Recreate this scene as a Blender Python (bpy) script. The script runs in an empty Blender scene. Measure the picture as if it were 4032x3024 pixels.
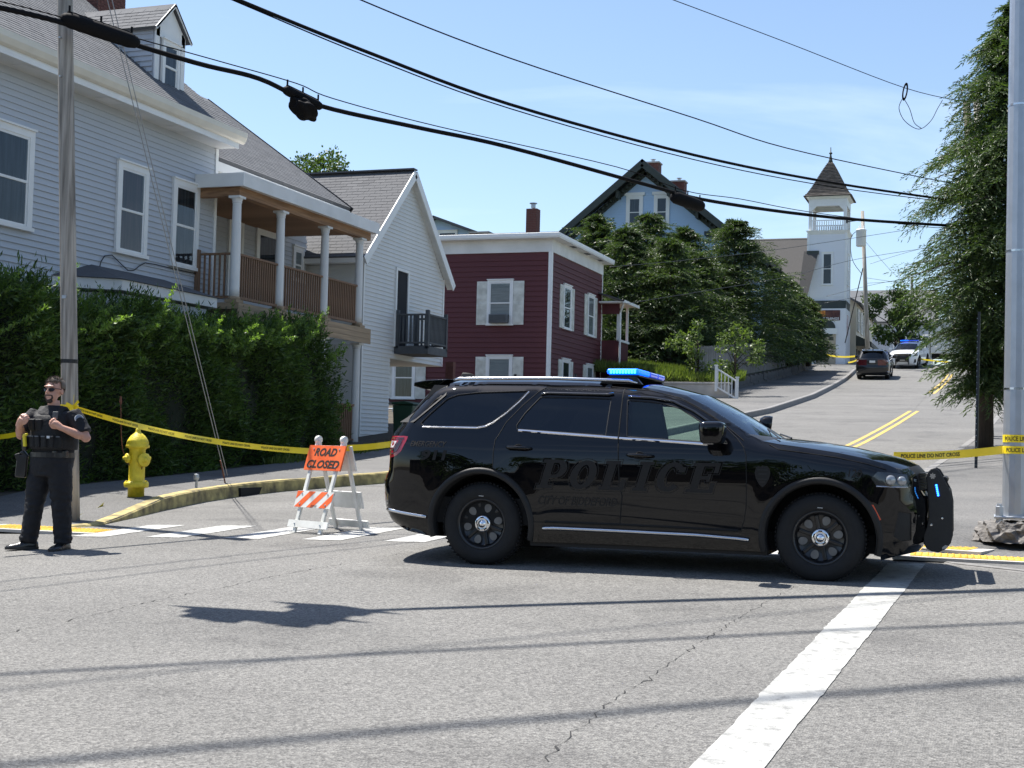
import bpy, bmesh, math, random
import numpy as np
from mathutils import Vector, Matrix
from mathutils.geometry import delaunay_2d_cdt
scn = bpy.context.scene
R = math.radians
# ------------------------------------------------------------------ camera
FPX, CX, CY = 5377.0, 2016.0, 1512.0          # focal length and centre in pixels of the 4032 x 3024 photograph
AZ, PITCH, ROLL, CAM_H = R(19.5), math.atan(238/5377), 0.025, 1.6
fwd0 = np.array([-math.sin(AZ), math.cos(AZ), 0]); rt0 = np.array([math.cos(AZ), math.sin(AZ), 0]); up0 = np.array([0, 0, 1.0])
fwd = fwd0*math.cos(PITCH)+up0*math.sin(PITCH); upv = up0*math.cos(PITCH)-fwd0*math.sin(PITCH)
cr, sr = math.cos(ROLL), math.sin(ROLL)
CAMP = np.array([0, 0, CAM_H])
cam = bpy.data.cameras.new('camera'); cam.sensor_width = 36; cam.lens = 36*FPX/4032; cam.clip_start = .05; cam.clip_end = 3000
camo = bpy.data.objects.new('camera', cam); scn.collection.objects.link(camo); scn.camera = camo
bx_, by_, bz_ = rt0*cr+upv*sr, upv*cr-rt0*sr, -fwd
camo.matrix_world = Matrix(((bx_[0], by_[0], bz_[0], 0), (bx_[1], by_[1], bz_[1], 0), (bx_[2], by_[2], bz_[2], CAM_H), (0, 0, 0, 1)))
# ------------------------------------------------------------------ sky, sun, exposure
SUN_EL, SUN_DIR = R(64), (-.944, .33)         # horizontal direction towards the sun
world = bpy.data.worlds.new('World'); scn.world = world; world.use_nodes = True
wn = world.node_tree.nodes; wl = world.node_tree.links
sky = wn.new('ShaderNodeTexSky'); sky.sky_type = 'NISHITA'; sky.sun_disc = False
sky.sun_elevation = SUN_EL; sky.sun_rotation = math.atan2(SUN_DIR[0], SUN_DIR[1])
sky.altitude = 20; sky.air_density = 1.0; sky.dust_density = .7; sky.ozone_density = 2.2
tc = wn.new('ShaderNodeTexCoord'); mp = wn.new('ShaderNodeMapping'); mp.inputs['Scale'].default_value = (1.2, 2.2, 7.0); mp.inputs['Rotation'].default_value = (.2, .35, .5)
nz = wn.new('ShaderNodeTexNoise'); nz.inputs['Scale'].default_value = 1.7; nz.inputs['Detail'].default_value = 7; nz.inputs['Roughness'].default_value = .55; nz.inputs['Distortion'].default_value = .6
rp = wn.new('ShaderNodeValToRGB'); rp.color_ramp.elements[0].position = .52; rp.color_ramp.elements[0].color = (0, 0, 0, 1); rp.color_ramp.elements[1].position = .86; rp.color_ramp.elements[1].color = (.3, .3, .3, 1)
mx = wn.new('ShaderNodeMix'); mx.data_type = 'RGBA'; mx.inputs[7].default_value = (9.0, 9.6, 10.4, 1)      # thin cirrus
wl.new(tc.outputs['Generated'], mp.inputs['Vector']); wl.new(mp.outputs[0], nz.inputs['Vector']); wl.new(nz.outputs[0], rp.inputs[0])
wl.new(rp.outputs[0], mx.inputs[0]); wl.new(sky.outputs[0], mx.inputs[6])
wl.new(mx.outputs[2], wn['Background'].inputs['Color']); wn['Background'].inputs['Strength'].default_value = .088
sun = bpy.data.lights.new('sun', 'SUN'); sun.energy = 4.6; sun.angle = R(.53); sun.color = (1, .955, .89)
suno = bpy.data.objects.new('sun', sun); scn.collection.objects.link(suno)
sdir = Vector((SUN_DIR[0]*math.cos(SUN_EL), SUN_DIR[1]*math.cos(SUN_EL), math.sin(SUN_EL)))
suno.rotation_euler = sdir.to_track_quat('Z', 'Y').to_euler(); suno.location = (-30, 10, 60)
scn.view_settings.view_transform = 'Standard'; scn.view_settings.look = 'None'; scn.view_settings.gamma = 1
scn.view_settings.exposure = 1.12; scn.view_settings.use_curve_mapping = False
scn.render.engine = 'CYCLES'
# ------------------------------------------------------------------ photo pixel -> place
def ray(n):
    x = (n[0]-CX)/FPX; y = (n[1]-CY)/FPX
    return fwd+rt0*(cr*x+sr*y)-upv*(-sr*x+cr*y)
_ys = np.linspace(-60, 160, 2201)
_sl = np.interp(_ys, [-60, -25, 0, 18, 40, 78, 86, 98, 104, 118, 160], [0.0, .02, .0428, .0428, .086, .09, .112, .112, .05, -.01, -.03])
_pz = np.concatenate([[0], np.cumsum((_sl[1:]+_sl[:-1])/2*np.diff(_ys))]); _pz -= np.interp(0, _ys, _pz)
def gz(X, Y):                                  # height of the road bed
    X = np.clip(X, -11, 6)
    return np.interp(Y, _ys, _pz)+(.004*X-.0018*np.maximum(0, -X-3)**2)*np.interp(Y, [0, 25, 45], [1, 1, .3])
def g(x, y): return float(gz(x, y))
_t = np.linspace(2, 170, 16801)
def ground(n, dz=0):
    p = CAMP+ray(n)*_t[:, None]; i = np.where(p[:, 2]-gz(p[:, 0], p[:, 1])-dz < 0)[0]
    return p[i[0]]
def D(x, y): return (x*4032/2212, y*4032/2212)
def onplane(n, p0, nn):
    r = ray(n); nn = np.asarray(nn, float); return CAMP+r*(((np.asarray(p0, float)-CAMP)@nn)/(r@nn))
# ------------------------------------------------------------------ object helpers
COL = scn.collection
rnd = random.Random(7)
class MB:
    """collects faces; build() links them as one mesh object"""
    def __init__(s, o=(0, 0, 0)): s.v = []; s.f = []; s.o = o
    def add(s, vs, fs):
        b = len(s.v); ox, oy, oz = s.o
        s.v += [(p[0]-ox, p[1]-oy, p[2]-oz) for p in vs]; s.f += [tuple(b+i for i in f) for f in fs]; return s
    def box(s, x0, x1, y0, y1, z0, z1):
        return s.add([(x0, y0, z0), (x1, y0, z0), (x1, y1, z0), (x0, y1, z0), (x0, y0, z1), (x1, y0, z1), (x1, y1, z1), (x0, y1, z1)],
                     [(0, 3, 2, 1), (4, 5, 6, 7), (0, 1, 5, 4), (1, 2, 6, 5), (2, 3, 7, 6), (3, 0, 4, 7)])
    def bar(s, a, b, w, h, up=(0, 0, 1)):        # box from a to b, section w x h
        a = Vector(a); b = Vector(b); d = (b-a).normalized(); u = Vector(up)
        x = d.cross(u)
        if x.length < 1e-4: x = d.cross(Vector((1, 0, 0)))
        x.normalize(); z = x.cross(d).normalized(); x = x*w/2; z = z*h/2
        return s.add([a-x-z, a+x-z, a+x+z, a-x+z, b-x-z, b+x-z, b+x+z, b-x+z], [(0, 1, 2, 3), (4, 7, 6, 5), (0, 4, 5, 1), (1, 5, 6, 2), (2, 6, 7, 3), (3, 7, 4, 0)])
    def tube(s, pts, r, n=8, cap=True):
        pts = [Vector(p) for p in pts]; rs = r if isinstance(r, (list, tuple)) else [r]*len(pts)
        V = []; F = []; ref = None
        for i, p in enumerate(pts):
            d = (pts[min(i+1, len(pts)-1)]-pts[max(i-1, 0)]).normalized()
            if ref is None: ref = Vector((0, 0, 1)) if abs(d.z) < .9 else Vector((1, 0, 0))
            x = d.cross(ref).normalized(); y = x.cross(d).normalized(); ref = y if abs(y.dot(d)) < .9 else ref
            for k in range(n):
                t = 2*math.pi*k/n; V.append(p+(x*math.cos(t)+y*math.sin(t))*rs[i])
        for i in range(len(pts)-1):
            for k in range(n): F.append((i*n+k, i*n+(k+1) % n, (i+1)*n+(k+1) % n, (i+1)*n+k))
        if cap: F.append(tuple(range(n-1, -1, -1))); F.append(tuple((len(pts)-1)*n+k for k in range(n)))
        return s.add(V, F)
    def lathe(s, prof, c=(0, 0, 0), axis=(0, 0, 1), n=16, cap=True):   # prof: (radius, height)
        ax = Vector(axis).normalized(); x = ax.cross(Vector((0, 0, 1)) if abs(ax.z) < .9 else Vector((1, 0, 0))).normalized(); y = ax.cross(x)
        V = []; F = []; c = Vector(c); m = len(prof)
        for r, h in prof:
            for k in range(n):
                t = 2*math.pi*k/n; V.append(c+ax*h+(x*math.cos(t)+y*math.sin(t))*r)
        for i in range(m-1):
            for k in range(n): F.append((i*n+k, i*n+(k+1) % n, (i+1)*n+(k+1) % n, (i+1)*n+k))
        if cap and prof[0][0] > 1e-4: F.append(tuple(range(n-1, -1, -1)))
        if cap and prof[-1][0] > 1e-4: F.append(tuple((m-1)*n+k for k in range(n)))
        return s.add(V, F)
    def prism(s, poly, fn, d):                    # poly 2D -> fn(a,b,depth): front depth 0, back depth d
        n = len(poly); V = [fn(a, b, 0) for a, b in poly]+[fn(a, b, d) for a, b in poly]
        return s.add(V, [tuple(range(n)), tuple(range(2*n-1, n-1, -1))]+[(i, n+i, n+(i+1) % n, (i+1) % n) for i in range(n)])
    def quad(s, a, b, c, d): return s.add([a, b, c, d], [(0, 1, 2, 3)])
    def build(s, name, mat, parent=None, smooth=False, bevel=0, angle=None):
        me = bpy.data.meshes.new(name); me.from_pydata(s.v, [], s.f)
        bm = bmesh.new(); bm.from_mesh(me)
        bmesh.ops.recalc_face_normals(bm, faces=bm.faces[:])
        bm.to_mesh(me); bm.free()
        return link(name, me, mat, parent, smooth, bevel)
def link(name, me, mat, parent=None, smooth=False, bevel=0):
    o = bpy.data.objects.new(name, me); COL.objects.link(o)
    if mat is not None: me.materials.append(mat)
    if smooth: me.polygons.foreach_set('use_smooth', [True]*len(me.polygons))
    if parent is not None: o.parent = parent
    if bevel:
        b = o.modifiers.new('bevel', 'BEVEL'); b.width = bevel; b.segments = 2; b.limit_method = 'ANGLE'; b.angle_limit = R(40)
        me.polygons.foreach_set('use_smooth', [True]*len(me.polygons)); 
        w = o.modifiers.new('normals', 'WEIGHTED_NORMAL')
    return o
def npmesh(name, V, F, mat, parent=None, smooth=False):     # big numpy mesh, all faces the same size
    me = bpy.data.meshes.new(name); k = F.shape[1]
    me.vertices.add(len(V)); me.vertices.foreach_set('co', np.ascontiguousarray(V, dtype=np.float32).ravel())
    me.loops.add(F.size); me.loops.foreach_set('vertex_index', np.ascontiguousarray(F, dtype=np.int32).ravel())
    me.polygons.add(len(F)); me.polygons.foreach_set('loop_start', np.arange(0, F.size, k, dtype=np.int32))
    me.update(calc_edges=True)
    return link(name, me, mat, parent, smooth)
def thing(name, label, cat, loc=(0, 0, 0), rz=0, group=None):
    o = bpy.data.objects.new(name, None); COL.objects.link(o); o.empty_display_size = .2
    o.location = loc; o.rotation_euler = (0, 0, rz); o['label'] = label; o['category'] = cat
    if group: o['group'] = group
    return o
def tag(o, label, cat, group=None):
    o['label'] = label; o['category'] = cat
    if group: o['group'] = group
    return o
def struct(o): o['kind'] = 'structure'; return o
def stuff(o): o['kind'] = 'stuff'; return o
def children(o): return [c for c in bpy.data.objects if c.parent == o]
def copy_tree(o, parent=None, swap=None):
    c = o.copy(); COL.objects.link(c); c.parent = parent
    if swap and o.type == 'MESH':
        for sl in c.material_slots:
            if sl.material and sl.material.name in swap:
                mt = swap[sl.material.name]; sl.link = 'OBJECT'; sl.material = mt
    for ch in children(o): copy_tree(ch, c, swap)
    return c
_share = {}
def piece(name, dims, loc, mat, parent, rot=None, key=None):     # unit-box pieces share mesh data by size and material
    key = (name, tuple(round(d, 4) for d in dims), mat.name) if key is None else key
    if key not in _share:
        a, b, c = dims; m = MB().box(-a/2, a/2, -b/2, b/2, -c/2, c/2)
        me = bpy.data.meshes.new(name); me.from_pydata(m.v, [], m.f); me.materials.append(mat); _share[key] = me
    o = bpy.data.objects.new(name, _share[key]); COL.objects.link(o); o.location = loc; o.parent = parent
    if rot is not None: o.rotation_euler = rot
    return o
# ------------------------------------------------------------------ materials
MATS = {}
def M(name, col, rough=.6, var=.12, scale=4, bump=0, bscale=60, metal=0, coat=0, spec=.5, stretch=(1, 1, 1), col2=None, em=0, emc=None, detail=5, crough=.05):
    m = bpy.data.materials.new(name); m.use_nodes = True; nt = m.node_tree; b = nt.nodes['Principled BSDF']; L = nt.links.new
    b.inputs['Roughness'].default_value = rough; b.inputs['Metallic'].default_value = metal
    b.inputs['Coat Weight'].default_value = coat; b.inputs['Coat Roughness'].default_value = crough; b.inputs['Specular IOR Level'].default_value = spec
    tcn = nt.nodes.new('ShaderNodeTexCoord'); mpn = nt.nodes.new('ShaderNodeMapping'); mpn.inputs['Scale'].default_value = stretch; L(tcn.outputs['Object'], mpn.inputs[0])
    if var or col2:
        n = nt.nodes.new('ShaderNodeTexNoise'); n.inputs['Scale'].default_value = scale; n.inputs['Detail'].default_value = detail; L(mpn.outputs[0], n.inputs['Vector'])
        rp = nt.nodes.new('ShaderNodeValToRGB'); e = rp.color_ramp.elements
        e[0].position = .3; e[1].position = .7
        a = tuple(c*(1-var) for c in col); c2 = tuple(min(1, c*(1+var)) for c in (col2 or col))
        e[0].color = (*a, 1); e[1].color = (*c2, 1); L(n.outputs[0], rp.inputs[0]); L(rp.outputs[0], b.inputs['Base Color'])
    else: b.inputs['Base Color'].default_value = (*col, 1)
    if bump:
        n2 = nt.nodes.new('ShaderNodeTexNoise'); n2.inputs['Scale'].default_value = bscale; n2.inputs['Detail'].default_value = 4; L(mpn.outputs[0], n2.inputs['Vector'])
        bp = nt.nodes.new('ShaderNodeBump'); bp.inputs['Strength'].default_value = bump; bp.inputs['Distance'].default_value = .02; L(n2.outputs[0], bp.inputs['Height']); L(bp.outputs[0], b.inputs['Normal'])
    if em: b.inputs['Emission Color'].default_value = (*(emc or col), 1); b.inputs['Emission Strength'].default_value = em
    MATS[name] = m; return m
def glassmat(name, tint, trans, rough=.02):      # thin pane: tinted see-through plus mirror reflection
    m = bpy.data.materials.new(name); m.use_nodes = True; nt = m.node_tree; L = nt.links.new
    for n in list(nt.nodes): nt.nodes.remove(n)
    out = nt.nodes.new('ShaderNodeOutputMaterial'); tr = nt.nodes.new('ShaderNodeBsdfTransparent'); tr.inputs[0].default_value = (*[t*trans for t in tint], 1)
    gl = nt.nodes.new('ShaderNodeBsdfGlossy'); gl.inputs['Roughness'].default_value = rough; gl.inputs[0].default_value = (.9, .95, 1, 1)
    lw_ = nt.nodes.new('ShaderNodeLayerWeight'); lw_.inputs[0].default_value = .5; pw = nt.nodes.new('ShaderNodeMath'); pw.operation = 'POWER'; pw.inputs[1].default_value = 4.5; L(lw_.outputs['Facing'], pw.inputs[0])
    fr = nt.nodes.new('ShaderNodeMath'); fr.operation = 'MULTIPLY_ADD'; fr.inputs[1].default_value = .94; fr.inputs[2].default_value = .05; L(pw.outputs[0], fr.inputs[0]); mxs = nt.nodes.new('ShaderNodeMixShader')
    L(fr.outputs[0], mxs.inputs[0]); L(tr.outputs[0], mxs.inputs[1]); L(gl.outputs[0], mxs.inputs[2]); L(mxs.outputs[0], out.inputs[0]); MATS[name] = m; return m
def leafmat(name, dark, light, trans=.25, rough=.45):
    m = bpy.data.materials.new(name); m.use_nodes = True; nt = m.node_tree; L = nt.links.new; b = nt.nodes['Principled BSDF']; out = nt.nodes['Material Output']
    ge = nt.nodes.new('ShaderNodeNewGeometry'); tcn = nt.nodes.new('ShaderNodeTexCoord'); n = nt.nodes.new('ShaderNodeTexNoise'); n.inputs['Scale'].default_value = 1.6; n.inputs['Detail'].default_value = 3; L(tcn.outputs['Object'], n.inputs['Vector'])
    ad = nt.nodes.new('ShaderNodeMath'); ad.operation = 'MULTIPLY_ADD'; ad.inputs[1].default_value = .55; L(ge.outputs['Random Per Island'], ad.inputs[0])
    sb = nt.nodes.new('ShaderNodeMath'); sb.operation = 'SUBTRACT'; sb.inputs[1].default_value = .28; L(n.outputs[0], sb.inputs[0]); L(sb.outputs[0], ad.inputs[2])
    rp = nt.nodes.new('ShaderNodeValToRGB'); e = rp.color_ramp.elements; e[0].color = (*dark, 1); e[1].color = (*light, 1); e[0].position = .1; e[1].position = .85; L(ad.outputs[0], rp.inputs[0])
    L(rp.outputs[0], b.inputs['Base Color']); b.inputs['Roughness'].default_value = rough; b.inputs['Specular IOR Level'].default_value = .35
    tl = nt.nodes.new('ShaderNodeBsdfTranslucent'); mul = nt.nodes.new('ShaderNodeMix'); mul.data_type = 'RGBA'; mul.blend_type = 'MULTIPLY'; mul.inputs[0].default_value = 1; mul.inputs[7].default_value = (1.3, 1.5, .5, 1); L(rp.outputs[0], mul.inputs[6]); L(mul.outputs[2], tl.inputs[0])
    ms = nt.nodes.new('ShaderNodeMixShader'); ms.inputs[0].default_value = trans; L(b.outputs[0], ms.inputs[1]); L(tl.outputs[0], ms.inputs[2]); L(ms.outputs[0], out.inputs[0]); MATS[name] = m; return m
def asphalt(name, lo, hi, speck=.35, scale=1.0):
    m = bpy.data.materials.new(name); m.use_nodes = True; nt = m.node_tree; L = nt.links.new; b = nt.nodes['Principled BSDF']; N = nt.nodes.new
    tcn = N('ShaderNodeTexCoord')
    big = N('ShaderNodeTexNoise'); big.inputs['Scale'].default_value = .35; big.inputs['Detail'].default_value = 6; big.inputs['Roughness'].default_value = .6
    mpb = N('ShaderNodeMapping'); mpb.inputs['Scale'].default_value = (.5, 1.6, 1); L(tcn.outputs['Object'], mpb.inputs[0]); L(mpb.outputs[0], big.inputs['Vector'])
    vor = N('ShaderNodeTexVoronoi'); vor.inputs['Scale'].default_value = 85*scale; L(tcn.outputs['Object'], vor.inputs['Vector'])
    fine = N('ShaderNodeTexNoise'); fine.inputs['Scale'].default_value = 38*scale; fine.inputs['Detail'].default_value = 8; fine.inputs['Roughness'].default_value = .75; L(tcn.outputs['Object'], fine.inputs['Vector'])
    rp = N('ShaderNodeValToRGB'); e = rp.color_ramp.elements; e[0].position = .32; e[1].position = .7; e[0].color = (*lo, 1); e[1].color = (*hi, 1); L(big.outputs[0], rp.inputs[0])
    r2 = N('ShaderNodeValToRGB'); e = r2.color_ramp.elements; e[0].position = .0; e[0].color = (1-speck, 1-speck, 1-speck, 1); e[1].position = .9; e[1].color = (1+speck, 1+speck, 1+speck*.95, 1)
    sep = N('ShaderNodeSeparateColor'); L(vor.outputs['Color'], sep.inputs[0]); L(sep.outputs[0], r2.inputs[0])
    mu = N('ShaderNodeMix'); mu.data_type = 'RGBA'; mu.blend_type = 'MULTIPLY'; mu.inputs[0].default_value = 1; L(rp.outputs[0], mu.inputs[6]); L(r2.outputs[0], mu.inputs[7])
    r3 = N('ShaderNodeValToRGB'); e = r3.color_ramp.elements; e[0].position = .3; e[0].color = (.68, .68, .69, 1); e[1].position = .7; e[1].color = (1.32, 1.31, 1.28, 1); L(fine.outputs[0], r3.inputs[0])
    m2 = N('ShaderNodeMix'); m2.data_type = 'RGBA'; m2.blend_type = 'MULTIPLY'; m2.inputs[0].default_value = 1; L(mu.outputs[2], m2.inputs[6]); L(r3.outputs[0], m2.inputs[7])
    st = N('ShaderNodeTexNoise'); st.inputs['Scale'].default_value = .9; st.inputs['Detail'].default_value = 9; st.inputs['Roughness'].default_value = .62; L(tcn.outputs['Object'], st.inputs['Vector'])
    r4 = N('ShaderNodeValToRGB'); e = r4.color_ramp.elements; e[0].position = .36; e[0].color = (.74, .74, .75, 1); e[1].position = .47; e[1].color = (1, 1, 1, 1); L(st.outputs[0], r4.inputs[0])
    m3 = N('ShaderNodeMix'); m3.data_type = 'RGBA'; m3.blend_type = 'MULTIPLY'; m3.inputs[0].default_value = .8; L(m2.outputs[2], m3.inputs[6]); L(r4.outputs[0], m3.inputs[7])
    L(m3.outputs[2], b.inputs['Base Color']); b.inputs['Roughness'].default_value = .82; b.inputs['Specular IOR Level'].default_value = .35
    bp = N('ShaderNodeBump'); bp.inputs['Strength'].default_value = .55; bp.inputs['Distance'].default_value = .012; L(vor.outputs['Distance'], bp.inputs['Height']); L(bp.outputs[0], b.inputs['Normal'])
    MATS[name] = m; return m
def shinglemat(name, c1, c2, mortar, sw=.3, sh=.14):
    m = bpy.data.materials.new(name); m.use_nodes = True; nt = m.node_tree; L = nt.links.new; b = nt.nodes['Principled BSDF']; N = nt.nodes.new
    uv = N('ShaderNodeUVMap'); br = N('ShaderNodeTexBrick'); br.inputs['Scale'].default_value = 1; br.inputs['Brick Width'].default_value = sw; br.inputs['Row Height'].default_value = sh; br.inputs['Mortar Size'].default_value = .012
    br.inputs['Color1'].default_value = (*c1, 1); br.inputs['Color2'].default_value = (*c2, 1); br.inputs['Mortar'].default_value = (*mortar, 1); L(uv.outputs[0], br.inputs['Vector'])
    L(br.outputs[0], b.inputs['Base Color']); b.inputs['Roughness'].default_value = .9; MATS[name] = m; return m
asph = asphalt('asphalt_road', (.122, .120, .116), (.163, .160, .154), .42)
asph2 = asphalt('asphalt_walk', (.10, .10, .10), (.155, .152, .148), .3)
soil = M('soil', (.06, .05, .035), .95, .3, 2, .6, 30)
grassy = M('lawn', (.05, .075, .02), .95, .35, 1.5, .6, 40)
def wornpaint(name, a, b, base, lo=.47, hi=.60):            # paint with chips and scuffs that show the asphalt
    m = M(name, a, .75, .05, 3, .3, 120, col2=b); nt = m.node_tree; L = nt.links.new; bs = nt.nodes['Principled BSDF']; old = bs.inputs['Base Color'].links[0].from_socket
    tcn = nt.nodes.new('ShaderNodeTexCoord'); n1 = nt.nodes.new('ShaderNodeTexNoise'); n1.inputs['Scale'].default_value = 9; n1.inputs['Detail'].default_value = 12; n1.inputs['Roughness'].default_value = .72; L(tcn.outputs['Object'], n1.inputs['Vector'])
    rp = nt.nodes.new('ShaderNodeValToRGB'); e = rp.color_ramp.elements; e[0].position = lo; e[1].position = hi; e[0].color = (0, 0, 0, 1); e[1].color = (.85, .85, .85, 1); L(n1.outputs[0], rp.inputs[0])
    mx = nt.nodes.new('ShaderNodeMix'); mx.data_type = 'RGBA'; mx.inputs[7].default_value = (*base, 1); L(rp.outputs[0], mx.inputs[0]); L(old, mx.inputs[6]); L(mx.outputs[2], bs.inputs['Base Color']); return m
roadwhite = wornpaint('road_paint_white', (.42, .42, .40), (.50, .50, .48), (.19, .19, .18))
linewhite = wornpaint('stop_line_paint', (.33, .33, .312), (.39, .39, .37), (.17, .17, .165), .51, .64)
roadyellow = wornpaint('road_paint_yellow', (.55, .36, .05), (.64, .43, .07), (.17, .165, .15))
tar = M('tar', (.012, .012, .012), .8, .2, 8)
granite = M('granite', (.19, .185, .18), .85, .2, 12, .3, 60)
kyellow = M('kerb_yellow', (.17, .14, .085), .9, .3, 5, .5, 40, col2=(.43, .35, .14))
concrete = M('concrete', (.42, .40, .37), .9, .12, 3, .3, 50)
def textmesh(txt, size, shear=0, bold=0, sx=1.0):
    cu = bpy.data.curves.new('t', 'FONT'); cu.body = txt; cu.size = size; cu.shear = shear; cu.offset = bold; cu.align_x = 'LEFT'; cu.resolution_u = 3
    ob = bpy.data.objects.new('t', cu); COL.objects.link(ob); dg = bpy.context.evaluated_depsgraph_get(); dg.update()
    me = bpy.data.meshes.new_from_object(ob.evaluated_get(dg)); V = [(v.co.x*sx, v.co.y) for v in me.vertices]; F = [tuple(p.vertices) for p in me.polygons]
    bpy.data.objects.remove(ob); bpy.data.curves.remove(cu); bpy.data.meshes.remove(me)
    return V, F
def fit(V, w, h):
    a = np.array(V); a -= a.min(0); mxx = a.max(0); a[:, 0] *= w/mxx[0]; a[:, 1] *= h/mxx[1]; return [tuple(p) for p in a]
# ------------------------------------------------------------------ the ground
def sheet(name, xs, ys, dz, mat, zf=None):
    XX, YY = np.meshgrid(xs, ys, indexing='ij'); ZZ = gz(XX, YY)+dz
    if zf is not None: ZZ = zf(XX, YY, ZZ)
    V = np.stack([XX, YY, ZZ], -1).reshape(-1, 3); nx, ny = len(xs), len(ys)
    i = (np.arange(nx-1)[:, None]*ny+np.arange(ny-1)[None]).ravel()
    return npmesh(name, V, np.stack([i, i+ny, i+ny+1, i+1], 1), mat)
xs = np.concatenate([np.linspace(-1200, -100, 12), np.linspace(-90, 60, 76), np.linspace(70, 1200, 12)])
ys = np.concatenate([np.linspace(-1200, -70, 12), np.linspace(-60, 130, 96), np.linspace(140, 1500, 14)])
struct(sheet('ground', xs, ys, -.06, soil))
road = struct(sheet('road', np.concatenate([np.linspace(-90, -14, 20), np.linspace(-13, 6, 39), np.linspace(8, 70, 16)]), np.linspace(-40, 124, 329), 0, asph))
def rsheet(name, poly, mat, dz=.004, parent=None, n=1):        # thin painted quad strip on the road: list of (left, right) point pairs
    V = []; F = []
    for a, b in poly:
        V += [(a[0], a[1], g(a[0], a[1])+dz), (b[0], b[1], g(b[0], b[1])+dz)]
    for i in range(len(poly)-1): F.append((2*i, 2*i+1, 2*i+3, 2*i+2))
    return MB().add(V, F).build(name, mat, parent)
def lerp2(a, b, t): return (a[0]+(b[0]-a[0])*t, a[1]+(b[1]-a[1])*t)
for k in range(9):                                             # crosswalk
    x0 = -9.88+.935*k; y0 = 13.0+.1*(x0+9.88)
    if x0 > -3.9: y0 = 13.56
    rsheet('crosswalk_stripe', [(lerp2((x0, y0), (x0+.11, y0+1.45), t), lerp2((x0+.45, y0+.03), (x0+.56, y0+1.48), t)) for t in (0, .5, 1)], roadwhite, .005, road)
pr = []
for t in np.linspace(0, 1, 220):
    y = -4+t*17.35; j = rnd.gauss(0, .0035)+.003*math.sin(y*3.1)
    pr.append(((-1.21+(y-5.81)*.0362+j, y), (-.91+(y-5.81)*.041-j*.6, y+.12)))
rsheet('stop_line', pr, linewhite, .005, road)
cl = [(-4.0, 26), (-3.34, 35.4), (-2.98, 44), (-2.75, 51.4), (-2.72, 58), (-2.78, 65.4), (-2.66, 76), (-2.63, 87), (-2.6, 100)]
def cx(y): return float(np.interp(y, [c[1] for c in cl], [c[0] for c in cl]))
for y0, y1 in ((27, 51.4), (65.4, 88.5)):
    for o in (-.13, .13):
        rsheet('center_line', [((cx(y)+o-.06, y), (cx(y)+o+.06, y)) for y in np.linspace(y0, y1, 24)], roadyellow, .005, road)
def crack(pix, w, name='road_crack'):
    P = [ground(D(*p)) for p in pix]; out = []
    for i in range(len(P)-1):
        n = max(2, int(np.linalg.norm(P[i+1]-P[i])/.06))
        for k in range(n):
            q = P[i]+(P[i+1]-P[i])*k/n; out.append((q[0]+rnd.gauss(0, .012), q[1]+rnd.gauss(0, .012)))
    ww = [w*rnd.choice((.35, .6, 1, 1.3)) for _ in out]
    rsheet(name, [((p[0], p[1]-a/2), (p[0]+.003, p[1]+a/2)) for p, a in zip(out, ww)], tar, .003, road)
zz = lambda x, y: (x*.3968, 1097.2+y*.3968)
crack([zz(-60, 700), zz(0, 690), zz(350, 620), zz(850, 505), zz(1230, 430), zz(1500, 370), zz(2212, 245)], .022)
z7 = lambda x, y: (1316.7+x*.40477, 1152+y*.40477)
crack([z7(1000, 280), z7(720, 430), z7(520, 560), z7(400, 640), z7(200, 780), z7(0, 905), (1230, 1590), (1165, 1655)], .02)
crack([(1640, 1590), (1625, 1625), (1600, 1659)], .016); crack([(1612, 1545), (1640, 1590)], .012)
crack([(2050, 803), (2010, 843), (1975, 885)], .03, 'road_seam')
# kerbs and pavements: one path per side, from the corner up the hill
LK = [(-60, 12.2), (-30, 12.5), (-18, 12.7), (-13.5, 12.75), (-11.6, 13.0), (-10.75, 13.6), (-10.42, 14.3), (-10.7, 15.4), (-11.05, 16.6), (-11.3, 18), (-11.38, 19.3), (-11.25, 20.4), (-10.9, 21.4), (-10.4, 22.4), (-9.9, 25), (-9.5, 30), (-8.6, 39), (-7.55, 49), (-7.4, 60), (-7.7, 70), (-8.1, 80), (-8.5, 90), (-8.7, 105), (-8.7, 122)]
RK = [(60, 12.4), (30, 12.6), (10, 12.8), (3, 12.95), (1.2, 13.0), (0.3, 13.15), (-.35, 13.5), (-.8, 14.1), (-1.1, 15.2), (-1.3, 18), (-1.3, 25.2), (-.86, 32.3), (-.2, 42), (.3, 52), (.6, 66), (.8, 90), (.9, 122)]
def dense(path, step=.6):
    out = [path[0]]
    for a, b in zip(path, path[1:]):
        n = max(1, int(math.dist(a, b)/step))
        out += [lerp2(a, b, (k+1)/n) for k in range(n)]
    return out
def khl(p): return .19*float(np.clip((p[1]-14.2)/2.6, .1, 1)) if p[0] > -25 else .19     # kerb drops at the ramp
def khr(p): return .14*float(np.clip((p[1]-14.0)/1.6, .1, 1)) if p[0] < 6 else .14
def pave(name, kerb, back, kh, mat, inset):
    V = []; F = []; n = len(kerb)
    for k, b in zip(kerb, back):
        h = kh(k)
        for t in (0, .25, .5, .75, 1):
            q = lerp2(k, b, t); V.append((q[0], q[1], g(*q)+h+.01*t))
    for i in range(n-1):
        for j in range(4): F.append((i*5+j, i*5+j+1, i*5+j+6, i*5+j+5))
    return struct(MB().add(V, F).build(name, mat))
lk = dense(LK, 1.0); rk = dense(RK, 1.0)
lback = [(min(p[0]-1.9, -13.45) if p[1] > 14.5 else min(p[0], -13.45), max(p[1], 15.6)) for p in lk]
pave('pavement_left', lk, lback, khl, asph2, 0)
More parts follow.
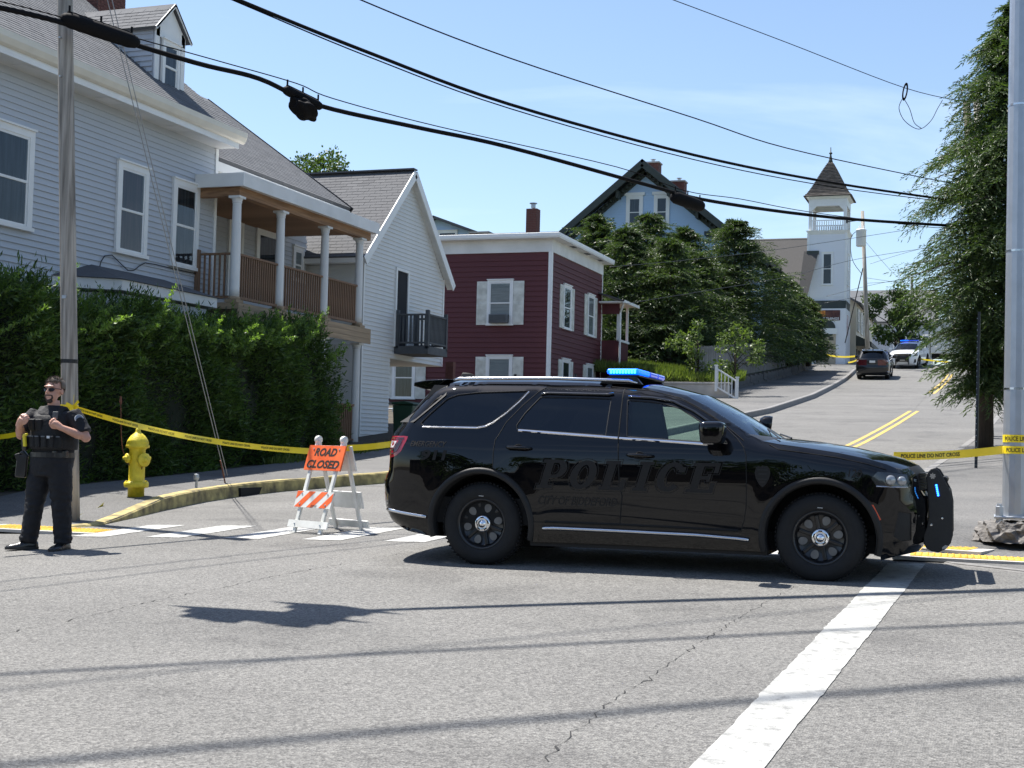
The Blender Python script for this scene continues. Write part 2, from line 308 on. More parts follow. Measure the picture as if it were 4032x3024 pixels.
struct(MB().add([v for p in lback for v in ((p[0]+.0, p[1], g(*p)+khl(p)-.015 if False else g(*p)+.145), (p[0]-50, p[1], g(*p)+.3))], [(2*i, 2*i+1, 2*i+3, 2*i+2) for i in range(len(lback)-1)]).build('yard_left', soil))
rback = [((p[0]+3.4 if p[1] > 16.5 else max(p[0]+.4, 2.2)), max(p[1]+.4, 16.4)) for p in rk]
pave('pavement_right', rk, rback, khr, asph2, 0)
struct(MB().add([v for p in rback for v in ((p[0], p[1], g(*p)+.135), (p[0]+50, p[1], g(*p)+.2))], [(2*i, 2*i+1, 2*i+3, 2*i+2) for i in range(len(rback)-1)]).build('yard_right', grassy))
def kerbs(name, path, kh, side, paint):
    root = struct(bpy.data.objects.new(name, None)); COL.objects.link(root)
    stp = dense(path, .45); i = 0
    while i < len(stp)-1:
        j = min(i+5, len(stp)-1); V = []; m = 0
        for k in range(i, j+1):
            p = stp[k]; a = stp[max(k-1, 0)]; b = stp[min(k+1, len(stp)-1)]; d = Vector((b[0]-a[0], b[1]-a[1], 0)).normalized(); nn = Vector((-d.y, d.x, 0))*side
            if k == i: p = (p[0]+d.x*.008, p[1]+d.y*.008)
            h = kh(p)+.006; z = g(*p); jj = rnd.uniform(-.004, .004)
            V += [(p[0]-nn.x*.03, p[1]-nn.y*.03, z-.05), (p[0]-nn.x*.012, p[1]-nn.y*.012, z+h-.02+jj), (p[0]+nn.x*.012, p[1]+nn.y*.012, z+h+jj), (p[0]+nn.x*.16, p[1]+nn.y*.16, z+h+jj), (p[0]+nn.x*.16, p[1]+nn.y*.16, z-.05)]; m += 1
        F = [(k*5+q, k*5+q+1, k*5+q+6, k*5+q+5) for k in range(m-1) for q in range(4)]+[(0, 1, 2, 3, 4), tuple((m-1)*5+q for q in (4, 3, 2, 1, 0))]
        mid = stp[(i+j)//2]
        MB().add(V, F).build('kerb_stone', paint(mid), root)
        i = j
    return root
kerbs('kerb_left', [p for p in LK if p[1] > 12.6 and p[0] > -20], khl, 1, lambda p: kyellow if p[1] < 22.6 and p[0] > -13 else granite)
kerbs('kerb_right', [p for p in RK if p[0] < 12], khr, -1, lambda p: granite)
# warning pads at the ramps
def pad(label, px, w, l, rz):
    p = ground(D(*px)); z0 = p[2]+.022
    r = struct(bpy.data.objects.new('tactile_pad', None)); COL.objects.link(r); r.location = (p[0], p[1], z0); r.rotation_euler = (0, .004, rz)
    MB().box(-w/2, w/2, -l/2, l/2, -.02, .012).build('plate', padm, r, bevel=.006)
    m = MB()
    for i in range(int(w/.06)):
        for j in range(int(l/.06)):
            m.lathe([(.017, 0), (.014, .005), (0, .006)], (-w/2+.04+i*.06, -l/2+.04+j*.06, .0122), n=6)
    stuff(m.build('domes', padm, r, smooth=True))
    MB().box(-w/2-.16, w/2+.16, -l/2-.12, l/2+.12, -.03, .004).build('ramp_slab', concrete, r)
padm = M('pad_yellow', (.60, .36, .03), .7, .14, 3, .2, 80, col2=(.72, .46, .06))
pad('left', (110, 1147), 1.5, .5, R(4)); pad('right a', (2062, 1186), .5, .9, R(-14)); pad('right b', (2190, 1214), 1.9, .42, R(2))
# ------------------------------------------------------------------ building kit
sid_grey = M('siding_grey', (.455, .485, .525), .6, .10, .9, 0, col2=(.49, .515, .55), stretch=(1.6, 1.6, .35), detail=8)
sid_white = M('siding_white', (.66, .66, .64), .6, .09, .9, 0, col2=(.70, .70, .68), stretch=(1.6, 1.6, .35), detail=8)
sid_red = M('siding_red', (.085, .018, .022), .7, .14, 1.5, .1, 60, col2=(.11, .024, .028))
sid_blue = M('siding_blue', (.40, .55, .74), .65, .08, 1.0, 0)
sid_church = M('siding_church', (.74, .75, .77), .65, .05, 1.0, 0)
sid_cream = M('siding_cream', (.62, .58, .48), .7, .06, 1.0)
trim_w = M('trim_white', (.78, .78, .76), .5, .04, 3)
trim_old = M('trim_weathered', (.66, .66, .64), .7, .05, 1.3, col2=(.74, .735, .72))
trim_green = M('trim_dark_green', (.045, .055, .048), .7, .15, 3)
gutter = M('gutter_almond', (.70, .66, .57), .45, .05, 3)
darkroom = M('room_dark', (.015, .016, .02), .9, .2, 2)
curtain = M('curtain', (.018, .02, .025), .9, .4, 3, stretch=(6, 6, .4), col2=(.06, .065, .075))
curtain_r = M('curtain_maroon', (.03, .012, .014), .9, .4, 3, stretch=(6, 6, .4), col2=(.07, .03, .03))
blind = M('blind_white', (.5, .5, .48), .8, .15, 2, stretch=(1, 1, 14))
pane_m = glassmat('window_glass', (.80, .86, .88), .75)
wood = M('porch_wood', (.24, .13, .065), .75, .25, 3, .2, 30, stretch=(1, .3, 6), col2=(.30, .17, .09))
wood_d = M('deck_wood_dark', (.21, .125, .075), .8, .25, 4, .2, 30, stretch=(4, 4, .6))
plank_tan = M('plank_tan', (.34, .25, .16), .8, .2, 3, .2, 30, stretch=(1, .3, 6))
deck_grey = M('deck_grey_paint', (.075, .08, .085), .75, .2, 4)
brick_m = M('brick_red', (.12, .045, .035), .85, .3, 9, .3, 40)
metal_g = M('galvanised', (.42, .45, .49), .42, .08, 5, .05, 30, metal=.75)
plastic_w = M('plastic_white', (.72, .73, .72), .4, .04, 3)
black_pl = M('plastic_black', (.012, .012, .013), .45, .1, 5)
def shing(name, a, b):
    m = M(name, a, .9, .15, 8, .25, 90)
    nt = m.node_tree; ge = nt.nodes.new('ShaderNodeNewGeometry'); rp = nt.nodes.new('ShaderNodeValToRGB'); e = rp.color_ramp.elements
    e[0].color = (*a, 1); e[1].color = (*b, 1); nt.links.new(ge.outputs['Random Per Island'], rp.inputs[0])
    bs = nt.nodes['Principled BSDF']; old = bs.inputs['Base Color'].links[0].from_socket
    mx = nt.nodes.new('ShaderNodeMix'); mx.data_type = 'RGBA'; mx.inputs[0].default_value = .6; nt.links.new(old, mx.inputs[6]); nt.links.new(rp.outputs[0], mx.inputs[7]); nt.links.new(mx.outputs[2], bs.inputs['Base Color'])
    return m
sh_grey = shing('shingle_grey', (.086, .091, .100), (.134, .139, .149))
sh_brown = shing('shingle_brown', (.078, .080, .086), (.122, .124, .129))
sh_old = shing('shingle_old', (.055, .052, .05), (.085, .08, .076))
class Wall:
    """one wall plane; a = along, b = height, d = outward"""
    def __init__(s, face, c, root): s.face, s.c, s.root, s.o = face, c, root, tuple(root.location)
    def p(s, a, b, d): return (s.c+d, a, b) if s.face == '+X' else ((a, s.c-d, b) if s.face == '-Y' else (s.c-d, a, b))
    def mb(s): return MB(s.o)
    def box(s, m, a0, a1, b0, b1, d0, d1):
        P = [s.p(a, b, d) for b in (b0, b1) for a, d in ((a0, d0), (a1, d0), (a1, d1), (a0, d1))]
        return m.add(P, [(0, 3, 2, 1), (4, 5, 6, 7), (0, 1, 5, 4), (1, 2, 6, 5), (2, 3, 7, 6), (3, 0, 4, 7)])
    def boards(s, wall, exp, mat, span, b0, b1, name='clapboard', th=.03):    # span(b)->(a0,a1) or list of them
        key = ('bd', exp, mat.name, th)
        if key not in _share:
            me = bpy.data.meshes.new(name); h = exp+.012
            me.from_pydata([(-.5, 0, 0), (.5, 0, 0), (.5, -th, 0), (-.5, -th, 0), (-.5, 0, h), (.5, 0, h), (.5, -.003, h), (-.5, -.003, h)], [],
                           [(0, 1, 2, 3), (4, 7, 6, 5), (3, 2, 6, 7), (0, 3, 7, 4), (1, 5, 6, 2), (0, 4, 5, 1)])
            me.materials.append(mat); _share[key] = me
        b = b0; rz = R(90) if s.face == '+X' else 0
        while b < b1-.02:
            sp = span(b+exp/2)
            for a0, a1 in (sp if isinstance(sp, list) else [sp]):
                if a1-a0 > .06:
                    o = bpy.data.objects.new(name, _share[key]); COL.objects.link(o); o.parent = wall
                    q = s.p((a0+a1)/2, b, .001); o.location = (q[0]-s.o[0], q[1]-s.o[1], q[2]-s.o[2]); o.rotation_euler = (0, 0, rz); o.scale = (a1-a0, 1, 1)
            b += exp
    def window(s, a0, a1, b0, b1, trim=.11, back=None, frame=None, shutters=None, lights=1, ac=False, name='window', sill=True):
        fr = frame or trim_w; m = s.mb()
        s.box(m, a0, a0+trim, b0, b1, .018, .075); s.box(m, a1-trim, a1, b0, b1, .018, .075)
        s.box(m, a0+trim, a1-trim, b1-trim, b1, .018, .075); s.box(m, a0-.02, a1+.02, b1, b1+.035, .018, .11)
        w = m.build(name, fr, s.root)
        if sill: m = s.mb(); s.box(m, a0-.03, a1+.03, b0-.05, b0+.02, .018, .11); m.build('sill', fr, w)
        i0, i1, j0, j1 = a0+trim, a1-trim, b0+.02, b1-trim; mid = (j0+j1)/2
        m = s.mb(); s.box(m, i0, i1, j0, j1, .031, .034); m.build('blind' if back is blind else 'curtain', back or curtain, w)
        for q, (u0, u1, dd) in enumerate(((mid-.02, j1, .056), (j0, mid+.02, .048))):
            m = s.mb(); e = .045
            s.box(m, i0, i0+e, u0, u1, .036, dd+.006); s.box(m, i1-e, i1, u0, u1, .036, dd+.006); s.box(m, i0+e, i1-e, u0, u0+e, .036, dd+.006); s.box(m, i0+e, i1-e, u1-e, u1, .036, dd+.006)
            sa = m.build('sash', fr, w)
            m = s.mb(); m.add([s.p(i0+e, u0+e, dd), s.p(i1-e, u0+e, dd), s.p(i1-e, u1-e, dd), s.p(i0+e, u1-e, dd)], [(0, 1, 2, 3)]); m.build('pane', pane_m, w)
        if ac:
            m = s.mb(); s.box(m, i0+.06, i1-.06, j0+.02, j0+.36, .02, .30); k = m.build('air_conditioner', metal_dk if ac == 2 else plastic_w, w, bevel=.015)
            m = s.mb()
            for z in np.arange(j0+.06, j0+.33, .035): s.box(m, i0+.1, i1-.1, z, z+.012, .30, .306)
            m.build('grille', black_pl, w)
        if shutters:
            sw = shutters
            for c0 in (a0-sw-.005, a1+.005):
                m = s.mb(); s.box(m, c0, c0+sw, b0-.02, b1-.05, .018, .055); sh = m.build('shutter', shutter_m, s.root)
                m = s.mb()
                for z in np.arange(b0+.06, b1-.12, .055):
                    if abs(z-(b0+b1)/2) > .05: s.box(m, c0+.05, c0+sw-.05, z, z+.03, .055, .064)
                m.build('louvres', shutter_m, sh)
        return w
metal_dk = M('appliance_grey', (.10, .11, .12), .5, .1, 3)
shutter_m = M('shutter_cream', (.56, .56, .50), .65, .12, 4, col2=(.66, .66, .61))
def shingles(parent, o, P0, along, upv_, width, slope_len, tw, ex, mat, nobj=0, clip=None, th=.009):
    """tabs laid in courses on a slope; nobj nearest ones are objects, the rest one mesh"""
    al = Vector(along).normalized(); us = Vector(upv_).normalized(); nn = al.cross(us).normalized()
    if nn.z < 0: nn = -nn
    P0 = Vector(P0); tabs = []
    for r in range(int(slope_len/ex)):
        off = (r % 3)*tw/3-tw
        c = off
        while c < width:
            a0, a1 = max(c, 0), min(c+tw, width)
            if a1-a0 > .03:
                ctr = P0+al*((a0+a1)/2)+us*(r*ex+ex/2)
                if clip is None or clip(ctr): tabs.append((ctr, a1-a0))
            c += tw
    tabs.sort(key=lambda t: (t[0]-Vector(CAMP)).length)
    def geo(c, w, j):
        x = al*(w/2-.004); u = us*(ex/2); t = nn*(th+j); e = us*.02
        return [c-x-u, c+x-u, c+x-u+t, c-x-u+t, c-x+u+e, c+x+u+e, c+x+u+e+nn*.002, c-x+u+e+nn*.002], [(0, 1, 2, 3), (3, 2, 6, 7), (0, 3, 7, 4), (1, 5, 6, 2)]
    key = ('shingle', mat.name, tw, ex, tuple(round(q, 3) for q in nn))
    rot = Matrix((al, us, nn)).transposed().to_4x4()
    for c, w in tabs[:nobj]:
        if key not in _share:
            me = bpy.data.meshes.new('shingle'); h = ex/2
            me.from_pydata([(-.5, -h, 0), (.5, -h, 0), (.5, -h, th), (-.5, -h, th), (-.5, h+.02, 0), (.5, h+.02, 0), (.5, h+.02, .002), (-.5, h+.02, .002)], [], [(0, 1, 2, 3), (3, 2, 6, 7), (0, 3, 7, 4), (1, 5, 6, 2)])
            me.materials.append(mat); _share[key] = me
        ob = bpy.data.objects.new('shingle', _share[key]); COL.objects.link(ob); ob.parent = parent
        ob.matrix_local = Matrix.Translation(c-Vector(o)+nn*rnd.uniform(0, .003)) @ rot @ Matrix.Diagonal((w-.008, 1, 1, 1))
    m = MB(o)
    for c, w in tabs[nobj:]: m.add(*geo(c, w, rnd.uniform(0, .003)))
    if m.v: stuff(m.build('shingles', mat, parent))
def slab(root, name, quad, th, mat, parent=None):       # thick slab under four points (upper face)
    o = tuple(root.location); a, b, c, d = [Vector(q) for q in quad]; n = (b-a).cross(d-a).normalized()
    if n.z < 0: n = -n
    return MB(o).add([a, b, c, d, a-n*th, b-n*th, c-n*th, d-n*th], [(0, 1, 2, 3), (7, 6, 5, 4), (0, 4, 5, 1), (1, 5, 6, 2), (2, 6, 7, 3), (3, 7, 4, 0)]).build(name, mat, parent or root)
def house(name, label, loc, cat='house'): return thing(name, label, cat, loc)
def brickstack(root, x0, x1, y0, y1, z0, z1, cap=True, mat=None, name='chimney', flue=True, bricks=True):
    o = tuple(root.location); ch = MB(o).box(x0, x1, y0, y1, z0, z1).build(name, mortar_m if bricks else (mat or brick_m), root)
    if bricks:
        bl, bh = .21, .075; r = 0; z = z0
        while z < z1-.04:
            for (a0, a1, f) in ((x0, x1, 0), (y0, y1, 1)):
                n = max(2, round((a1-a0)/bl)); L = (a1-a0)/n; sh = (r % 2)*L/2
                k = -1
                while True:
                    k += 1; s0 = max(a0, a0+(k*L)-sh); s1 = min(a1, a0+(k+1)*L-sh)
                    if s0 >= a1: break
                    if s1-s0 < .03: continue
                    if f == 0: piece('brick', (s1-s0-.012, .02, bh-.012), ((s0+s1)/2-o[0], y0-.004-o[1], z+bh/2-o[2]), brick_m, ch)
                    else: piece('brick', (.02, s1-s0-.012, bh-.012), (x1+.004-o[0], (s0+s1)/2-o[1], z+bh/2-o[2]), brick_m, ch)
            z += bh; r += 1
    if cap: MB(o).box(x0-.06, x1+.06, y0-.06, y1+.06, z1, z1+.08).build('cap', concrete, ch)
    if flue:
        cx_, cy_ = (x0+x1)/2, (y0+y1)/2
        MB(o).lathe([(.1, z1+.08), (.1, z1+.24)], (cx_, cy_, 0), n=10).lathe([(.17, z1+.26), (.17, z1+.29)], (cx_, cy_, 0), n=10).tube([(cx_, cy_, z1+.23), (cx_, cy_, z1+.27)], .02).build('flue', metal_g, ch)
    return ch
mortar_m = M('mortar', (.16, .13, .12), .9, .2, 6)
# ------------------------------------------------------------------ grey clapboard house with the porch
gx, gy0, gy1 = -16.4, 12.0, 26.22
gh = house('clapboard_house', 'pale grey clapboard house with dormer, bay roof and columned upper porch', (gx, 20, g(-13, 20)+.2)); GO = tuple(gh.location)
zb = 0.6
wall = MB(GO).box(gx-8, gx, gy0, gy1, zb, 8.12).build('wall', sid_grey, gh)
W = Wall('+X', gx, gh)
W.boards(wall, .117, sid_grey, lambda b: (gy0, gy1-.09), 1.2, 8.0)
MB(GO).box(gx-.01, gx+.045, gy1-.09, gy1+.012, 1.0, 8.0).build('corner_board', trim_w, gh)
MB(GO).box(gx-8.02, gx-.012, gy1+.001, gy1+.012, .7, 8.0).build('side_cladding', sid_grey, gh)
W.window(18.7, 20.08, 5.24, 7.0, .13, curtain); W.window(22.57, 23.61, 5.23, 7.02, .12, curtain_r); W.window(24.5, 25.5, 5.22, 7.03, .12, curtain)
W.window(14.2, 15.5, 5.24, 7.0, .13, curtain)
# eave: boxed soffit, fascia, gutter
MB(GO).box(gx, gx+.52, gy0-.3, gy1+.05, 8.02, 8.06).build('soffit', sid_white, gh)
m = MB(GO)
for y in np.arange(14.6, 26, 2.35): m.box(gx+.12, gx+.4, y, y+.5, 8.012, 8.018)
m.build('soffit_vent', trim_old, gh)
MB(GO).box(gx+.50, gx+.53, gy0-.3, gy1+.05, 8.0, 8.2).build('fascia', trim_w, gh)
gm = MB(GO); pr = [(.0, 8.13), (.02, 8.12), (.07, 8.16), (.12, 8.26), (.13, 8.37), (.115, 8.37), (.10, 8.27), (.0, 8.30)]
V = []; n = len(pr)
for y in (gy0-.3, gy1+.2): V += [(gx+.53+a, y, b) for a, b in pr]
gm.add(V, [(i, (i+1) % n, n+(i+1) % n, n+i) for i in range(n)]+[tuple(range(n)), tuple(range(2*n-1, n-1, -1))]); gm.build('gutter', gutter, gh)
ridge = (-20.4, 11.9)
e0 = (gx+.56, 8.36); sv = Vector((ridge[0]-e0[0], 0, ridge[1]-e0[1])); sl = sv.length
roof = slab(gh, 'roof', [(e0[0], gy0-.3, e0[1]), (e0[0], gy1+.22, e0[1]), (ridge[0], gy1+.22, ridge[1]), (ridge[0], gy0-.3, ridge[1])], .12, sh_grey)
slab(gh, 'back_roof', [(ridge[0], gy0-.3, ridge[1]), (ridge[0], gy1+.22, ridge[1]), (-24.9, gy1+.22, 8.4), (-24.9, gy0-.3, 8.4)], .12, sh_grey)
shingles(roof, GO, (e0[0]+.02, gy0-.3, e0[1]), (0, 1, 0), sv, gy1+.22-gy0+.3, sl, .31, .14, sh_grey, 0)
for yy in (gy0, gy1-.02): MB(GO).add([(gx, yy, 8.0), (gx-8, yy, 8.0), (ridge[0], yy, ridge[1]-.14), (gx, yy+.02, 8.0), (gx-8, yy+.02, 8.0), (ridge[0], yy+.02, ridge[1]-.14)], [(0, 1, 2), (5, 4, 3), (0, 3, 4, 1), (1, 4, 5, 2), (2, 5, 3, 0)]).build('gable', sid_grey, gh)
MB(GO).bar((e0[0]-.02, gy1+.2, e0[1]-.1), (ridge[0], gy1+.2, ridge[1]-.1), .03, .16).build('rake_board', trim_w, gh)
# dormer
dx, d0, d1 = -16.88, 24.42, 25.5; dm_ = (d0+d1)/2
def rz_(x): return e0[1]+(e0[0]-x)*(ridge[1]-e0[1])/(e0[0]-ridge[0])
dorm = MB(GO).add([(dx, d0, rz_(dx)), (dx, d1, rz_(dx)), (dx, d1, 10.33), (dx, dm_, 10.86), (dx, d0, 10.33), (-18.45, d0, 10.33), (-18.45, d1, 10.33), (-19.1, dm_, 10.86)],
                  [(0, 1, 2, 3, 4), (0, 4, 5), (1, 6, 2), (4, 3, 7, 5), (3, 2, 6, 7)]).build('dormer', sid_grey, gh)
WD = Wall('-Y', d0, gh)
for k in range(12):
    b = rz_(dx)+.03+k*.117
    x1 = dx-.04; x0 = max(-18.5, e0[0]-(b+.0-e0[1])/((ridge[1]-e0[1])/(e0[0]-ridge[0])))
    if b < 10.22: WD.boards(dorm, .117, sid_grey, lambda q: (x0, x1), b, b+.1)
WF = Wall('+X', dx, gh)
fm = MB(GO); WF.box(fm, d0-.02, d0+.13, 8.9, 10.37, 0, .03); WF.box(fm, d1-.13, d1+.02, 8.9, 10.37, 0, .03)
fm.add([WF.p(a, b, .03) for a, b in ((d0, 10.1), (d1, 10.1), (d1, 10.3), (dm_, 10.83), (d0, 10.3))], [(0, 1, 2, 3, 4)]); fm.build('dormer_front', trim_w, dorm)
wd = WF.window(24.63, 25.28, 9.02, 10.08, .08, curtain); wd.parent = dorm
for (a, b, s_) in ((d0-.14, 10.24, 1), (d1+.14, 10.24, -1)):
    q = [(dx+.13, a, b), (dx+.13, dm_, 10.93), (-19.2, dm_, 10.93), (-18.4, a, b)]
    r_ = slab(gh, 'dormer_roof', q, .04, sh_grey, dorm)
    if s_ == 1: shingles(dorm, GO, (-18.9, a, b), (1, 0, 0), (0, dm_-a, 10.93-b), 2.15, .85, .31, .14, sh_grey, 0)
    MB(GO).bar((dx+.12, a, b-.03), (dx+.12, dm_, 10.89), .02, .07).build('dormer_rake', trim_w, dorm)
# chimney on the ridge
c0 = onplane(D(187, 12), (-20.4, 0, 0), (1, 0, 0)); c1 = onplane(D(248, 12), (-20.4, 0, 0), (1, 0, 0))
brickstack(gh, -20.8, -20.1, c0[1], c1[1], 11.3, c0[2]+1.4, flue=False)
z3 = lambda x, y: (x*.2728, 548.6+y*.2728)
MB(GO).tube([tuple(onplane(D(*z3(*q)), (gx+.06, 0, 0), (1, 0, 0))) for q in ((772, 185), (785, 120), (800, 60), (830, 15), (885, 8), (950, 70), (1010, 128), (1060, 130), (1105, 95), (1150, 70), (1225, 82), (1300, 100), (1430, 130), (1550, 155), (1582, 180))], .011, 5).build('facade_cable', black_pl, gh, smooth=True)
# bay with a little hipped roof low on the facade
bay = MB(GO).add([(gx, 21.0, .9), (gx+.9, 21.7, .9), (gx+.9, 24.6, .9), (gx, 25.3, .9), (gx, 21.0, 4.25), (gx+.9, 21.7, 4.25), (gx+.9, 24.6, 4.25), (gx, 25.3, 4.25)], [(0, 1, 5, 4), (1, 2, 6, 5), (2, 3, 7, 6), (4, 5, 6, 7)]).build('bay', sid_grey, gh)
bp = [(gx, 20.75, 4.3), (gx+1.02, 21.5, 4.3), (gx+1.02, 24.8, 4.3), (gx, 25.6, 4.3)]
MB(GO).add([*bp, (gx, 20.75, 4.5), (gx+1.02, 21.5, 4.5), (gx+1.02, 24.8, 4.5), (gx, 25.6, 4.5)], [(0, 1, 5, 4), (1, 2, 6, 5), (2, 3, 7, 6), (0, 3, 2, 1)]).build('bay_fascia', trim_old, bay)
MB(GO).add([(gx, 20.7, 4.505), (gx+1.06, 21.45, 4.505), (gx+1.06, 24.85, 4.505), (gx, 25.65, 4.505), (gx, 21.9, 4.86), (gx, 24.3, 4.86)], [(0, 1, 4), (1, 2, 5, 4), (2, 3, 5)]).build('bay_roof', sh_brown, bay)
# the wing behind the porch
wx = -17.9; wy0, wy1 = gy1+.015, 33.3
wing = MB(GO).box(wx-6.5, wx, wy0, wy1, .8, 7.9).build('wing_wall', sid_grey, gh)
WW = Wall('+X', wx, gh); WW.boards(wing, .117, sid_grey, lambda b: (wy0, wy1), 4.4, 7.0)
WW.window(30.55, 31.75, 5.2, 7.0, .13, curtain); WW.window(29.2, 29.9, 4.55, 7.0, .1, curtain, name='door'); WW.window(27.2, 28.2, 5.2, 7.0, .12, curtain); WW.window(32.5, 33.1, 5.9, 6.8, .1, blind)
we = (-16.55, 7.9); wr = (-21.2, 11.2)
wroof = slab(gh, 'wing_roof', [(we[0], wy0, we[1]), (we[0], wy1, we[1]), (wr[0], wy1, wr[1]), (wr[0], wy0, wr[1])], .1, sh_grey)
shingles(wroof, GO, (we[0], wy0+.2, we[1]), (0, 1, 0), (wr[0]-we[0], 0, wr[1]-we[1]), wy1-wy0-.2, 5.6, .31, .14, sh_grey, 0)
MB(GO).box(we[0]-.06, we[0]-.02, wy0, wy1, 7.6, 7.82).build('wing_fascia', trim_w, gh)
MB(GO).box(wx, we[0]-.06, wy0, wy1, 7.58, 7.62).build('wing_soffit', sid_white, gh)
MB(GO).bar((we[0]+.02, wy1-.02, we[1]-.07), (wr[0], wy1-.02, wr[1]-.07), .04, .17).build('wing_rake', black_pl, gh)
MB(GO).add([(wx, wy1-.04, 7.5), (wr[0], wy1-.04, 7.5), (wr[0], wy1-.04, wr[1]-.12), (we[0], wy1-.04, we[1]-.1)], [(0, 1, 2, 3)]).build('wing_gable', sid_grey, gh)
# porch
px, py0, py1 = -15.2, 25.38, 32.2
porch = MB(GO).box(wx, px, py0, py1, 7.0, 7.06).build('porch_roof', trim_old, gh)
MB(GO).box(px, px+.03, py0, py1, 6.98, 7.27).build('porch_fascia', trim_old, porch)
MB(GO).box(gx+.03, px+.03, py0-.03, py0, 6.98, 7.27).build('porch_end_fascia', trim_w, porch)
MB(GO).box(wx+.3, px-.0, py0+.02, py1, 7.062, 7.2).build('porch_roofing', trim_old, porch)
MB(GO).box(-15.55, -15.35, py0+.12, py1-.15, 6.80, 6.998).build('porch_beam', wood, porch)
MB(GO).box(gx+.03, -15.55, py0+.12, py0+.30, 6.80, 6.998).build('porch_end_beam', wood, porch)
for k in range(24):                                       # ceiling boards
    x = wx+.02+k*.098
    if x < -15.6: piece('ceiling_board', (.092, py1-py0-.5, .018), (x+.05-GO[0], (py0+py1)/2+.1-GO[1], 6.988-GO[2]), wood, porch)
def column(y, x=-15.45, z0=4.5, z1=6.8, r=.108):
    c = MB(GO).lathe([(r*1.02, z0+.12), (r, z0+.3), (r*.99, z0+1.0), (r*.86, z1-.18), (r*.86, z1-.14)], (x, y, 0), n=20).build('column', sid_white, gh, smooth=True)
    MB(GO).lathe([(r*1.25, z0+.06), (r*1.3, z0+.09), (r*1.1, z0+.125)], (x, y, 0), n=20).box(x-r*1.35, x+r*1.35, y-r*1.35, y+r*1.35, z0, z0+.06).build('column_base', plank_tan, c)
    MB(GO).lathe([(r*.9, z1-.16), (r*1.0, z1-.13), (r*.92, z1-.12), (r*1.15, z1-.05)], (x, y, 0), n=20).box(x-r*1.25, x+r*1.25, y-r*1.25, y+r*1.25, z1-.05, z1-.001).build('capital', sid_white, c)
cols = (25.58, 27.5, 29.7, 31.62)
for y in cols: column(y)
MB(GO).box(wx, -15.27, py0+.05, py1-.2, 4.35, 4.49).build('porch_deck', plank_tan, gh)
for k in range(3): piece('skirt_board', (.03, py1-py0-.25, .125), (-15.255-GO[0], (py0+py1)/2-.08-GO[1], 4.42-.13*k-GO[2]), plank_tan, gh)
for a, b in zip(cols, cols[1:]):
    for z, h in ((5.56, .045), (4.62, .06)): piece('rail', (.07, b-a-.23, h), (-15.45-GO[0], (a+b)/2-GO[1], z-GO[2]), wood_d, gh)
    n = 17
    for k in range(n): piece('baluster', (.035, .035, .92), (-15.45-GO[0], a+.14+(b-a-.28)*(k+.5)/n-GO[1], 5.09-GO[2]), wood_d, gh)
for z, h in ((5.56, .045), (4.62, .06)): piece('rail', (.8, .07, h), (-15.97-GO[0], 25.58-GO[1], z-GO[2]), wood_d, gh)
for k in range(6): piece('baluster', (.035, .035, .92), (-16.33+k*.125-GO[0], 25.58-GO[1], 5.09-GO[2]), wood_d, gh)
piece('newel_post', (.09, .09, 1.1), (-16.33-GO[0], 25.5-GO[1], 5.1-GO[2]), wood_d, gh)
# lower porch below: columns, rail, lattice
for y in (29.7, 31.62): column(y, z0=1.35, z1=4.1)
for k in range(16): piece('baluster', (.035, .035, .85), (-15.45-GO[0], 29.85+k*.105-GO[1], 2.05-GO[2]), wood_d, gh)
for z in (2.5, 1.62): piece('rail', (.07, 1.75, .05), (-15.45-GO[0], 30.66-GO[1], z-GO[2]), wood_d, gh)
MB(GO).box(wx, -15.3, 26.3, py1-.2, .7, 1.35).build('lower_deck', plank_tan, gh)
for k in range(22):
    y = 29.75+k*.09
    for s_ in (-1, 1): MB(GO).bar((-15.28, y, .86), (-15.28, y+s_*.4, 1.33), .012, .03).build('lattice_strip', trim_old, gh)
# ------------------------------------------------------------------ white house with the gable to the street
wgx, wy0_, wy1_ = -16.2, 33.42, 39.12
wh = house('gable_house', 'white clapboard house with steep gable, open upper doorway and grey balcony', (wgx, 36, g(-13, 36)+.1)); WO = tuple(wh.location)
apx = (36.25, 9.52); ev = 6.55
def gspan(b):
    if b < 3.95: return (wy0_, 35.28)
    if b < ev+.1: return (wy0_+.0, wy1_-.08)
    t = (apx[1]-.12-b)/(apx[1]-ev); return (apx[0]-t*3.0, apx[0]+t*3.05)
wl_ = MB(WO).add([(wgx, wy0_, 1.0), (wgx, 35.28, 1.0), (wgx, 35.28, 3.95), (wgx, wy1_, 3.95), (wgx, wy1_, ev), (wgx, apx[0], apx[1]-.15), (wgx, wy0_, ev),
                  (wgx-9, wy0_, 1.0), (wgx-9, 35.28, 1.0), (wgx-9, 35.28, 3.95), (wgx-9, wy1_, 3.95), (wgx-9, wy1_, ev), (wgx-9, apx[0], apx[1]-.15), (wgx-9, wy0_, ev)],
                 [tuple(range(7)), tuple(range(13, 6, -1))]+[(i, 7+i, 7+(i+1) % 7, (i+1) % 7) for i in range(7)]).build('wall', sid_white, wh)
WG = Wall('+X', wgx, wh); WG.boards(wl_, .115, sid_white, gspan, 1.2, 9.5)
WS = Wall('-Y', wy0_, wh); WS.boards(wl_, .115, sid_white, lambda b: (wgx-4, wgx-.02), 4.2, 6.4)
for a, b in ((ev+.1, 3.95),): MB(WO).box(wgx-.01, wgx+.045, wy1_-.08, wy1_+.01, b, a).build('corner_board', trim_w, wh)
MB(WO).box(wgx-.01, wgx+.045, wy0_-.03, wy0_+.04, 1.1, 6.5).build('corner_board', trim_w, wh)
ov = wgx+.22
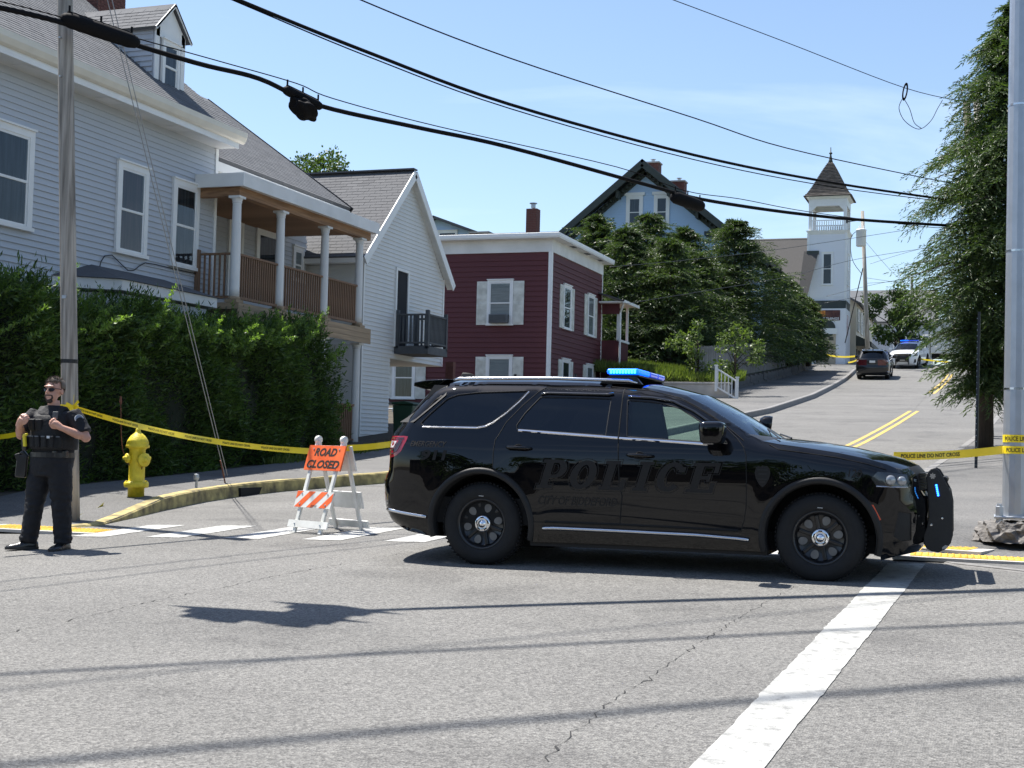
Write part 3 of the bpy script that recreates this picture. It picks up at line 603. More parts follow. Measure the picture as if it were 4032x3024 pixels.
for (y, s_) in ((33.05, -1), (39.45, 1)):
    q = [(ov, y, ev), (ov, apx[0], apx[1]), (wgx-9.2, apx[0], apx[1]), (wgx-9.2, y, ev)]
    r_ = slab(wh, 'roof', q, .1, sh_brown)
    if s_ == -1: shingles(r_, WO, (wgx-7.5, y-.01, ev), (1, 0, 0), (0, apx[0]-y, apx[1]-ev), 7.5+.22, 4.3, .36, .15, sh_brown, 300)
    MB(WO).bar((ov+.015, y, ev-.12), (ov+.015, apx[0], apx[1]-.12), .03, .24).build('rake_board', trim_w, wh)
    MB(WO).add([(ov, y, ev-.17), (ov, apx[0], apx[1]-.18), (wgx+.0, apx[0], apx[1]-.18), (wgx+.0, y, ev-.17)], [(0, 1, 2, 3)]).build('rake_soffit', sid_white, wh)
    m = MB(WO)
    for k in range(26):
        t = (k+.5)/26; yy = y+(apx[0]-y)*t; zz_ = ev-.18+(apx[1]-ev)*t
        m.bar((ov-.03, yy, zz_), (wgx+.02, yy, zz_), .012, .008)
    m.build('soffit_grooves', trim_old, wh)
MB(WO).bar((wgx-8, apx[0], apx[1]+.02), (ov, apx[0], apx[1]+.02), .28, .04).build('ridge_cap', sh_brown, wh)
MB(WO).box(wgx-3, ov-.02, wy0_-.35, wy0_-.05, 6.4, 6.55).build('eave_box', trim_w, wh)
# open doorway and balcony
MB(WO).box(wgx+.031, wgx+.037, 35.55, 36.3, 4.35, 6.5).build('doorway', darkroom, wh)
m = MB(WO); WG.box(m, 35.47, 35.55, 4.3, 6.58, .018, .07); WG.box(m, 36.3, 36.4, 4.3, 6.58, .018, .07); WG.box(m, 35.55, 36.3, 6.5, 6.58, .018, .07); m.build('door_frame', trim_w, wh)
bx0, bx1, bY0, bY1 = wgx+.045, -15.12, 35.5, 36.95
bal = MB(WO).box(bx0, bx1, bY0, bY1, 4.1, 4.32).build('balcony', deck_grey, wh)
for (x, y) in ((bx1-.05, bY0+.05), (bx1-.05, bY1-.05), (bx0+.06, bY0+.05), (bx0+.06, bY1-.05)): piece('post', (.1, .1, 1.1), (x-WO[0], y-WO[1], 4.8-WO[2]), deck_grey, bal)
for k in range(14): piece('baluster', (.035, .05, .82), (bx1-.05-WO[0], bY0+.12+k*(bY1-bY0-.24)/13-WO[1], 4.8-WO[2]), deck_grey, bal)
for k in range(8):
    for y in (bY0+.05, bY1-.05): piece('baluster', (.05, .035, .82), (bx0+.12+k*.115-WO[0], y-WO[1], 4.8-WO[2]), deck_grey, bal)
for z in (5.22, 4.42):
    piece('rail', (.08, bY1-bY0-.1, .05), (bx1-.05-WO[0], (bY0+bY1)/2-WO[1], z-WO[2]), deck_grey, bal)
    for y in (bY0+.05, bY1-.05): piece('rail', (bx1-bx0-.1, .08, .05), ((bx0+bx1)/2-WO[0], y-WO[1], z-WO[2]), deck_grey, bal)
MB(WO).box(-16.0, -15.75, 39.0, 39.2, 1.6, 4.1).build('pier', brick_m, wh)
# ------------------------------------------------------------------ dark red house
rx, ry = -16.3, 50.25
rh = house('red_house', 'dark red clapboard house with white cornice, cream shutters and flat roof', (rx, 52, g(-12, 52)+.1)); RO = tuple(rh.location)
rw = MB(RO).box(rx-9, rx, ry, 57.5, 2.6, 9.2).build('wall', sid_red, rh)
RF = Wall('-Y', ry, rh); RS = Wall('+X', rx, rh)
RF.boards(rw, .2, sid_red, lambda b: (rx-9, rx-.1), 2.8, 9.0, th=.032); RS.boards(rw, .2, sid_red, lambda b: (ry+.1, 57.5), 2.8, 9.0, th=.032)
MB(RO).box(rx-.1, rx+.045, ry-.045, ry+.1, 2.8, 9.12).build('corner_board', trim_w, rh)
MB(RO).box(rx-.01, rx+.045, 57.45, 57.53, 2.8, 9.12).build('corner_board', trim_w, rh)
fr = MB(RO).box(rx-9.02, rx+.05, ry-.05, 57.55, 9.12, 9.62).build('frieze', trim_old, rh)
MB(RO).box(rx-9.4, rx+.42, ry-.42, 57.95, 9.62, 9.66).build('soffit', trim_old, rh)
MB(RO).box(rx-9.4, rx+.44, ry-.44, 57.97, 9.66, 9.82).build('cornice', trim_w, rh, bevel=.02)
MB(RO).box(rx-9.3, rx+.36, ry-.36, 57.9, 9.82, 9.85).build('roof', sh_brown, rh)
for y in (52.2, 54.2, 56.2): MB(RO).box(rx+.12, rx+.3, y, y+.5, 9.612, 9.618).build('soffit_vent', sh_grey, rh)
RF.window(-18.9, -17.82, 6.3, 8.05, .1, blind, shutters=.44, ac=2); RF.window(-18.88, -17.78, 3.35, 5.07, .1, blind, shutters=.44)
RF.window(-22.9, -21.9, 3.35, 5.07, .1, curtain, shutters=.44)
for y0, y1 in ((51.8, 52.85), (55.25, 56.25)):
    for z0, z1 in ((6.3, 8.05), (3.35, 5.07)): RS.window(y0, y1, z0, z1, .1, curtain if y0 < 53 else blind, shutters=.44)
brickstack(rh, -18.75, -18.28, 54.2, 54.65, 9.85, 11.55, cap=False, flue=True)
# side porch at the back corner
q = MB(RO).box(rx, rx+1.15, 57.0, 59.4, 7.85, 7.92).build('porch_roof', trim_w, rh)
slab(rh, 'porch_roof_slope', [(rx+1.2, 56.9, 7.94), (rx+1.2, 59.5, 7.94), (rx-.1, 59.5, 8.35), (rx-.1, 56.9, 8.35)], .06, sh_brown, q)
MB(RO).box(rx+1.13, rx+1.22, 56.9, 59.5, 7.83, 7.95).build('porch_gutter', trim_w, q)
MB(RO).box(rx-2, rx+.8, 57.5, 59.2, 2.9, 6.25).build('porch_base', sid_red, rh)
for (x, y) in ((rx+.75, 57.6), (rx+.75, 59.15), (rx-1, 59.15)): MB(RO).box(x-.05, x+.05, y-.05, y+.05, 6.25, 7.85).build('post', trim_w, q)
MB(RO).box(rx+.72, rx+.86, 57.5, 59.2, 6.2, 6.3).build('porch_sill', trim_w, rh)
MB(RO).box(rx+.0, rx+.84, 57.46, 57.5, 7.4, 7.85).build('porch_header', sid_red, q)
MB(RO).tube([(rx+1.1, 57.2, 7.85), (rx+.98, 57.3, 7.6), (rx+.9, 57.4, 7.45), (rx+.9, 57.4, 3.2)], .045, 8).build('downspout', trim_w, rh)
# ------------------------------------------------------------------ sport utility vehicle (local: s forward, y left, z up; the right side faces the camera)
paint_black = M('car_paint_black', (.0022, .0023, .003), .35, 0, 5, coat=1.0, spec=0, crough=.015)
paint_grey = M('car_paint_grey', (.014, .0145, .017), .30, 0, 5, coat=1.0, spec=.1, crough=.03)
paint_white = M('car_paint_white', (.74, .76, .78), .35, 0, 5, coat=.8)
rubber = M('rubber', (.0075, .0075, .008), .8, .2, 20, .1, 60)
arch_black = M('arch_black', (.016, .016, .0165), .55, .1, 12, spec=.3)
rim_black = M('rim_black', (.010, .010, .011), .35, .1, 6, coat=.3)
chrome = M('chrome', (.80, .81, .83), .10, 0, metal=1)
satin = M('satin_chrome', (.62, .63, .66), .22, 0, metal=1)
under = M('underbody', (.006, .006, .006), .9, .2, 4)
seat_m = M('seat_cloth', (.015, .016, .018), .85, .2, 9)
screen_m = M('laptop_case', (.03, .033, .036), .5, .1, 4)
ghost = M('ghost_lettering', (.018, .0165, .0155), .6, 0, spec=.25)
ghost_edge = M('ghost_outline', (.010, .010, .0105), .35, 0, coat=.5)
tail_red = M('tail_lamp_red', (.32, .012, .025), .2, .1, 20, coat=1)
tail_white = M('tail_lamp_clear', (.62, .58, .58), .2, .1, 20, coat=1)
tail_dark = M('tail_lamp_dark', (.04, .015, .02), .25, .1, 20, coat=1)
lamp_dark = M('headlamp_housing', (.02, .021, .023), .2, .1, 9, coat=1)
lens_m = M('headlamp_lens', (.32, .33, .34), .08, .1, 9, coat=1, metal=.4)
amber = M('side_marker_amber', (.55, .06, .015), .35, .05, 9, coat=.6)
blue_on = M('beacon_blue_lit', (.02, .22, .9), .3, 0, em=1.5, emc=(.0, .07, 1.0))
blue_off = M('beacon_blue_lens', (.03, .07, .45), .15, .1, 20, coat=1, em=.35, emc=(.02, .08, .9))
beacon_hot = M('beacon_led', (.3, .8, 1), .3, 0, em=2.2, emc=(.03, .40, 1.0))
privacy = glassmat('privacy_glass', (.30, .33, .37), .16, .02)
cabin_glass = glassmat('cabin_glass', (.72, .88, .80), .82, .02)
side_out = [(-.50, .25), (-.735, .29), (-.86, .325), (-.94, .37), (-.985, .42), (-1.015, .48), (-1.03, .56), (-1.038, .66), (-1.04, .75), (-1.02, .80), (-.988, .85), (-.982, .95), (-.988, 1.06), (-.98, 1.18), (-.93, 1.25), (-.88, 1.31), (-.80, 1.40), (-.71, 1.51), (-.635, 1.60), (-.58, 1.655), (-.50, 1.685), (-.36, 1.703), (-.1, 1.712), (.4, 1.712), (.9, 1.702), (1.25, 1.683), (1.55, 1.645), (1.83, 1.59), (2.02, 1.495), (2.17, 1.405), (2.30, 1.325), (2.42, 1.25), (2.56, 1.19), (2.68, 1.168), (2.9, 1.142), (3.2, 1.10), (3.45, 1.052), (3.6, 1.01), (3.70, .965), (3.77, .92), (3.80, .86), (3.805, .78), (3.825, .70), (3.835, .60), (3.83, .45), (3.79, .33), (3.72, .255), (3.56, .20)]
cen_out = [(-.50, .25), (-.80, .29), (-.98, .325), (-1.06, .37), (-1.10, .42), (-1.125, .48), (-1.14, .56), (-1.148, .66), (-1.15, .75), (-1.13, .80), (-1.10, .85), (-1.10, .95), (-1.11, 1.06), (-1.115, 1.18), (-1.07, 1.25), (-1.025, 1.31), (-.955, 1.40), (-.875, 1.51), (-.80, 1.605), (-.74, 1.68), (-.60, 1.735), (-.40, 1.755), (-.1, 1.765), (.4, 1.768), (.9, 1.758), (1.25, 1.738), (1.60, 1.698), (1.95, 1.61), (2.17, 1.506), (2.34, 1.41), (2.49, 1.315), (2.63, 1.226), (2.70, 1.222), (2.80, 1.215), (3.0, 1.197), (3.28, 1.155), (3.52, 1.108), (3.71, 1.06), (3.83, 1.005), (3.885, .95), (3.905, .88), (3.91, .80), (3.955, .72), (3.96, .60), (3.95, .45), (3.92, .33), (3.86, .255), (3.60, .20)]
H_R, H_F = (0.0, .382), (3.06, .372)
def archpts(c, r, a0, a1, n=26): return [(c[0]+r*math.cos(R(a0+(a1-a0)*k/n)), c[1]+r*math.sin(R(a0+(a1-a0)*k/n))) for k in range(n+1)]
arc_f = [(3.56, .20)]+archpts(H_F, .475, -12, 192)[1:-1]+[(2.585, .235)]
arc_r = [(.487, .235)]+archpts(H_R, .478, -12, 192)[1:-1]+[(-.50, .25)]
outline = side_out[:-1]+arc_f+[(2.0, .236), (1.4, .243), (.9, .241)]+arc_r[:-1]
_wz = ([.15, .25, .35, .5, .7, .9, 1.02, 1.10, 1.17, 1.22, 1.3, 1.45, 1.6, 1.72, 1.8], [.86, .90, .925, .945, .958, .962, .955, .94, .912, .893, .862, .79, .715, .655, .61])
def dist_out(s, z):
    d = 9
    for (a, b), (c, e) in zip(side_out, side_out[1:]):
        t = max(0, min(1, ((s-a)*(c-a)+(z-b)*(e-b))/max(1e-9, (c-a)**2+(e-b)**2)))
        d = min(d, math.hypot(s-a-t*(c-a), z-b-t*(e-b)))
    return d
def halfw(s, z):
    w = float(np.interp(z, *_wz)) if True else 0
    w = sum(float(np.interp(z+dz, *_wz)) for dz in (-.04, -.02, 0, .02, .04))/5
    if s > 2.45 and z > 1.0: w = w+(.955-w)*min(1, (s-2.45)/.3)*.55
    if s < -.55: w *= 1-.115*((-.55-s)/.49)**2
    if s > 3.25: w *= 1-.19*((s-3.25)/.58)**2
    d = dist_out(s, z)
    if z > .3 and d < .11: w -= .085*(1-d/.11)**2
    for c in (H_R, H_F):                                         # fender swell
        rr_ = math.hypot(s-c[0], z-c[1]); w += .012*math.exp(-((rr_-.50)/.10)**2)
    return w
def inpoly(p, poly):
    x, y = p; r = False; n = len(poly)
    for i in range(n):
        (a, b), (c, e) = poly[i], poly[(i+1) % n]
        if (b > y) != (e > y) and x < (c-a)*(y-b)/(e-b)+a: r = not r
    return r
q_win = [(-.607, 1.272), (-.645, 1.30), (-.56, 1.40), (-.42, 1.54), (-.323, 1.577), (-.123, 1.60), (.366, 1.618), (.28, 1.52), (.191, 1.423), (.083, 1.336), (.005, 1.294), (-.074, 1.278)]
r_win = [(.496, 1.56), (.85, 1.558), (1.171, 1.55), (1.164, 1.211), (.7, 1.237), (.318, 1.257), (.309, 1.294), (.371, 1.407)]
f_win = [(1.324, 1.536), (1.524, 1.527), (1.671, 1.506), (1.817, 1.465), (1.963, 1.38), (2.09, 1.295), (2.216, 1.215), (2.265, 1.158), (2.048, 1.168), (1.361, 1.203)]
r_door = [(.53, 1.652), (.473, 1.615), (.341, 1.485), (.205, 1.321), (.153, 1.209), (.123, 1.157), (.118, 1.053), (.121, .90)]+[p for p in archpts(H_R, .522, 72, 22, 8)]+[(.52, .42), (1.314, .425), (1.323, .52), (1.336, .684), (1.326, .72), (1.309, .80), (1.298, .99), (1.282, 1.197), (1.272, 1.645), (.9, 1.66)]
f_door = [(1.276, 1.645), (1.286, 1.197), (1.302, .99), (1.313, .80), (1.33, .72), (1.34, .684), (1.327, .52), (1.318, .425), (2.39, .40), (2.42, .50), (2.437, .62), (2.438, .857), (2.43, 1.06), (2.405, 1.13), (2.35, 1.20), (2.20, 1.335), (2.05, 1.425), (1.88, 1.515), (1.72, 1.585), (1.50, 1.632)]
t_lamp = [(-.978, 1.178), (-.80, 1.180), (-.756, 1.175), (-.766, 1.134), (-.813, 1.035), (-.86, .995), (-.91, .978), (-.975, .972), (-.982, 1.05)]
h_lamp = [(3.479, .889), (3.531, .949), (3.66, .944), (3.775, .925), (3.788, .87), (3.772, .816), (3.64, .817), (3.525, .822)]
fog_p = [(3.70, .62), (3.80, .60), (3.80, .37), (3.72, .365), (3.66, .41)]
regions = [('quarter_window', q_win), ('rear_window', r_win), ('front_window', f_win), ('tail_lamp', t_lamp), ('headlamp', h_lamp), ('air_intake', fog_p), ('rear_door', r_door), ('front_door', f_door)]
def resample(poly, step, closed=True):
    out = []; n = len(poly)
    for i in range(n if closed else n-1):
        a, b = poly[i], poly[(i+1) % n]; k = max(1, int(math.dist(a, b)/step+.5))
        out += [lerp2(a, b, j/k) for j in range(k)]
    if not closed: out.append(poly[-1])
    return out
def side_regions(step=.045):
    pts = []; edges = []
    for poly in [outline]+[r[1] for r in regions]:
        rp_ = resample(poly, step); b = len(pts); pts += rp_; edges += [(b+i, b+(i+1) % len(rp_)) for i in range(len(rp_))]
    bnd = np.array(pts)
    for s in np.arange(-1.02, 3.84, step):
        for z in np.arange(.22, 1.72, step):
            p = (s+.011*math.sin(z*40), z)
            if inpoly(p, outline) and np.min(np.hypot(bnd[:, 0]-p[0], bnd[:, 1]-p[1])) > step*.55: pts.append(p)
    vs, es, fs, *_ = delaunay_2d_cdt([Vector(p) for p in pts], edges, [], 0, 1e-5)
    vs = [(v.x, v.y) for v in vs]; reg = {}
    W_ = [halfw(*v) for v in vs]
    for f in fs:
        c = (sum(vs[i][0] for i in f)/len(f), sum(vs[i][1] for i in f)/len(f))
        if not inpoly(c, outline): continue
        for nm, poly in regions:
            if inpoly(c, poly): break
        else: nm = 'body'
        reg.setdefault(nm, []).append(f)
    return vs, W_, reg
def emit(m, vs, W_, faces, sgn, off=0.0):
    idx = {}; V = []; F = []
    for f in faces:
        ff = []
        for i in f:
            if i not in idx: idx[i] = len(V); V.append((vs[i][0], sgn*(W_[i]+off), vs[i][1]))
            ff.append(idx[i])
        F.append(tuple(ff) if sgn > 0 else tuple(reversed(ff)))
    m.add(V, F)
def surf(s, z, sgn=-1, off=0): return (s, sgn*(halfw(s, z)+off), z)
def sline(m, poly, w, off, sgn=-1, closed=True, step=.04, r=None):
    P = resample(poly, step, closed)
    if closed: P.append(P[0])
    m.tube([surf(a, b, sgn, off) for a, b in P], w, 5, cap=not closed)
def slab_letters(word):                         # blocky slab-serif capitals as polygons on a 1-unit grid
    S = .17; W0 = .74
    def rect(a, b, c, d): return [(a, b), (c, b), (c, d), (a, d)]
    def ell(cx_, cy_, rx, ry, a0, a1, n=14): return [(cx_+rx*math.cos(R(a0+(a1-a0)*k/n)), cy_+ry*math.sin(R(a0+(a1-a0)*k/n))) for k in range(n+1)]
    st = .24; sf = .12
    def ring(cx_, cy_, RX, RY, rx, ry, a0, a1, n=18):
        o = ell(cx_, cy_, RX, RY, a0, a1, n); i = ell(cx_, cy_, rx, ry, a0, a1, n); return [[o[k], o[k+1], i[k+1], i[k]] for k in range(n)]
    L = {'I': [rect(.10, 0, .54, sf), rect(.20, sf, .20+st, 1-sf), rect(.10, 1-sf, .54, 1)],
         'L': [rect(0, 0, .78, sf), rect(.10, sf, .10+st, 1-sf), rect(0, 1-sf, .46, 1), rect(.62, sf, .78, .38)],
         'E': [rect(0, 0, .80, sf), rect(.10, sf, .10+st, 1-sf), rect(0, 1-sf, .80, 1), rect(.66, sf, .80, .34), rect(.66, .66, .80, 1-sf), rect(.10+st, .44, .52, .56), rect(.52, .36, .62, .64)],
         'P': [rect(0, 0, .48, sf), rect(.10, sf, .10+st, 1-sf), rect(0, 1-sf, .46, 1), rect(.10+st, .36, .46, .36+sf)]+ring(.46, .68, .34, .32, .12, .20, -90, 90),
         'O': ring(.40, .5, .40, .5, .16, .34, 0, 360, 28), 'C': ring(.40, .5, .40, .5, .16, .34, 40, 320, 26)+[rect(.58, .66, .78, .84)]}
    out = []; x = 0; wid = {'I': .64, 'L': .84, 'E': .88, 'P': .86, 'O': .88, 'C': .86}
    for ch in word:
        for pl in L[ch]: out.append([(x+a, b) for a, b in pl])
        x += wid[ch]+.10
    return out, x
def wheel(root, c, side, turned=0):
    s0, z0 = c; y = side*.79; ax = (0, side, 0)
    w = MB().lathe([(.225, -.11), (.30, -.128), (.355, -.118), (.377, -.085), (.382, -.03), (.382, .03), (.378, .085), (.356, .125), (.31, .140), (.262, .135), (.238, .125), (.228, .11)], (s0, y, z0), ax, 48, cap=False).build('wheel', rubber, root, smooth=True)
    m = MB()
    for k in range(64):
        t = 2*math.pi*k/64; u = Vector((math.cos(t), 0, math.sin(t)))
        for o in (-.06, .06): m.bar(Vector((s0, y+o-.04, z0))+u*.381, Vector((s0, y+o+.04, z0))+u*.381, .018, .010, up=tuple(u))
    stuff(m.build('tread', rubber, w))
    MB().lathe([(.238, .06), (.236, .118), (.226, .124), (.212, .10), (.205, .07), (.19, .055), (.10, .048), (.0, .048)], (s0, y, z0), ax, 40, cap=False).build('rim', rim_black, w, smooth=True)
    for k in range(6):                            # spokes and the pale vents between them
        t = R(60*k+12); u = Vector((math.cos(t), 0, math.sin(t))); v = Vector((-math.sin(t), 0, math.cos(t)))
        ctr = Vector((s0, y+side*.072, z0))+u*.150; n = 14
        P = [ctr+u*(.040*math.cos(2*math.pi*j/n))+v*((.034+.006*math.cos(2*math.pi*j/n))*math.sin(2*math.pi*j/n)) for j in range(n)]
        MB().add(P, [tuple(range(n))]).build('vent', vent_m, w)
        t = R(60*k+42); u = Vector((math.cos(t), 0, math.sin(t)))
        MB().bar(Vector((s0, y+side*.055, z0))+u*.07, Vector((s0, y+side*.062, z0))+u*.195, .035, .02, up=(0, side, 0)).build('spoke', rim_black, w, bevel=.008)
    cap = MB().lathe([(.082, .06), (.080, .085), (.066, .098), (.044, .100), (.036, .094), (.034, .108), (.0, .114)], (s0, y, z0), ax, 32).build('hub_cap', chrome, w, smooth=True)
    for k in range(5):
        t = R(72*k+90); u = Vector((math.cos(t), 0, math.sin(t)))
        MB().bar(Vector((s0, y+side*.096, z0))+u*.057-Vector((u.z, 0, -u.x))*.016, Vector((s0, y+side*.096, z0))+u*.057+Vector((u.z, 0, -u.x))*.016, .012, .008, up=(0, side, 0)).build('lug_recess', rim_black, cap)
    if side < 0: MB().bar((s0-.022, y+side*.1365, z0+.258), (s0+.022, y+side*.1365, z0+.256), .012, .004).build('tyre_mark', plastic_w, w)
    return w
vent_m = M('wheel_vent', (.16, .155, .145), .7, .2, 9)
def build_suv(root, hero=True):
    vs, W_, reg = side_regions()
    B = {}
    body = MB()
    for sg in (-1, 1): emit(body, vs, W_, reg['body'], sg)
    n = len(side_out); T = [-1, -.97, -.9, -.78, -.6, -.4, -.2, 0, .2, .4, .6, .78, .9, .97, 1]
    grid = []
    for (a, b) in zip(side_out, cen_out):
        we = halfw(a[0], a[1]); row = []
        for t in T:
            k = 1-abs(t)**2.6; row.append((a[0]+(b[0]-a[0])*k, -t*we, a[1]+(b[1]-a[1])*k))
        grid.append(row)
    parts = {}
    def put(nm, q): parts.setdefault(nm, []).append(q)
    for i in range(n-1):
        for j in range(len(T)-1):
            tm = abs(T[j]+T[j+1])/2; nm = 'body'
            z = (cen_out[i][1]+cen_out[i+1][1])/2; s = (cen_out[i][0]+cen_out[i+1][0])/2
            if 27 <= i <= 30 and tm < .96: nm = 'windshield'
            elif 31 <= i <= 31: nm = 'cowl'
            elif 14 <= i <= 17 and tm < .88: nm = 'rear_glass'
            elif 32 <= i <= 37: nm = 'hood'
            elif 38 <= i <= 40 and tm < .72: nm = 'grille'
            elif 42 <= i <= 43 and tm < .6: nm = 'lower_grille'
            elif 10 <= i <= 12 and tm > .40: nm = 'tail_lamp_band'
            put(nm, (grid[i][j], grid[i+1][j], grid[i+1][j+1], grid[i][j+1]))
    def welded(nm, quads, mat, extra=None, parent=root, smooth=True):
        m = extra or MB()
        for q in quads: m.add(q, [(0, 1, 2, 3)])
        me = bpy.data.meshes.new(nm); me.from_pydata(m.v, [], m.f); bm = bmesh.new(); bm.from_mesh(me); bmesh.ops.remove_doubles(bm, verts=bm.verts[:], dist=.0008)
        bmesh.ops.recalc_face_normals(bm, faces=bm.faces[:]); bm.to_mesh(me); bm.free()
        return link(nm, me, mat, parent, smooth)
    welded('body', parts['body'], paint_black, body)
    welded('hood', parts['hood'], paint_black); ws = welded('windshield', parts['windshield'], cabin_glass); welded('rear_glass', parts['rear_glass'], privacy)
    welded('cowl', parts['cowl'], black_pl); gr = welded('grille', parts['grille'], arch_black); welded('lower_grille', parts['lower_grille'], arch_black); welded('tail_lamp_band', parts['tail_lamp_band'], tail_red)
    for sg in (-1, 1):
        doors = {}
        for nm in ('rear_door', 'front_door'):
            m = MB(); emit(m, vs, W_, reg[nm], sg); doors[nm] = welded(nm, [], paint_black, m)
        for nm, mt, par in (('quarter_window', privacy, root), ('rear_window', privacy, doors['rear_door']), ('front_window', cabin_glass, doors['front_door'])):
            m = MB(); emit(m, vs, W_, reg[nm], sg, -.008); welded(nm, [], mt, m, par)
        m = MB(); emit(m, vs, W_, reg['tail_lamp'], sg, .002); tl = welded('tail_lamp', [], tail_red, m)
        m = MB(); emit(m, vs, W_, reg['headlamp'], sg, -.004); hl = welded('headlamp', [], lamp_dark, m)
        m = MB(); emit(m, vs, W_, reg['air_intake'], sg, -.012); welded('air_intake', [], arch_black, m)
        for (a, b, r_) in ((3.635, .878, .043), (3.722, .872, .041)):
            ow = halfw(a, b)-.002
            MB().lathe([(r_, 0), (r_*.95, .012), (r_*.5, .02), (0, .022)], (a, sg*ow, b), (.35, sg, 0), 16).build('lens', lens_m, hl, smooth=True)
        m = MB(); sline(m, [(3.52, .825), (3.64, .82), (3.77, .82)], .005, .0, sg, False); m.build('lamp_trim', satin, hl)
        # tail lamp pattern: clear top corner, dark middle
        for nm, poly, mt in (('reverse_lamp', [(-.962, 1.135), (-.872, 1.13), (-.905, 1.07), (-.965, 1.066)], tail_white), ('lamp_bar', [(-.962, 1.166), (-.79, 1.165), (-.80, 1.15), (-.962, 1.15)], tail_dark), ('lamp_bar', [(-.962, 1.055), (-.895, 1.058), (-.85, 1.14), (-.805, 1.14), (-.86, 1.035), (-.915, 1.01), (-.962, 1.008)], tail_dark)):
            m = MB(); P = resample(poly, .03); m.add([surf(a, b, sg, .006) for a, b in P], [tuple(range(len(P)))]); m.build(nm, mt, tl)
        # trim lines
        m = MB(); sline(m, [(-.62, 1.268), (-.3, 1.268), (-.074, 1.266), (.01, 1.283), (.09, 1.325), (.20, 1.415), (.30, 1.515), (.378, 1.612)], .0085, .003, sg, False); m.build('quarter_chrome', chrome, root)
        for nm, poly in (('rear_door', [(.335, 1.248), (.7, 1.227), (1.278, 1.194)]), ('front_door', [(1.292, 1.192), (1.7, 1.173), (2.09, 1.152)])):
            m = MB(); sline(m, poly, .011, .004, sg, False); m.build('belt_chrome', chrome, doors[nm])
        for nm, poly in (('rear_door', r_win), ('front_door', f_win)):
            m = MB(); sline(m, poly, .006, -.004, sg); m.build('window_seal', rubber, doors[nm])
        m = MB(); sline(m, q_win, .007, -.002, sg); m.build('quarter_seal', rubber, root)
        for nm, poly in (('rear_door', [(.50, 1.588), (.56, 1.60), (1.14, 1.59), (1.19, 1.60)]), ('front_door', [(1.33, 1.57), (1.55, 1.562), (1.75, 1.53), (1.95, 1.44), (2.1, 1.345)])):
            m = MB(); sline(m, poly, .012, .010, sg, False); m.build('rain_visor', privacy_vis, doors[nm], smooth=True)
        m = MB(); sline(m, r_door, .004, .0005, sg); sline(m, f_door, .004, .0005, sg); m.build('shut_line', under, root)
        m = MB(); sline(m, [(1.15, 1.665), (1.5, 1.635), (1.8, 1.565), (1.98, 1.475), (2.2, 1.345), (2.40, 1.19)], .004, .001, sg, False); sline(m, [(2.62, 1.16), (2.70, 1.12), (2.9, 1.098), (3.2, 1.06), (3.45, 1.01), (3.6, .965)], .004, .001, sg, False); m.build('panel_gap', under, root)
        m = MB(); sline(m, [(.60, .365), (.70, .37), (1.3, .367), (2.0, .358), (2.35, .342), (2.46, .332)], [.004, .016, .018, .018, .016, .004][2], .012, sg, False); m.build('side_trim', satin, root, smooth=True)
        m = MB(); sline(m, [(-.53, .43), (-.75, .455), (-.97, .485)], .018, .004, sg, False); m.build('bumper_trim', satin, root, smooth=True)
        m = MB(); sline(m, [(.62, .425), (1.3, .424), (2.37, .41)], .012, -.002, sg, False); m.build('door_lower_seal', under, root)
        # arch flares
        for c in (H_R, H_F):
            V = []; F = []; A_ = [(-16+212*k/40) for k in range(41)]; pr_ = [(.455, -.10), (.462, .004), (.472, .014), (.50, .016), (.518, .004), (.522, -.02)]
            for a in A_:
                for r_, o in pr_:
                    s = c[0]+r_*math.cos(R(a)); z = c[1]+r_*math.sin(R(a)); hw = halfw(min(max(s, -1), 3.8), max(z, .25)); V.append((s, sg*(hw+o), z))
            k = len(pr_)
            for i in range(40):
                for j in range(k-1): F.append((i*k+j, i*k+j+1, (i+1)*k+j+1, (i+1)*k+j))
            MB().add(V, F).build('arch_flare', arch_black, root, smooth=True)
            # liner
            V = []; F = []
            for a in A_:
                s = c[0]+.47*math.cos(R(a)); z = c[1]+.47*math.sin(R(a)); V += [(s, sg*.93, z), (s, sg*.50, z)]
            F = [(2*i, 2*i+1, 2*i+3, 2*i+2) for i in range(40)]+[tuple(2*i+1 for i in range(41))]
            MB().add(V, F).build('wheel_liner', under, root)
            wheel(root, c, sg)
        m = MB(); P = resample([(3.47, .668), (3.50, .668), (3.562, .545), (3.538, .535)], .03); m.add([surf(a, b, sg, .004) for a, b in P], [tuple(range(len(P)))]); m.build('side_marker', amber, root)
        # handles
        for nm, c in (('rear_door', (.365, 1.087)), ('front_door', (1.50, 1.04))):
            y = halfw(*c)
            MB().lathe([(.052, 0), (.048, .002), (0, .003)], (c[0]-.01, sg*(y+.001), c[1]-.015), (0, sg, 0), 20).build('handle_cup', under, doors[nm])
            MB().tube([(c[0]-.125, sg*(y-.005), c[1]+.006), (c[0]-.10, sg*(y+.032), c[1]+.006), (c[0]+.06, sg*(y+.036), c[1]+.001), (c[0]+.12, sg*(y+.005), c[1]-.004)], [.012, .017, .017, .012], 10).build('door_handle', paint_black, doors[nm], smooth=True)
        # mirror
        y = halfw(2.15, 1.2)
        mi = MB().tube([(2.19, sg*(y-.03), 1.185), (2.17, sg*(y+.10), 1.195)], [.035, .03], 8).build('mirror', arch_black, doors['front_door'], smooth=True)
        bm = bmesh.new(); bmesh.ops.create_cube(bm, size=1); bmesh.ops.bevel(bm, geom=bm.edges[:], offset=.28, segments=4, affect='EDGES', profile=.6)
        for v in bm.verts: v.co = Vector((2.165+v.co.x*(.20+.02*(v.co.z > 0)), sg*(y+.20+v.co.y*.25), 1.25+v.co.z*.195))
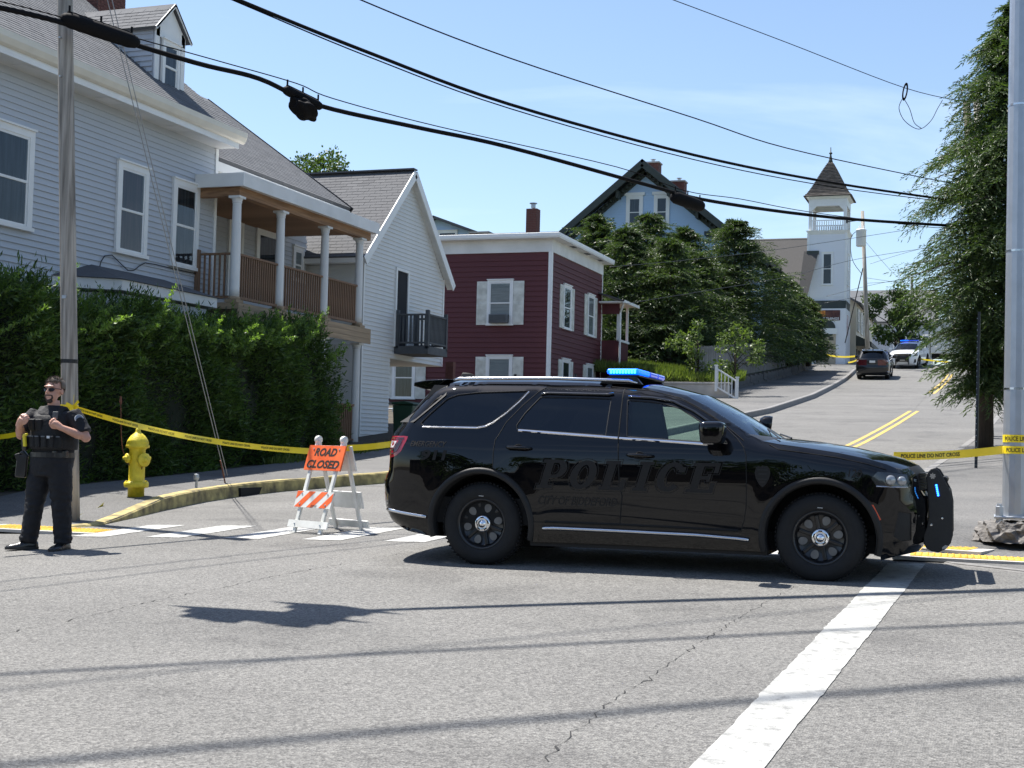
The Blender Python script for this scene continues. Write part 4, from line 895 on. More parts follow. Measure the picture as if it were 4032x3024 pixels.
        me = bpy.data.meshes.new('mirror_shell'); bm.to_mesh(me); bm.free(); link('mirror_shell', me, paint_black, mi, True)
        MB().box(2.10, 2.19, *sorted((sg*(y+.12), sg*(y+.30))), 1.148, 1.162).build('mirror_lamp', chrome, mi)
        # roof rail
        MB().tube([(-.42, sg*.60, 1.722), (-.36, sg*.605, 1.736), (.6, sg*.605, 1.742), (1.30, sg*.60, 1.722), (1.38, sg*.60, 1.70)], [.012, .017, .017, .017, .010], 8).build('roof_rail', satin, root, smooth=True)
        # pillar fin beside the rear glass
        m = MB(); P = [(-.60, 1.675), (-.47, 1.672), (-.44, 1.575), (-.60, 1.42), (-.72, 1.31), (-.90, 1.312), (-.80, 1.375), (-.68, 1.52)]
        m.prism(P, lambda a, b, d: surf(a, b, sg, .012-d), .04); m.build('pillar_fin', arch_black, root)
    # spoiler
    V = []; F = []; T2 = [-1, -.8, -.4, 0, .4, .8, 1]
    for t in T2:
        k = 1-.18*t*t; y = -t*.60
        V += [(-.48, y, 1.70+.04*k), (-.70, y, 1.695+.035*k), (-.73-.12*k, y, 1.68+.026*k), (-.735-.12*k, y, 1.665), (-.70, y, 1.63), (-.62, y, 1.64)]
    for i in range(6): F += [(i*6+j, i*6+(j+1) % 6, (i+1)*6+(j+1) % 6, (i+1)*6+j) for j in range(6)]
    F += [tuple(range(6)), tuple(36+j for j in range(5, -1, -1))]
    MB().add(V, F).build('spoiler', paint_black, root, bevel=.008)
    # shark fin, stub antennas
    MB().add([(-.57, -.05, 1.755), (-.57, .05, 1.755), (-.36, 0, 1.765), (-.555, -.018, 1.83), (-.555, .018, 1.83), (-.46, 0, 1.828)], [(0, 1, 4, 3), (0, 3, 5, 2), (1, 2, 5, 4), (3, 4, 5), (0, 2, 1)]).build('antenna', arch_black, root, bevel=.012)
    for s in (-.08, .55): MB().tube([(s, .25, 1.76), (s, .25, 1.83)], .014, 8).build('aerial_stub', black_pl, root)
    # underbody, floor, bulkheads
    MB().box(-.55, 3.5, -.70, .70, .24, .40).build('underbody', under, root)
    MB().box(-.5, 2.6, -.86, .86, .38, .62).build('cabin_floor', under, root)
    MB().box(2.55, 3.7, -.60, .60, .40, .95).build('engine_bay', under, root)
    MB().box(.46, 2.61, -.86, .86, .20, .26).build('sill', arch_black, root)
    # interior
    for y in (-.40, .40):
        m = MB(); m.prism([(1.30, .62), (1.82, .62), (1.86, .78), (1.48, .80), (1.36, 1.28), (1.28, 1.45), (1.20, 1.45), (1.22, 1.2), (1.25, .8)], lambda a, b, d: (a, y-.25+d, b), .50); st = m.build('front_seat', seat_m, root, bevel=.03)
        m = MB(); m.prism([(1.22, 1.34), (1.32, 1.34), (1.30, 1.54), (1.22, 1.54)], lambda a, b, d: (a, y-.13+d, b), .26); m.build('headrest', seat_m, st, bevel=.03)
    MB().prism([(1.13, .6), (1.19, .6), (1.19, 1.64), (1.13, 1.64)], lambda a, b, d: (a, -.62+d, b), 1.24).build('partition', seat_m, root)
    MB().prism([(1.62, 1.0), (1.72, 1.0), (1.60, 1.56), (1.34, 1.56), (1.34, 1.0)], lambda a, b, d: (a, -.70+d, b), .10).build('seat_side', seat_m, root, bevel=.02)
    MB().prism([(2.10, .62), (2.55, .62), (2.60, 1.14), (2.30, 1.17), (2.12, 1.08)], lambda a, b, d: (a, -.78+d, b), 1.56).build('dashboard', seat_m, root, bevel=.03)
    lp = MB(); lp.prism([(1.97, 1.08), (2.0, 1.07), (2.05, 1.27), (2.02, 1.28)], lambda a, b, d: (a, -.34+d, b), .36); lp.build('laptop', screen_m, root, bevel=.01)
    MB().lathe([(.165, -.012), (.18, 0), (.165, .012), (.15, 0), (.165, -.012)], (1.98, .40, 1.05), (.9, 0, -.45), 24).build('steering_wheel', seat_m, root, smooth=True)
    # wipers, plates, exhaust
    MB().tube([(2.68, -.62, 1.215), (2.50, -.10, 1.31)], .008, 6).tube([(2.70, .05, 1.228), (2.53, .58, 1.27)], .008, 6).build('wipers', black_pl, root)
    MB().box(-1.133, -1.115, -.16, .16, 1.0, 1.13).build('licence_plate', plastic_w, root)
    MB().box(3.95, 3.975, -.16, .16, .50, .60).build('front_plate', plastic_w, root)
    if True:
        m = MB()
        for z in np.arange(.80, .95, .022): m.box(3.86, 3.905, -.52, .52, z, z+.008)
        m.build('grille_slats', black_pl, gr)
    return root
privacy_vis = M('visor_smoke', (.012, .012, .014), .15, 0, coat=.8)
SUVC = (-4.468, 12.73); suv_h = math.atan2(.019733, .999805)
zr, zf_ = g(-4.45, 11.82), g(-1.41, 11.86)
suv = thing('police_suv', 'black police SUV with ghost lettering parked broadside across the street', 'car', (SUVC[0], SUVC[1], zr-.004), suv_h)
suv.rotation_euler = (0, -math.atan2(zf_-zr, 3.06), suv_h)
build_suv(suv)
# ---- police equipment
def push_bar(root):
    plate = [(3.909, .894), (3.925, .95), (3.95, .978), (3.984, .983), (4.015, .965), (4.046, .913), (4.111, .788), (4.131, .679), (4.134, .411), (4.115, .34), (4.075, .29), (4.015, .26), (3.96, .265), (3.915, .29), (3.889, .335), (3.89, .40), (3.914, .466), (3.932, .561), (3.926, .72)]
    pb = MB().tube([(4.06, -.40, .88), (4.06, .40, .88)], .03, 10).tube([(4.08, -.40, .50), (4.08, .40, .50)], .03, 10).box(3.80, 3.95, -.36, -.30, .42, .50).box(3.80, 3.95, .30, .36, .42, .50).build('push_bar', arch_black, root, smooth=False)
    for y in (-.44, .40):
        MB().prism(plate, lambda a, b, d: (a, y+d, b), .04).build('side_plate', pushm, pb, bevel=.008)
    MB().box(4.08, 4.105, -.40, .40, .60, .80).build('cross_plate', pushm, pb, bevel=.006)
    y = -.447
    l = MB().bar((3.993, y+.004, .845), (4.012, y+.004, .742), .012, .026, up=(1, 0, .2)).build('warning_light', blue_off, pb)
    for k in range(6):
        t = (k+.5)/6; MB().lathe([(.0075, 0), (.006, .004), (0, .005)], (3.993+.019*t, y-.002, .845-.103*t), (0, -1, 0), 8).build('led', beacon_hot, l)
    for a, b in ((4.045, .555), (3.955, .495)): MB().lathe([(.012, 0), (.010, .006), (0, .007)], (a, y+.006, b), (0, -1, 0), 10).build('bolt', satin, pb)
    P = []
    for k in range(14):
        t = math.pi*2*k/14; r_ = .030 if k % 2 == 0 else .019; P.append((3.965+r_*math.sin(t), .915+r_*math.cos(t)))
    MB().prism(P, lambda a, b, d: (a, y+.005-d, b), .003).build('star_badge', satin, pb)
    MB().prism([(4.045, .285), (4.085, .30), (4.10, .318), (4.07, .325), (4.045, .305)], lambda a, b, d: (a, y+.005-d, b), .003).build('plate_cutout', concrete, pb)
    return pb
pushm = M('powder_coat_black', (.014, .014, .014), .5, .15, 40)
push_bar(suv)
def light_bar(root):
    base = MB().box(1.10, 1.38, -.56, .56, 1.762, 1.782).build('light_bar', black_pl, root, bevel=.006)
    for (a, b, mt) in ((-.60, -.08, blue_on), (-.07, .27, blue_off), (.28, .60, blue_off)):
        MB().box(1.085, 1.385, a, b, 1.784, 1.836).build('lens', mt, base, bevel=.022)
    for k in range(9): MB().box(1.12+k*.028, 1.138+k*.028, -.606, -.598, 1.791, 1.829).build('led', beacon_hot, base)
    for y in (-.56, .56): MB().add([(1.02, y-.03, 1.70), (1.42, y-.03, 1.69), (1.36, y-.03, 1.762), (1.10, y-.03, 1.762), (1.02, y+.03, 1.70), (1.42, y+.03, 1.69), (1.36, y+.03, 1.762), (1.10, y+.03, 1.762)], [(0, 1, 2, 3), (7, 6, 5, 4), (0, 4, 5, 1), (1, 5, 6, 2), (2, 6, 7, 3), (3, 7, 4, 0)]).build('foot', black_pl, base)
    return base
light_bar(suv)
sp_ = MB().tube([(2.22, .86, 1.22), (2.30, .98, 1.33)], .022, 8).lathe([(0, -.10), (.055, -.09), (.082, -.05), (.088, 0), (.085, .03), (0, .032)], (2.36, 1.0, 1.37), (.9, .1, -.1), 20).build('spotlight', paint_black, suv, smooth=True)
# ---- lettering on the flank
def decal(name, polys, s0, z0, w, h, shear, mat, off=.0016, sub=.05, V=None, F=None):
    m = MB()
    if V is None:
        for pl in polys: 
            P = [(s0+a*w+shear*b*h, z0+b*h) for a, b in pl]; P = resample(P, sub); m.add([surf(a, b, -1, off) for a, b in P], [tuple(range(len(P)))])
    else: m.add([surf(s0+a+shear*b, z0+b, -1, off) for a, b in V], F)
    return m.build(name, mat, suv)
def conform(V, F, cut=.08):                 # split long letter faces so they follow the body
    me = bpy.data.meshes.new('x'); me.from_pydata([(a, b, 0) for a, b in V], [], F); bm = bmesh.new(); bm.from_mesh(me)
    x0 = min(v[0] for v in V); x1 = max(v[0] for v in V); y0 = min(v[1] for v in V); y1 = max(v[1] for v in V)
    for x in np.arange(x0+cut, x1, cut): bmesh.ops.bisect_plane(bm, geom=bm.verts[:]+bm.edges[:]+bm.faces[:], plane_co=(x, 0, 0), plane_no=(1, 0, 0))
    for y in np.arange(y0+cut, y1, cut): bmesh.ops.bisect_plane(bm, geom=bm.verts[:]+bm.edges[:]+bm.faces[:], plane_co=(0, y, 0), plane_no=(0, 1, 0))
    bm.verts.index_update(); out = [(v.co.x, v.co.y) for v in bm.verts], [tuple(v.index for v in f.verts) for f in bm.faces]; bm.free(); bpy.data.meshes.remove(me); return out
def conform_polys(polys):
    V = []; F = []
    for pl in polys: b = len(V); V += pl; F.append(tuple(range(b, b+len(pl))))
    return V, F
pl, wd_ = slab_letters('POLICE')
polys = [[(a/wd_*1.66, b*.262) for a, b in p] for p in pl]
def grow(p, e):
    cx_ = sum(q[0] for q in p)/len(p); cy_ = sum(q[1] for q in p)/len(p)
    return [(q[0]+(e if q[0] > cx_ else -e), q[1]+(e if q[1] > cy_ else -e)) for q in p]
V, F = conform(*conform_polys([grow(p, .015) for p in polys])); decal('lettering_outline', None, .535, .728, 0, 0, .30, ghost, .0022, V=V, F=F)
V, F = conform(*conform_polys([grow(p, .0095) for p in polys])); decal('lettering_gap', None, .535, .728, 0, 0, .30, paint_black, .0032, V=V, F=F)
V, F = conform(*conform_polys(polys)); decal('lettering', None, .535, .728, 0, 0, .30, ghost, .0042, V=V, F=F)
for nm, txt, s0, z0, w, h, sh_, bold in (('town_lettering', 'CITY OF BIDDEFORD', .55, .582, .735, .078, .22, .004), ('emergency_lettering', 'EMERGENCY', -.715, 1.083, .355, .052, .2, .003), ('emergency_number', '911', -.60, .956, .24, .098, .2, .01), ('unit_number', '120', 3.293, .898, .108, .066, .15, .004)):
    V, F = textmesh(txt, 1, 0, bold*4); V = fit(V, w, h); V, F = conform(V, F); decal(nm, None, s0, z0, 0, 0, sh_, ghost, .0045, V=V, F=F)
bd = [(.5, 0), (.72, .14), (.92, .40), (1.0, .66), (.93, .86), (.78, .97), (.62, .93), (.5, 1.0), (.38, .93), (.22, .97), (.07, .86), (0, .66), (.08, .40), (.28, .14)]
V, F = conform([(a*.135, b*.19) for a, b in bd], [tuple(range(14))]); decal('shield_badge', None, 2.508, .790, 0, 0, 0, ghost, .0035, V=V, F=F)
for z, w in ((.935, .09), (.90, .07), (.855, .08), (.83, .05)):
    V, F = conform([(0, 0), (w, 0), (w, .012), (0, .012)], [(0, 1, 2, 3)]); decal('badge_line', None, 2.5755-w/2, z, 0, 0, 0, ghost_edge, .0052, V=V, F=F)
# ------------------------------------------------------------------ bank, low walls and fence on the left of the hill
def bankz(x, y): return g(-11, y)+.72+min(1.3, .12*max(0, -11.7-x))
xsb = np.linspace(-34, -11.75, 14); ysb = np.linspace(56.3, 96, 30)
XX, YY = np.meshgrid(xsb, ysb, indexing='ij'); ZZ = np.vectorize(bankz)(XX, YY); nyb = len(ysb); i_ = (np.arange(13)[:, None]*nyb+np.arange(29)[None]).ravel()
struct(npmesh('bank', np.stack([XX, YY, ZZ], -1).reshape(-1, 3), np.stack([i_, i_+nyb, i_+nyb+1, i_+1], 1), grassy))
stone = M('field_stone', (.075, .072, .07), .9, .3, 5, .5, 20)
rw_ = thing('retaining_wall', 'low pale concrete retaining wall below the weedy bank', 'wall', (-12.2, 56.1, g(-11, 56)))
MB(tuple(rw_.location)).box(-15.5, -10.35, 56.0, 56.3, 3.2, 4.30).build('wall_face', concrete, rw_, bevel=.02)
MB(tuple(rw_.location)).box(-15.6, -10.3, 55.96, 56.36, 4.30, 4.38).build('coping', concrete, rw_, bevel=.01)
sw_ = thing('stone_wall', 'dark stone wall along the pavement under the stockade fence', 'wall', (-11.7, 74, g(-11.7, 74))); so = tuple(sw_.location)
y = 56.4
while y < 92:
    l = rnd.uniform(.7, 1.5); y1 = min(y+l, 92); zt = g(-11, (y+y1)/2)
    for k in range(2): piece('stone', (.32, y1-y-.03, .38), (rnd.uniform(-.02, .02), (y+y1)/2+(k*.3)-so[1], zt+.17+.39*k-so[2]), stone, sw_, key=('stone', round(l, 1), k))
    y = y1
fence_m = M('fence_board', (.15, .14, .13), .9, .2, 5, .3, 30, stretch=(4, 4, .5), col2=(.22, .21, .20))
fe = thing('stockade_fence', 'weathered grey stockade fence on the bank beneath the cedars', 'fence', (-12.0, 75, bankz(-12, 75))); fo = tuple(fe.location)
k = 0; y = 57.2
while y < 90.5:
    h = 1.55+.05*math.sin(k*1.7)+rnd.uniform(-.04, .04)
    piece('fence_board', (.025, .135, 1.6), (rnd.uniform(-.012, .012)+(-.0), y-fo[1], bankz(-12, y)+h/2-fo[2]-.03), fence_m, fe, rot=(rnd.uniform(-.02, .02), 0, 0)); y += .148; k += 1
for z in (.4, 1.2): MB(fo).tube([(-12.04, y, bankz(-12, y)+z) for y in np.linspace(57.2, 90.4, 12)], .035, 4).build('fence_rail', fence_m, fe)
wr_ = thing('white_railing', 'short white picket stair railing at the end of the concrete wall', 'railing', (-10.3, 55.9, g(-10.3, 55.9))); wo = tuple(wr_.location)
for (x, y, z0, z1) in ((-10.85, 55.85, 4.0, 5.05), (-9.95, 55.7, 3.4, 4.55)): MB(wo).box(x-.05, x+.05, y-.05, y+.05, z0, z1).box(x-.07, x+.07, y-.07, y+.07, z1, z1+.05).build('post', plastic_w, wr_)
MB(wo).bar((-10.85, 55.85, 4.95), (-9.95, 55.7, 4.4), .05, .06).build('rail', plastic_w, wr_); MB(wo).bar((-10.85, 55.85, 4.2), (-9.95, 55.7, 3.68), .05, .06).build('rail', plastic_w, wr_)
for k in range(6):
    t = (k+.5)/6; MB(wo).bar((-10.85+.9*t, 55.85-.15*t, 4.2-.52*t), (-10.85+.9*t, 55.85-.15*t, 4.93-.53*t), .03, .03).build('picket', plastic_w, wr_)
# ------------------------------------------------------------------ blue house on the hill
bl = house('blue_house', 'sky blue gabled house with dark bracketed eaves behind the cedars', (-19, 78, bankz(-19, 78))); BO = tuple(bl.location)
bY = 76.0; bap = (-19.07, 17.95); ble, bre = (-26.3, 12.1), (-11.75, 12.1)
bw = MB(BO).add([(-25.6, bY, 6.5), (-12.5, bY, 6.5), (-12.5, bY, 12.6), (bap[0], bY, 17.6), (-25.6, bY, 12.5), (-25.6, bY+13, 6.5), (-12.5, bY+13, 6.5), (-12.5, bY+13, 12.6), (bap[0], bY+13, 17.6), (-25.6, bY+13, 12.5)],
                [(0, 1, 2, 3, 4), (9, 8, 7, 6, 5)]+[(i, 5+i, 5+(i+1) % 5, (i+1) % 5) for i in range(5)]).build('wall', sid_blue, bl)
BW = Wall('-Y', bY, bl)
def bspan(b):
    if b < 12.6: return (-25.6, -12.5)
    t = (17.5-b)/(17.5-12.6); return (bap[0]-t*6.4, bap[0]+t*6.4)
BW.boards(bw, .15, sid_blue, bspan, 8.0, 17.3, th=.022)
for e, s_ in ((ble, -1), (bre, 1)):
    slab(bl, 'roof', [(e[0], bY-.9, e[1]), (bap[0], bY-.9, bap[1]+.1), (bap[0], bY+13.5, bap[1]+.1), (e[0], bY+13.5, e[1])], .18, sh_grey)
    MB(BO).bar((e[0], bY-.88, e[1]-.25), (bap[0], bY-.88, bap[1]-.18), .08, .34).build('rake_board', trim_green, bl)
    MB(BO).bar((e[0]+s_*-.3, bY-.05, e[1]-.45), (bap[0], bY-.05, bap[1]-.52), .12, .36).build('rake_frieze', trim_green, bl)
    MB(BO).add([(e[0], bY-.9, e[1]-.2), (bap[0], bY-.9, bap[1]-.1), (bap[0], bY, bap[1]-.1), (e[0], bY, e[1]-.2)], [(0, 1, 2, 3)]).build('rake_soffit', trim_green, bl)
    for k in range(30):
        t = (k+.6)/31; x = e[0]+(bap[0]-e[0])*t; z = e[1]+(bap[1]-e[1])*t-.5
        big = k % 7 == 3; piece('bracket', (.16, .7, .42) if big else (.12, .28, .16), (x-BO[0], bY-(.35 if big else .16)-BO[1], z-(.12 if big else .06)-BO[2]), trim_green, bl)
MB(BO).box(-15.5, -13.8, bY-.5, bY, 13.62, 13.85).build('eave_return', trim_green, bl)
MB(BO).box(-14.4, -13.9, bY-.25, bY, 13.0, 13.55).build('eave_return_frieze', trim_green, bl)
BW.window(-20.18, -19.18, 14.3, 16.12, .18, curtain); BW.window(-18.54, -17.62, 14.25, 16.1, .17, darkroom, ac=1)
for a, b in ((-20.18, -19.18), (-18.54, -17.62)): MB(BO).box(a-.1, b+.1, bY-.1, bY-.02, 16.1, 16.28).build('window_cap', trim_w, bl)
brickstack(bl, -20.05, -19.2, bY+3.6, bY+4.4, 16.6, 18.75, bricks=False); brickstack(bl, -18.85, -18.05, bY+5.6, bY+6.4, 15.8, 17.95, bricks=False)
# ------------------------------------------------------------------ grey house and stack seen over the red roof
bh = house('distant_gabled_house', 'small grey blue gabled house top showing above the flat red house roof', (-28.5, 70, bankz(-20, 70))); HO = tuple(bh.location)
MB(HO).box(-32.2, -26.9, 70, 78, 6.0, 13.2).build('wall', sid_blue, bh)
MB(HO).add([(-32.2, 70, 13.2), (-26.9, 70, 13.2), (-29.5, 70, 14.1)], [(0, 1, 2)]).build('gable', sid_blue, bh)
for x, s_ in ((-33.2, -1), (-25.8, 1)): slab(bh, 'roof', [(x, 69.5, 12.85), (-29.5, 69.5, 14.2), (-29.5, 79, 14.2), (x, 79, 12.85)], .15, sh_brown)
Wall('-Y', 70, bh).window(-29.4, -28.2, 12.5, 13.4, .1, darkroom, name='window')
brickstack(bh, -25.9, -24.9, 66, 67, 6.0, 12.55, bricks=False, flue=False)
# ------------------------------------------------------------------ church with belfry
chx0, chx1, chY = -12.6, -9.98, 98.0
ch = house('church', 'white wooden church with open belfry and dark pointed spire up the hill', (-11.3, 99, g(-9, 98)), 'church'); CO = tuple(ch.location)
MB(CO).box(chx0, chx1, chY, chY+2.6, 7.0, 17.3).build('tower', sid_church, ch)
TW = Wall('-Y', chY, ch); TR = Wall('+X', chx1, ch)
t_ = children(ch)[0]
TW.boards(t_, .16, sid_church, lambda b: (chx0, chx1), 12.6, 17.0, th=.016); TR.boards(t_, .16, sid_church, lambda b: (chY, chY+2.6), 12.6, 17.0, th=.016)
for (x, y) in ((chx0, chY), (chx1, chY), (chx1, chY+2.6)): MB(CO).box(x-.09, x+.06, y-.06, y+.09, 7.2, 17.1).build('corner_board', trim_w, ch)
MB(CO).add([(chx0-.5, chY-1.6, 12.3), (chx0-.3, chY-.03, 15.85), (chx0+.72, chY-.03, 15.85), (chx0+.15, chY-1.6, 12.3)], [(0, 1, 2, 3)]).build('roof_flank', sh_old, ch)
MB(CO).box(chx0-.1, chx0+.75, chY-.12, chY+.4, 15.6, 15.86).build('eave_return', trim_green, ch)
TW.window(-11.66, -10.86, 13.45, 15.75, .1, darkroom)
TR.window(98.7, 99.5, 13.5, 15.7, .1, darkroom)
def flare(x0, x1, y0, y1, z0, z1, f, nm, mt):
    return MB(CO).add([(x0, y0, z0), (x1, y0, z0), (x1, y1, z0), (x0, y1, z0), (x0-f, y0-f, z1), (x1+f, y0-f, z1), (x1+f, y1+f, z1), (x0-f, y1+f, z1)], [(0, 1, 5, 4), (1, 2, 6, 5), (2, 3, 7, 6), (3, 0, 4, 7), (4, 5, 6, 7), (3, 2, 1, 0)]).build(nm, mt, ch)
flare(chx0, chx1, chY, chY+2.6, 17.0, 17.3, .18, 'belfry_cornice', trim_w)
for x in (chx0+.1, chx1-.1):
    for y in (chY+.1, chY+2.5): MB(CO).box(x-.11, x+.11, y-.11, y+.11, 17.3, 19.2).build('belfry_post', trim_w, ch)
for y in (chY+.1, chY+2.5):
    piece('belfry_rail', (2.2, .06, .07), ((chx0+chx1)/2-CO[0], y-CO[1], 18.05-CO[2]), trim_w, ch)
    for k in range(14): piece('belfry_baluster', (.06, .05, .66), (chx0+.28+k*.158-CO[0], y-CO[1], 17.66-CO[2]), trim_w, ch)
for k in range(14): piece('belfry_baluster', (.05, .06, .66), (chx1-.1-CO[0], chY+.28+k*.158-CO[1], 17.66-CO[2]), trim_w, ch)
piece('belfry_rail', (.06, 2.2, .07), (chx1-.1-CO[0], chY+1.3-CO[1], 18.05-CO[2]), trim_w, ch)
MB(CO).box(chx0-.02, chx1+.02, chY-.02, chY+.22, 19.05, 19.55).box(chx0-.02, chx1+.02, chY+2.4, chY+2.62, 19.05, 19.55).box(chx1-.2, chx1+.02, chY+.22, chY+2.4, 19.05, 19.55).box(chx0-.02, chx0+.2, chY+.22, chY+2.4, 19.05, 19.55).build('belfry_beam', trim_w, ch)
MB(CO).box(chx0+.2, chx1-.2, chY+.22, chY+2.4, 19.35, 19.4).build('belfry_ceiling', trim_old, ch)
for (x, s_) in ((chx0+.2, 1), (chx1-.2, -1)): MB(CO).add([(x, chY, 19.06), (x+s_*.35, chY, 19.06), (x, chY, 18.72), (x, chY+.2, 19.06), (x+s_*.35, chY+.2, 19.06), (x, chY+.2, 18.72)], [(0, 1, 2), (5, 4, 3), (0, 3, 4, 1), (1, 4, 5, 2), (2, 5, 3, 0)]).build('belfry_corbel', trim_w, ch)
flare(chx0, chx1, chY, chY+2.6, 19.55, 19.72, .22, 'spire_cornice', trim_w)
cxx, cyy = (chx0+chx1)/2, chY+1.3; V = []; F = []; prof_ = [(1.68, 19.72), (1.45, 19.98), (1.2, 20.4), (.9, 21.0), (.5, 21.8), (.17, 22.4)]
for r_, z in prof_: V += [(cxx-r_, cyy-r_, z), (cxx+r_, cyy-r_, z), (cxx+r_, cyy+r_, z), (cxx-r_, cyy+r_, z)]
for i in range(5):
    for k in range(4): F.append((i*4+k, i*4+(k+1) % 4, (i+1)*4+(k+1) % 4, (i+1)*4+k))
spire_m = M('spire_shingle', (.07, .06, .052), .9, .3, 3, .5, 25, stretch=(1, 1, 5), col2=(.12, .105, .09))
sp = MB(CO).add(V, F).build('spire', spire_m, ch)
for i in range(22):                                   # shingle courses
    z = 19.75+i*.12; r_ = float(np.interp(z, [p[1] for p in prof_], [p[0] for p in prof_]))+.02
    MB(CO).box(cxx-r_, cxx+r_, cyy-r_, cyy+r_, z, z+.03).build('shingle_course', spire_m, sp)
MB(CO).lathe([(.20, 22.35), (.13, 22.6), (.06, 22.95), (.05, 23.0), (.12, 23.05), (.12, 23.12), (.04, 23.17), (.03, 23.5), (0, 23.55)], (cxx, cyy, 0), n=10).build('finial', trim_green, sp, smooth=True)
# nave behind
MB(CO).add([(-26, 100.6, 7), (-12.7, 100.6, 7), (-12.7, 100.6, 12.6), (-26, 100.6, 12.6), (-26, 110, 7), (-12.7, 110, 7), (-12.7, 110, 12.6), (-26, 110, 12.6)], [(0, 1, 2, 3), (1, 5, 6, 2)]).build('nave', sid_church, ch)
slab(ch, 'nave_roof', [(-26, 100.3, 12.2), (-11.9, 100.3, 12.2), (-12.9, 105, 17.9), (-26, 105, 17.9)], .15, sh_old)
slab(ch, 'nave_roof', [(-26, 110, 12.2), (-11.9, 110, 12.2), (-12.9, 105, 17.9), (-26, 105, 17.9)], .15, sh_old)
# lower front: dark skirt roof, banner, doors
flare(chx0, chx1+.05, chY-.1, chY+2.6, 11.75, 12.3, .02, 'skirt', trim_green)
MB(CO).box(chx0-2, chx1+.1, chY-.45, chY+2.6, 7.0, 11.7).build('front_wall', sid_church, ch)
LW = Wall('-Y', chY-.45, ch)
bn = MB(CO); LW.box(bn, -12.3, -10.28, 10.86, 11.58, .0, .04); bn = bn.build('banner', M('banner_dark', (.05, .012, .02), .6, .3, 3, col2=(.14, .05, .03)), ch)
m = MB(CO); LW.box(m, -12.28, -11.3, 11.15, 11.55, .042, .044); m.build('banner_picture', M('banner_orange', (.55, .12, .02), .6, .4, 4, col2=(.75, .32, .05)), bn)
V, F = textmesh('GREAT THINGS', 1, 0, .02); V = fit(V, 1.75, .17); MB(CO).add([LW.p(-12.1+a, 10.90+b, .045) for a, b in V], F).build('banner_text', plastic_w, bn)
MB(CO).lathe([(.62, 0), (.62, .06)], (-11.2, chY-.47, 10.3), (0, -1, 0), 24).build('door_arch', trim_green, ch)
MB(CO).box(-11.95, -10.45, chY-.56, chY-.45, 9.9, 10.3).build('door_head', trim_w, ch)
dm = M('door_tan', (.45, .38, .28), .6, .1, 3)
for a, b in ((-11.9, -11.22), (-11.2, -10.55)):
    dd = MB(CO); LW.box(dd, a, b, 7.3, 9.9, .0, .05); dd = dd.build('door', dm, ch); m = MB(CO); LW.box(m, a+.15, b-.15, 9.45, 9.7, .05, .06); m.build('door_light', pane_m, dd)
MB(CO).box(chx1+.1, chx1+.14, chY+.2, chY+.9, 9.9, 11.3).build('flag_banner', M('flag_red', (.4, .04, .05), .8, .5, 6, stretch=(1, 8, 1), col2=(.7, .7, .7)), ch)
# ------------------------------------------------------------------ cream shop building behind the far pole
sb = house('shop_building', 'cream two storey shop building with dark shutters beyond the church', (-9, 106, g(-8.7, 104))); SO = tuple(sb.location)
MB(SO).box(-15, -9.6, 102, 116, 7.4, 12.6).build('wall', sid_cream, sb)
slab(sb, 'roof', [(-9.2, 101.6, 12.5), (-9.2, 116.4, 12.5), (-12.3, 116.4, 14.2), (-12.3, 101.6, 14.2)], .12, sh_grey)
MB(SO).add([(-15, 102, 12.6), (-9.6, 102, 12.6), (-12.3, 102, 14.1)], [(0, 1, 2)]).build('gable', sid_cream, sb)
SW = Wall('+X', -9.6, sb)
for y in (103, 105.6, 108.2, 111): SW.window(y, y+1.0, 10.6, 12.2, .1, darkroom, shutters=.4)
MB(SO).add([(-9.6, 102, 10.2), (-9.6, 113, 10.2), (-8.5, 113, 9.7), (-8.5, 102, 9.7), (-8.5, 113, 9.4), (-8.5, 102, 9.4), (-9.6, 113, 9.4), (-9.6, 102, 9.4)], [(0, 1, 2, 3), (3, 2, 4, 5), (0, 3, 5, 7)]).build('awning', trim_green, sb)
MB(SO).box(-9.6, -9.55, 102.3, 112.5, 7.6, 9.2).build('shop_front', darkroom, sb)
for y in np.arange(102.5, 112, 1.9): MB(SO).box(-9.55, -9.5, y, y+.12, 7.6, 9.4).build('shop_pilaster', dm, sb)
gb = house('far_house', 'pale grey house with a grey roof behind the street maple', (-7, 126, g(-7, 125))); FO = tuple(gb.location)
MB(FO).box(-13.5, -5.5, 124, 134, 6.8, 13.4).build('wall', sid_grey, gb)
for y, s_ in ((123.5, 1), (134.5, -1)): slab(gb, 'roof', [(-14, y, 13.2), (-5, y, 13.2), (-5, 129, 16.6), (-14, 129, 16.6)], .15, sh_grey)
MB(FO).add([(-5.5, 124, 13.4), (-5.5, 134, 13.4), (-5.5, 129, 16.3)], [(0, 1, 2)]).build('gable', sid_grey, gb)
Wall('-Y', 124, gb).window(-8.5, -7.3, 10.5, 12.3, .1, darkroom)
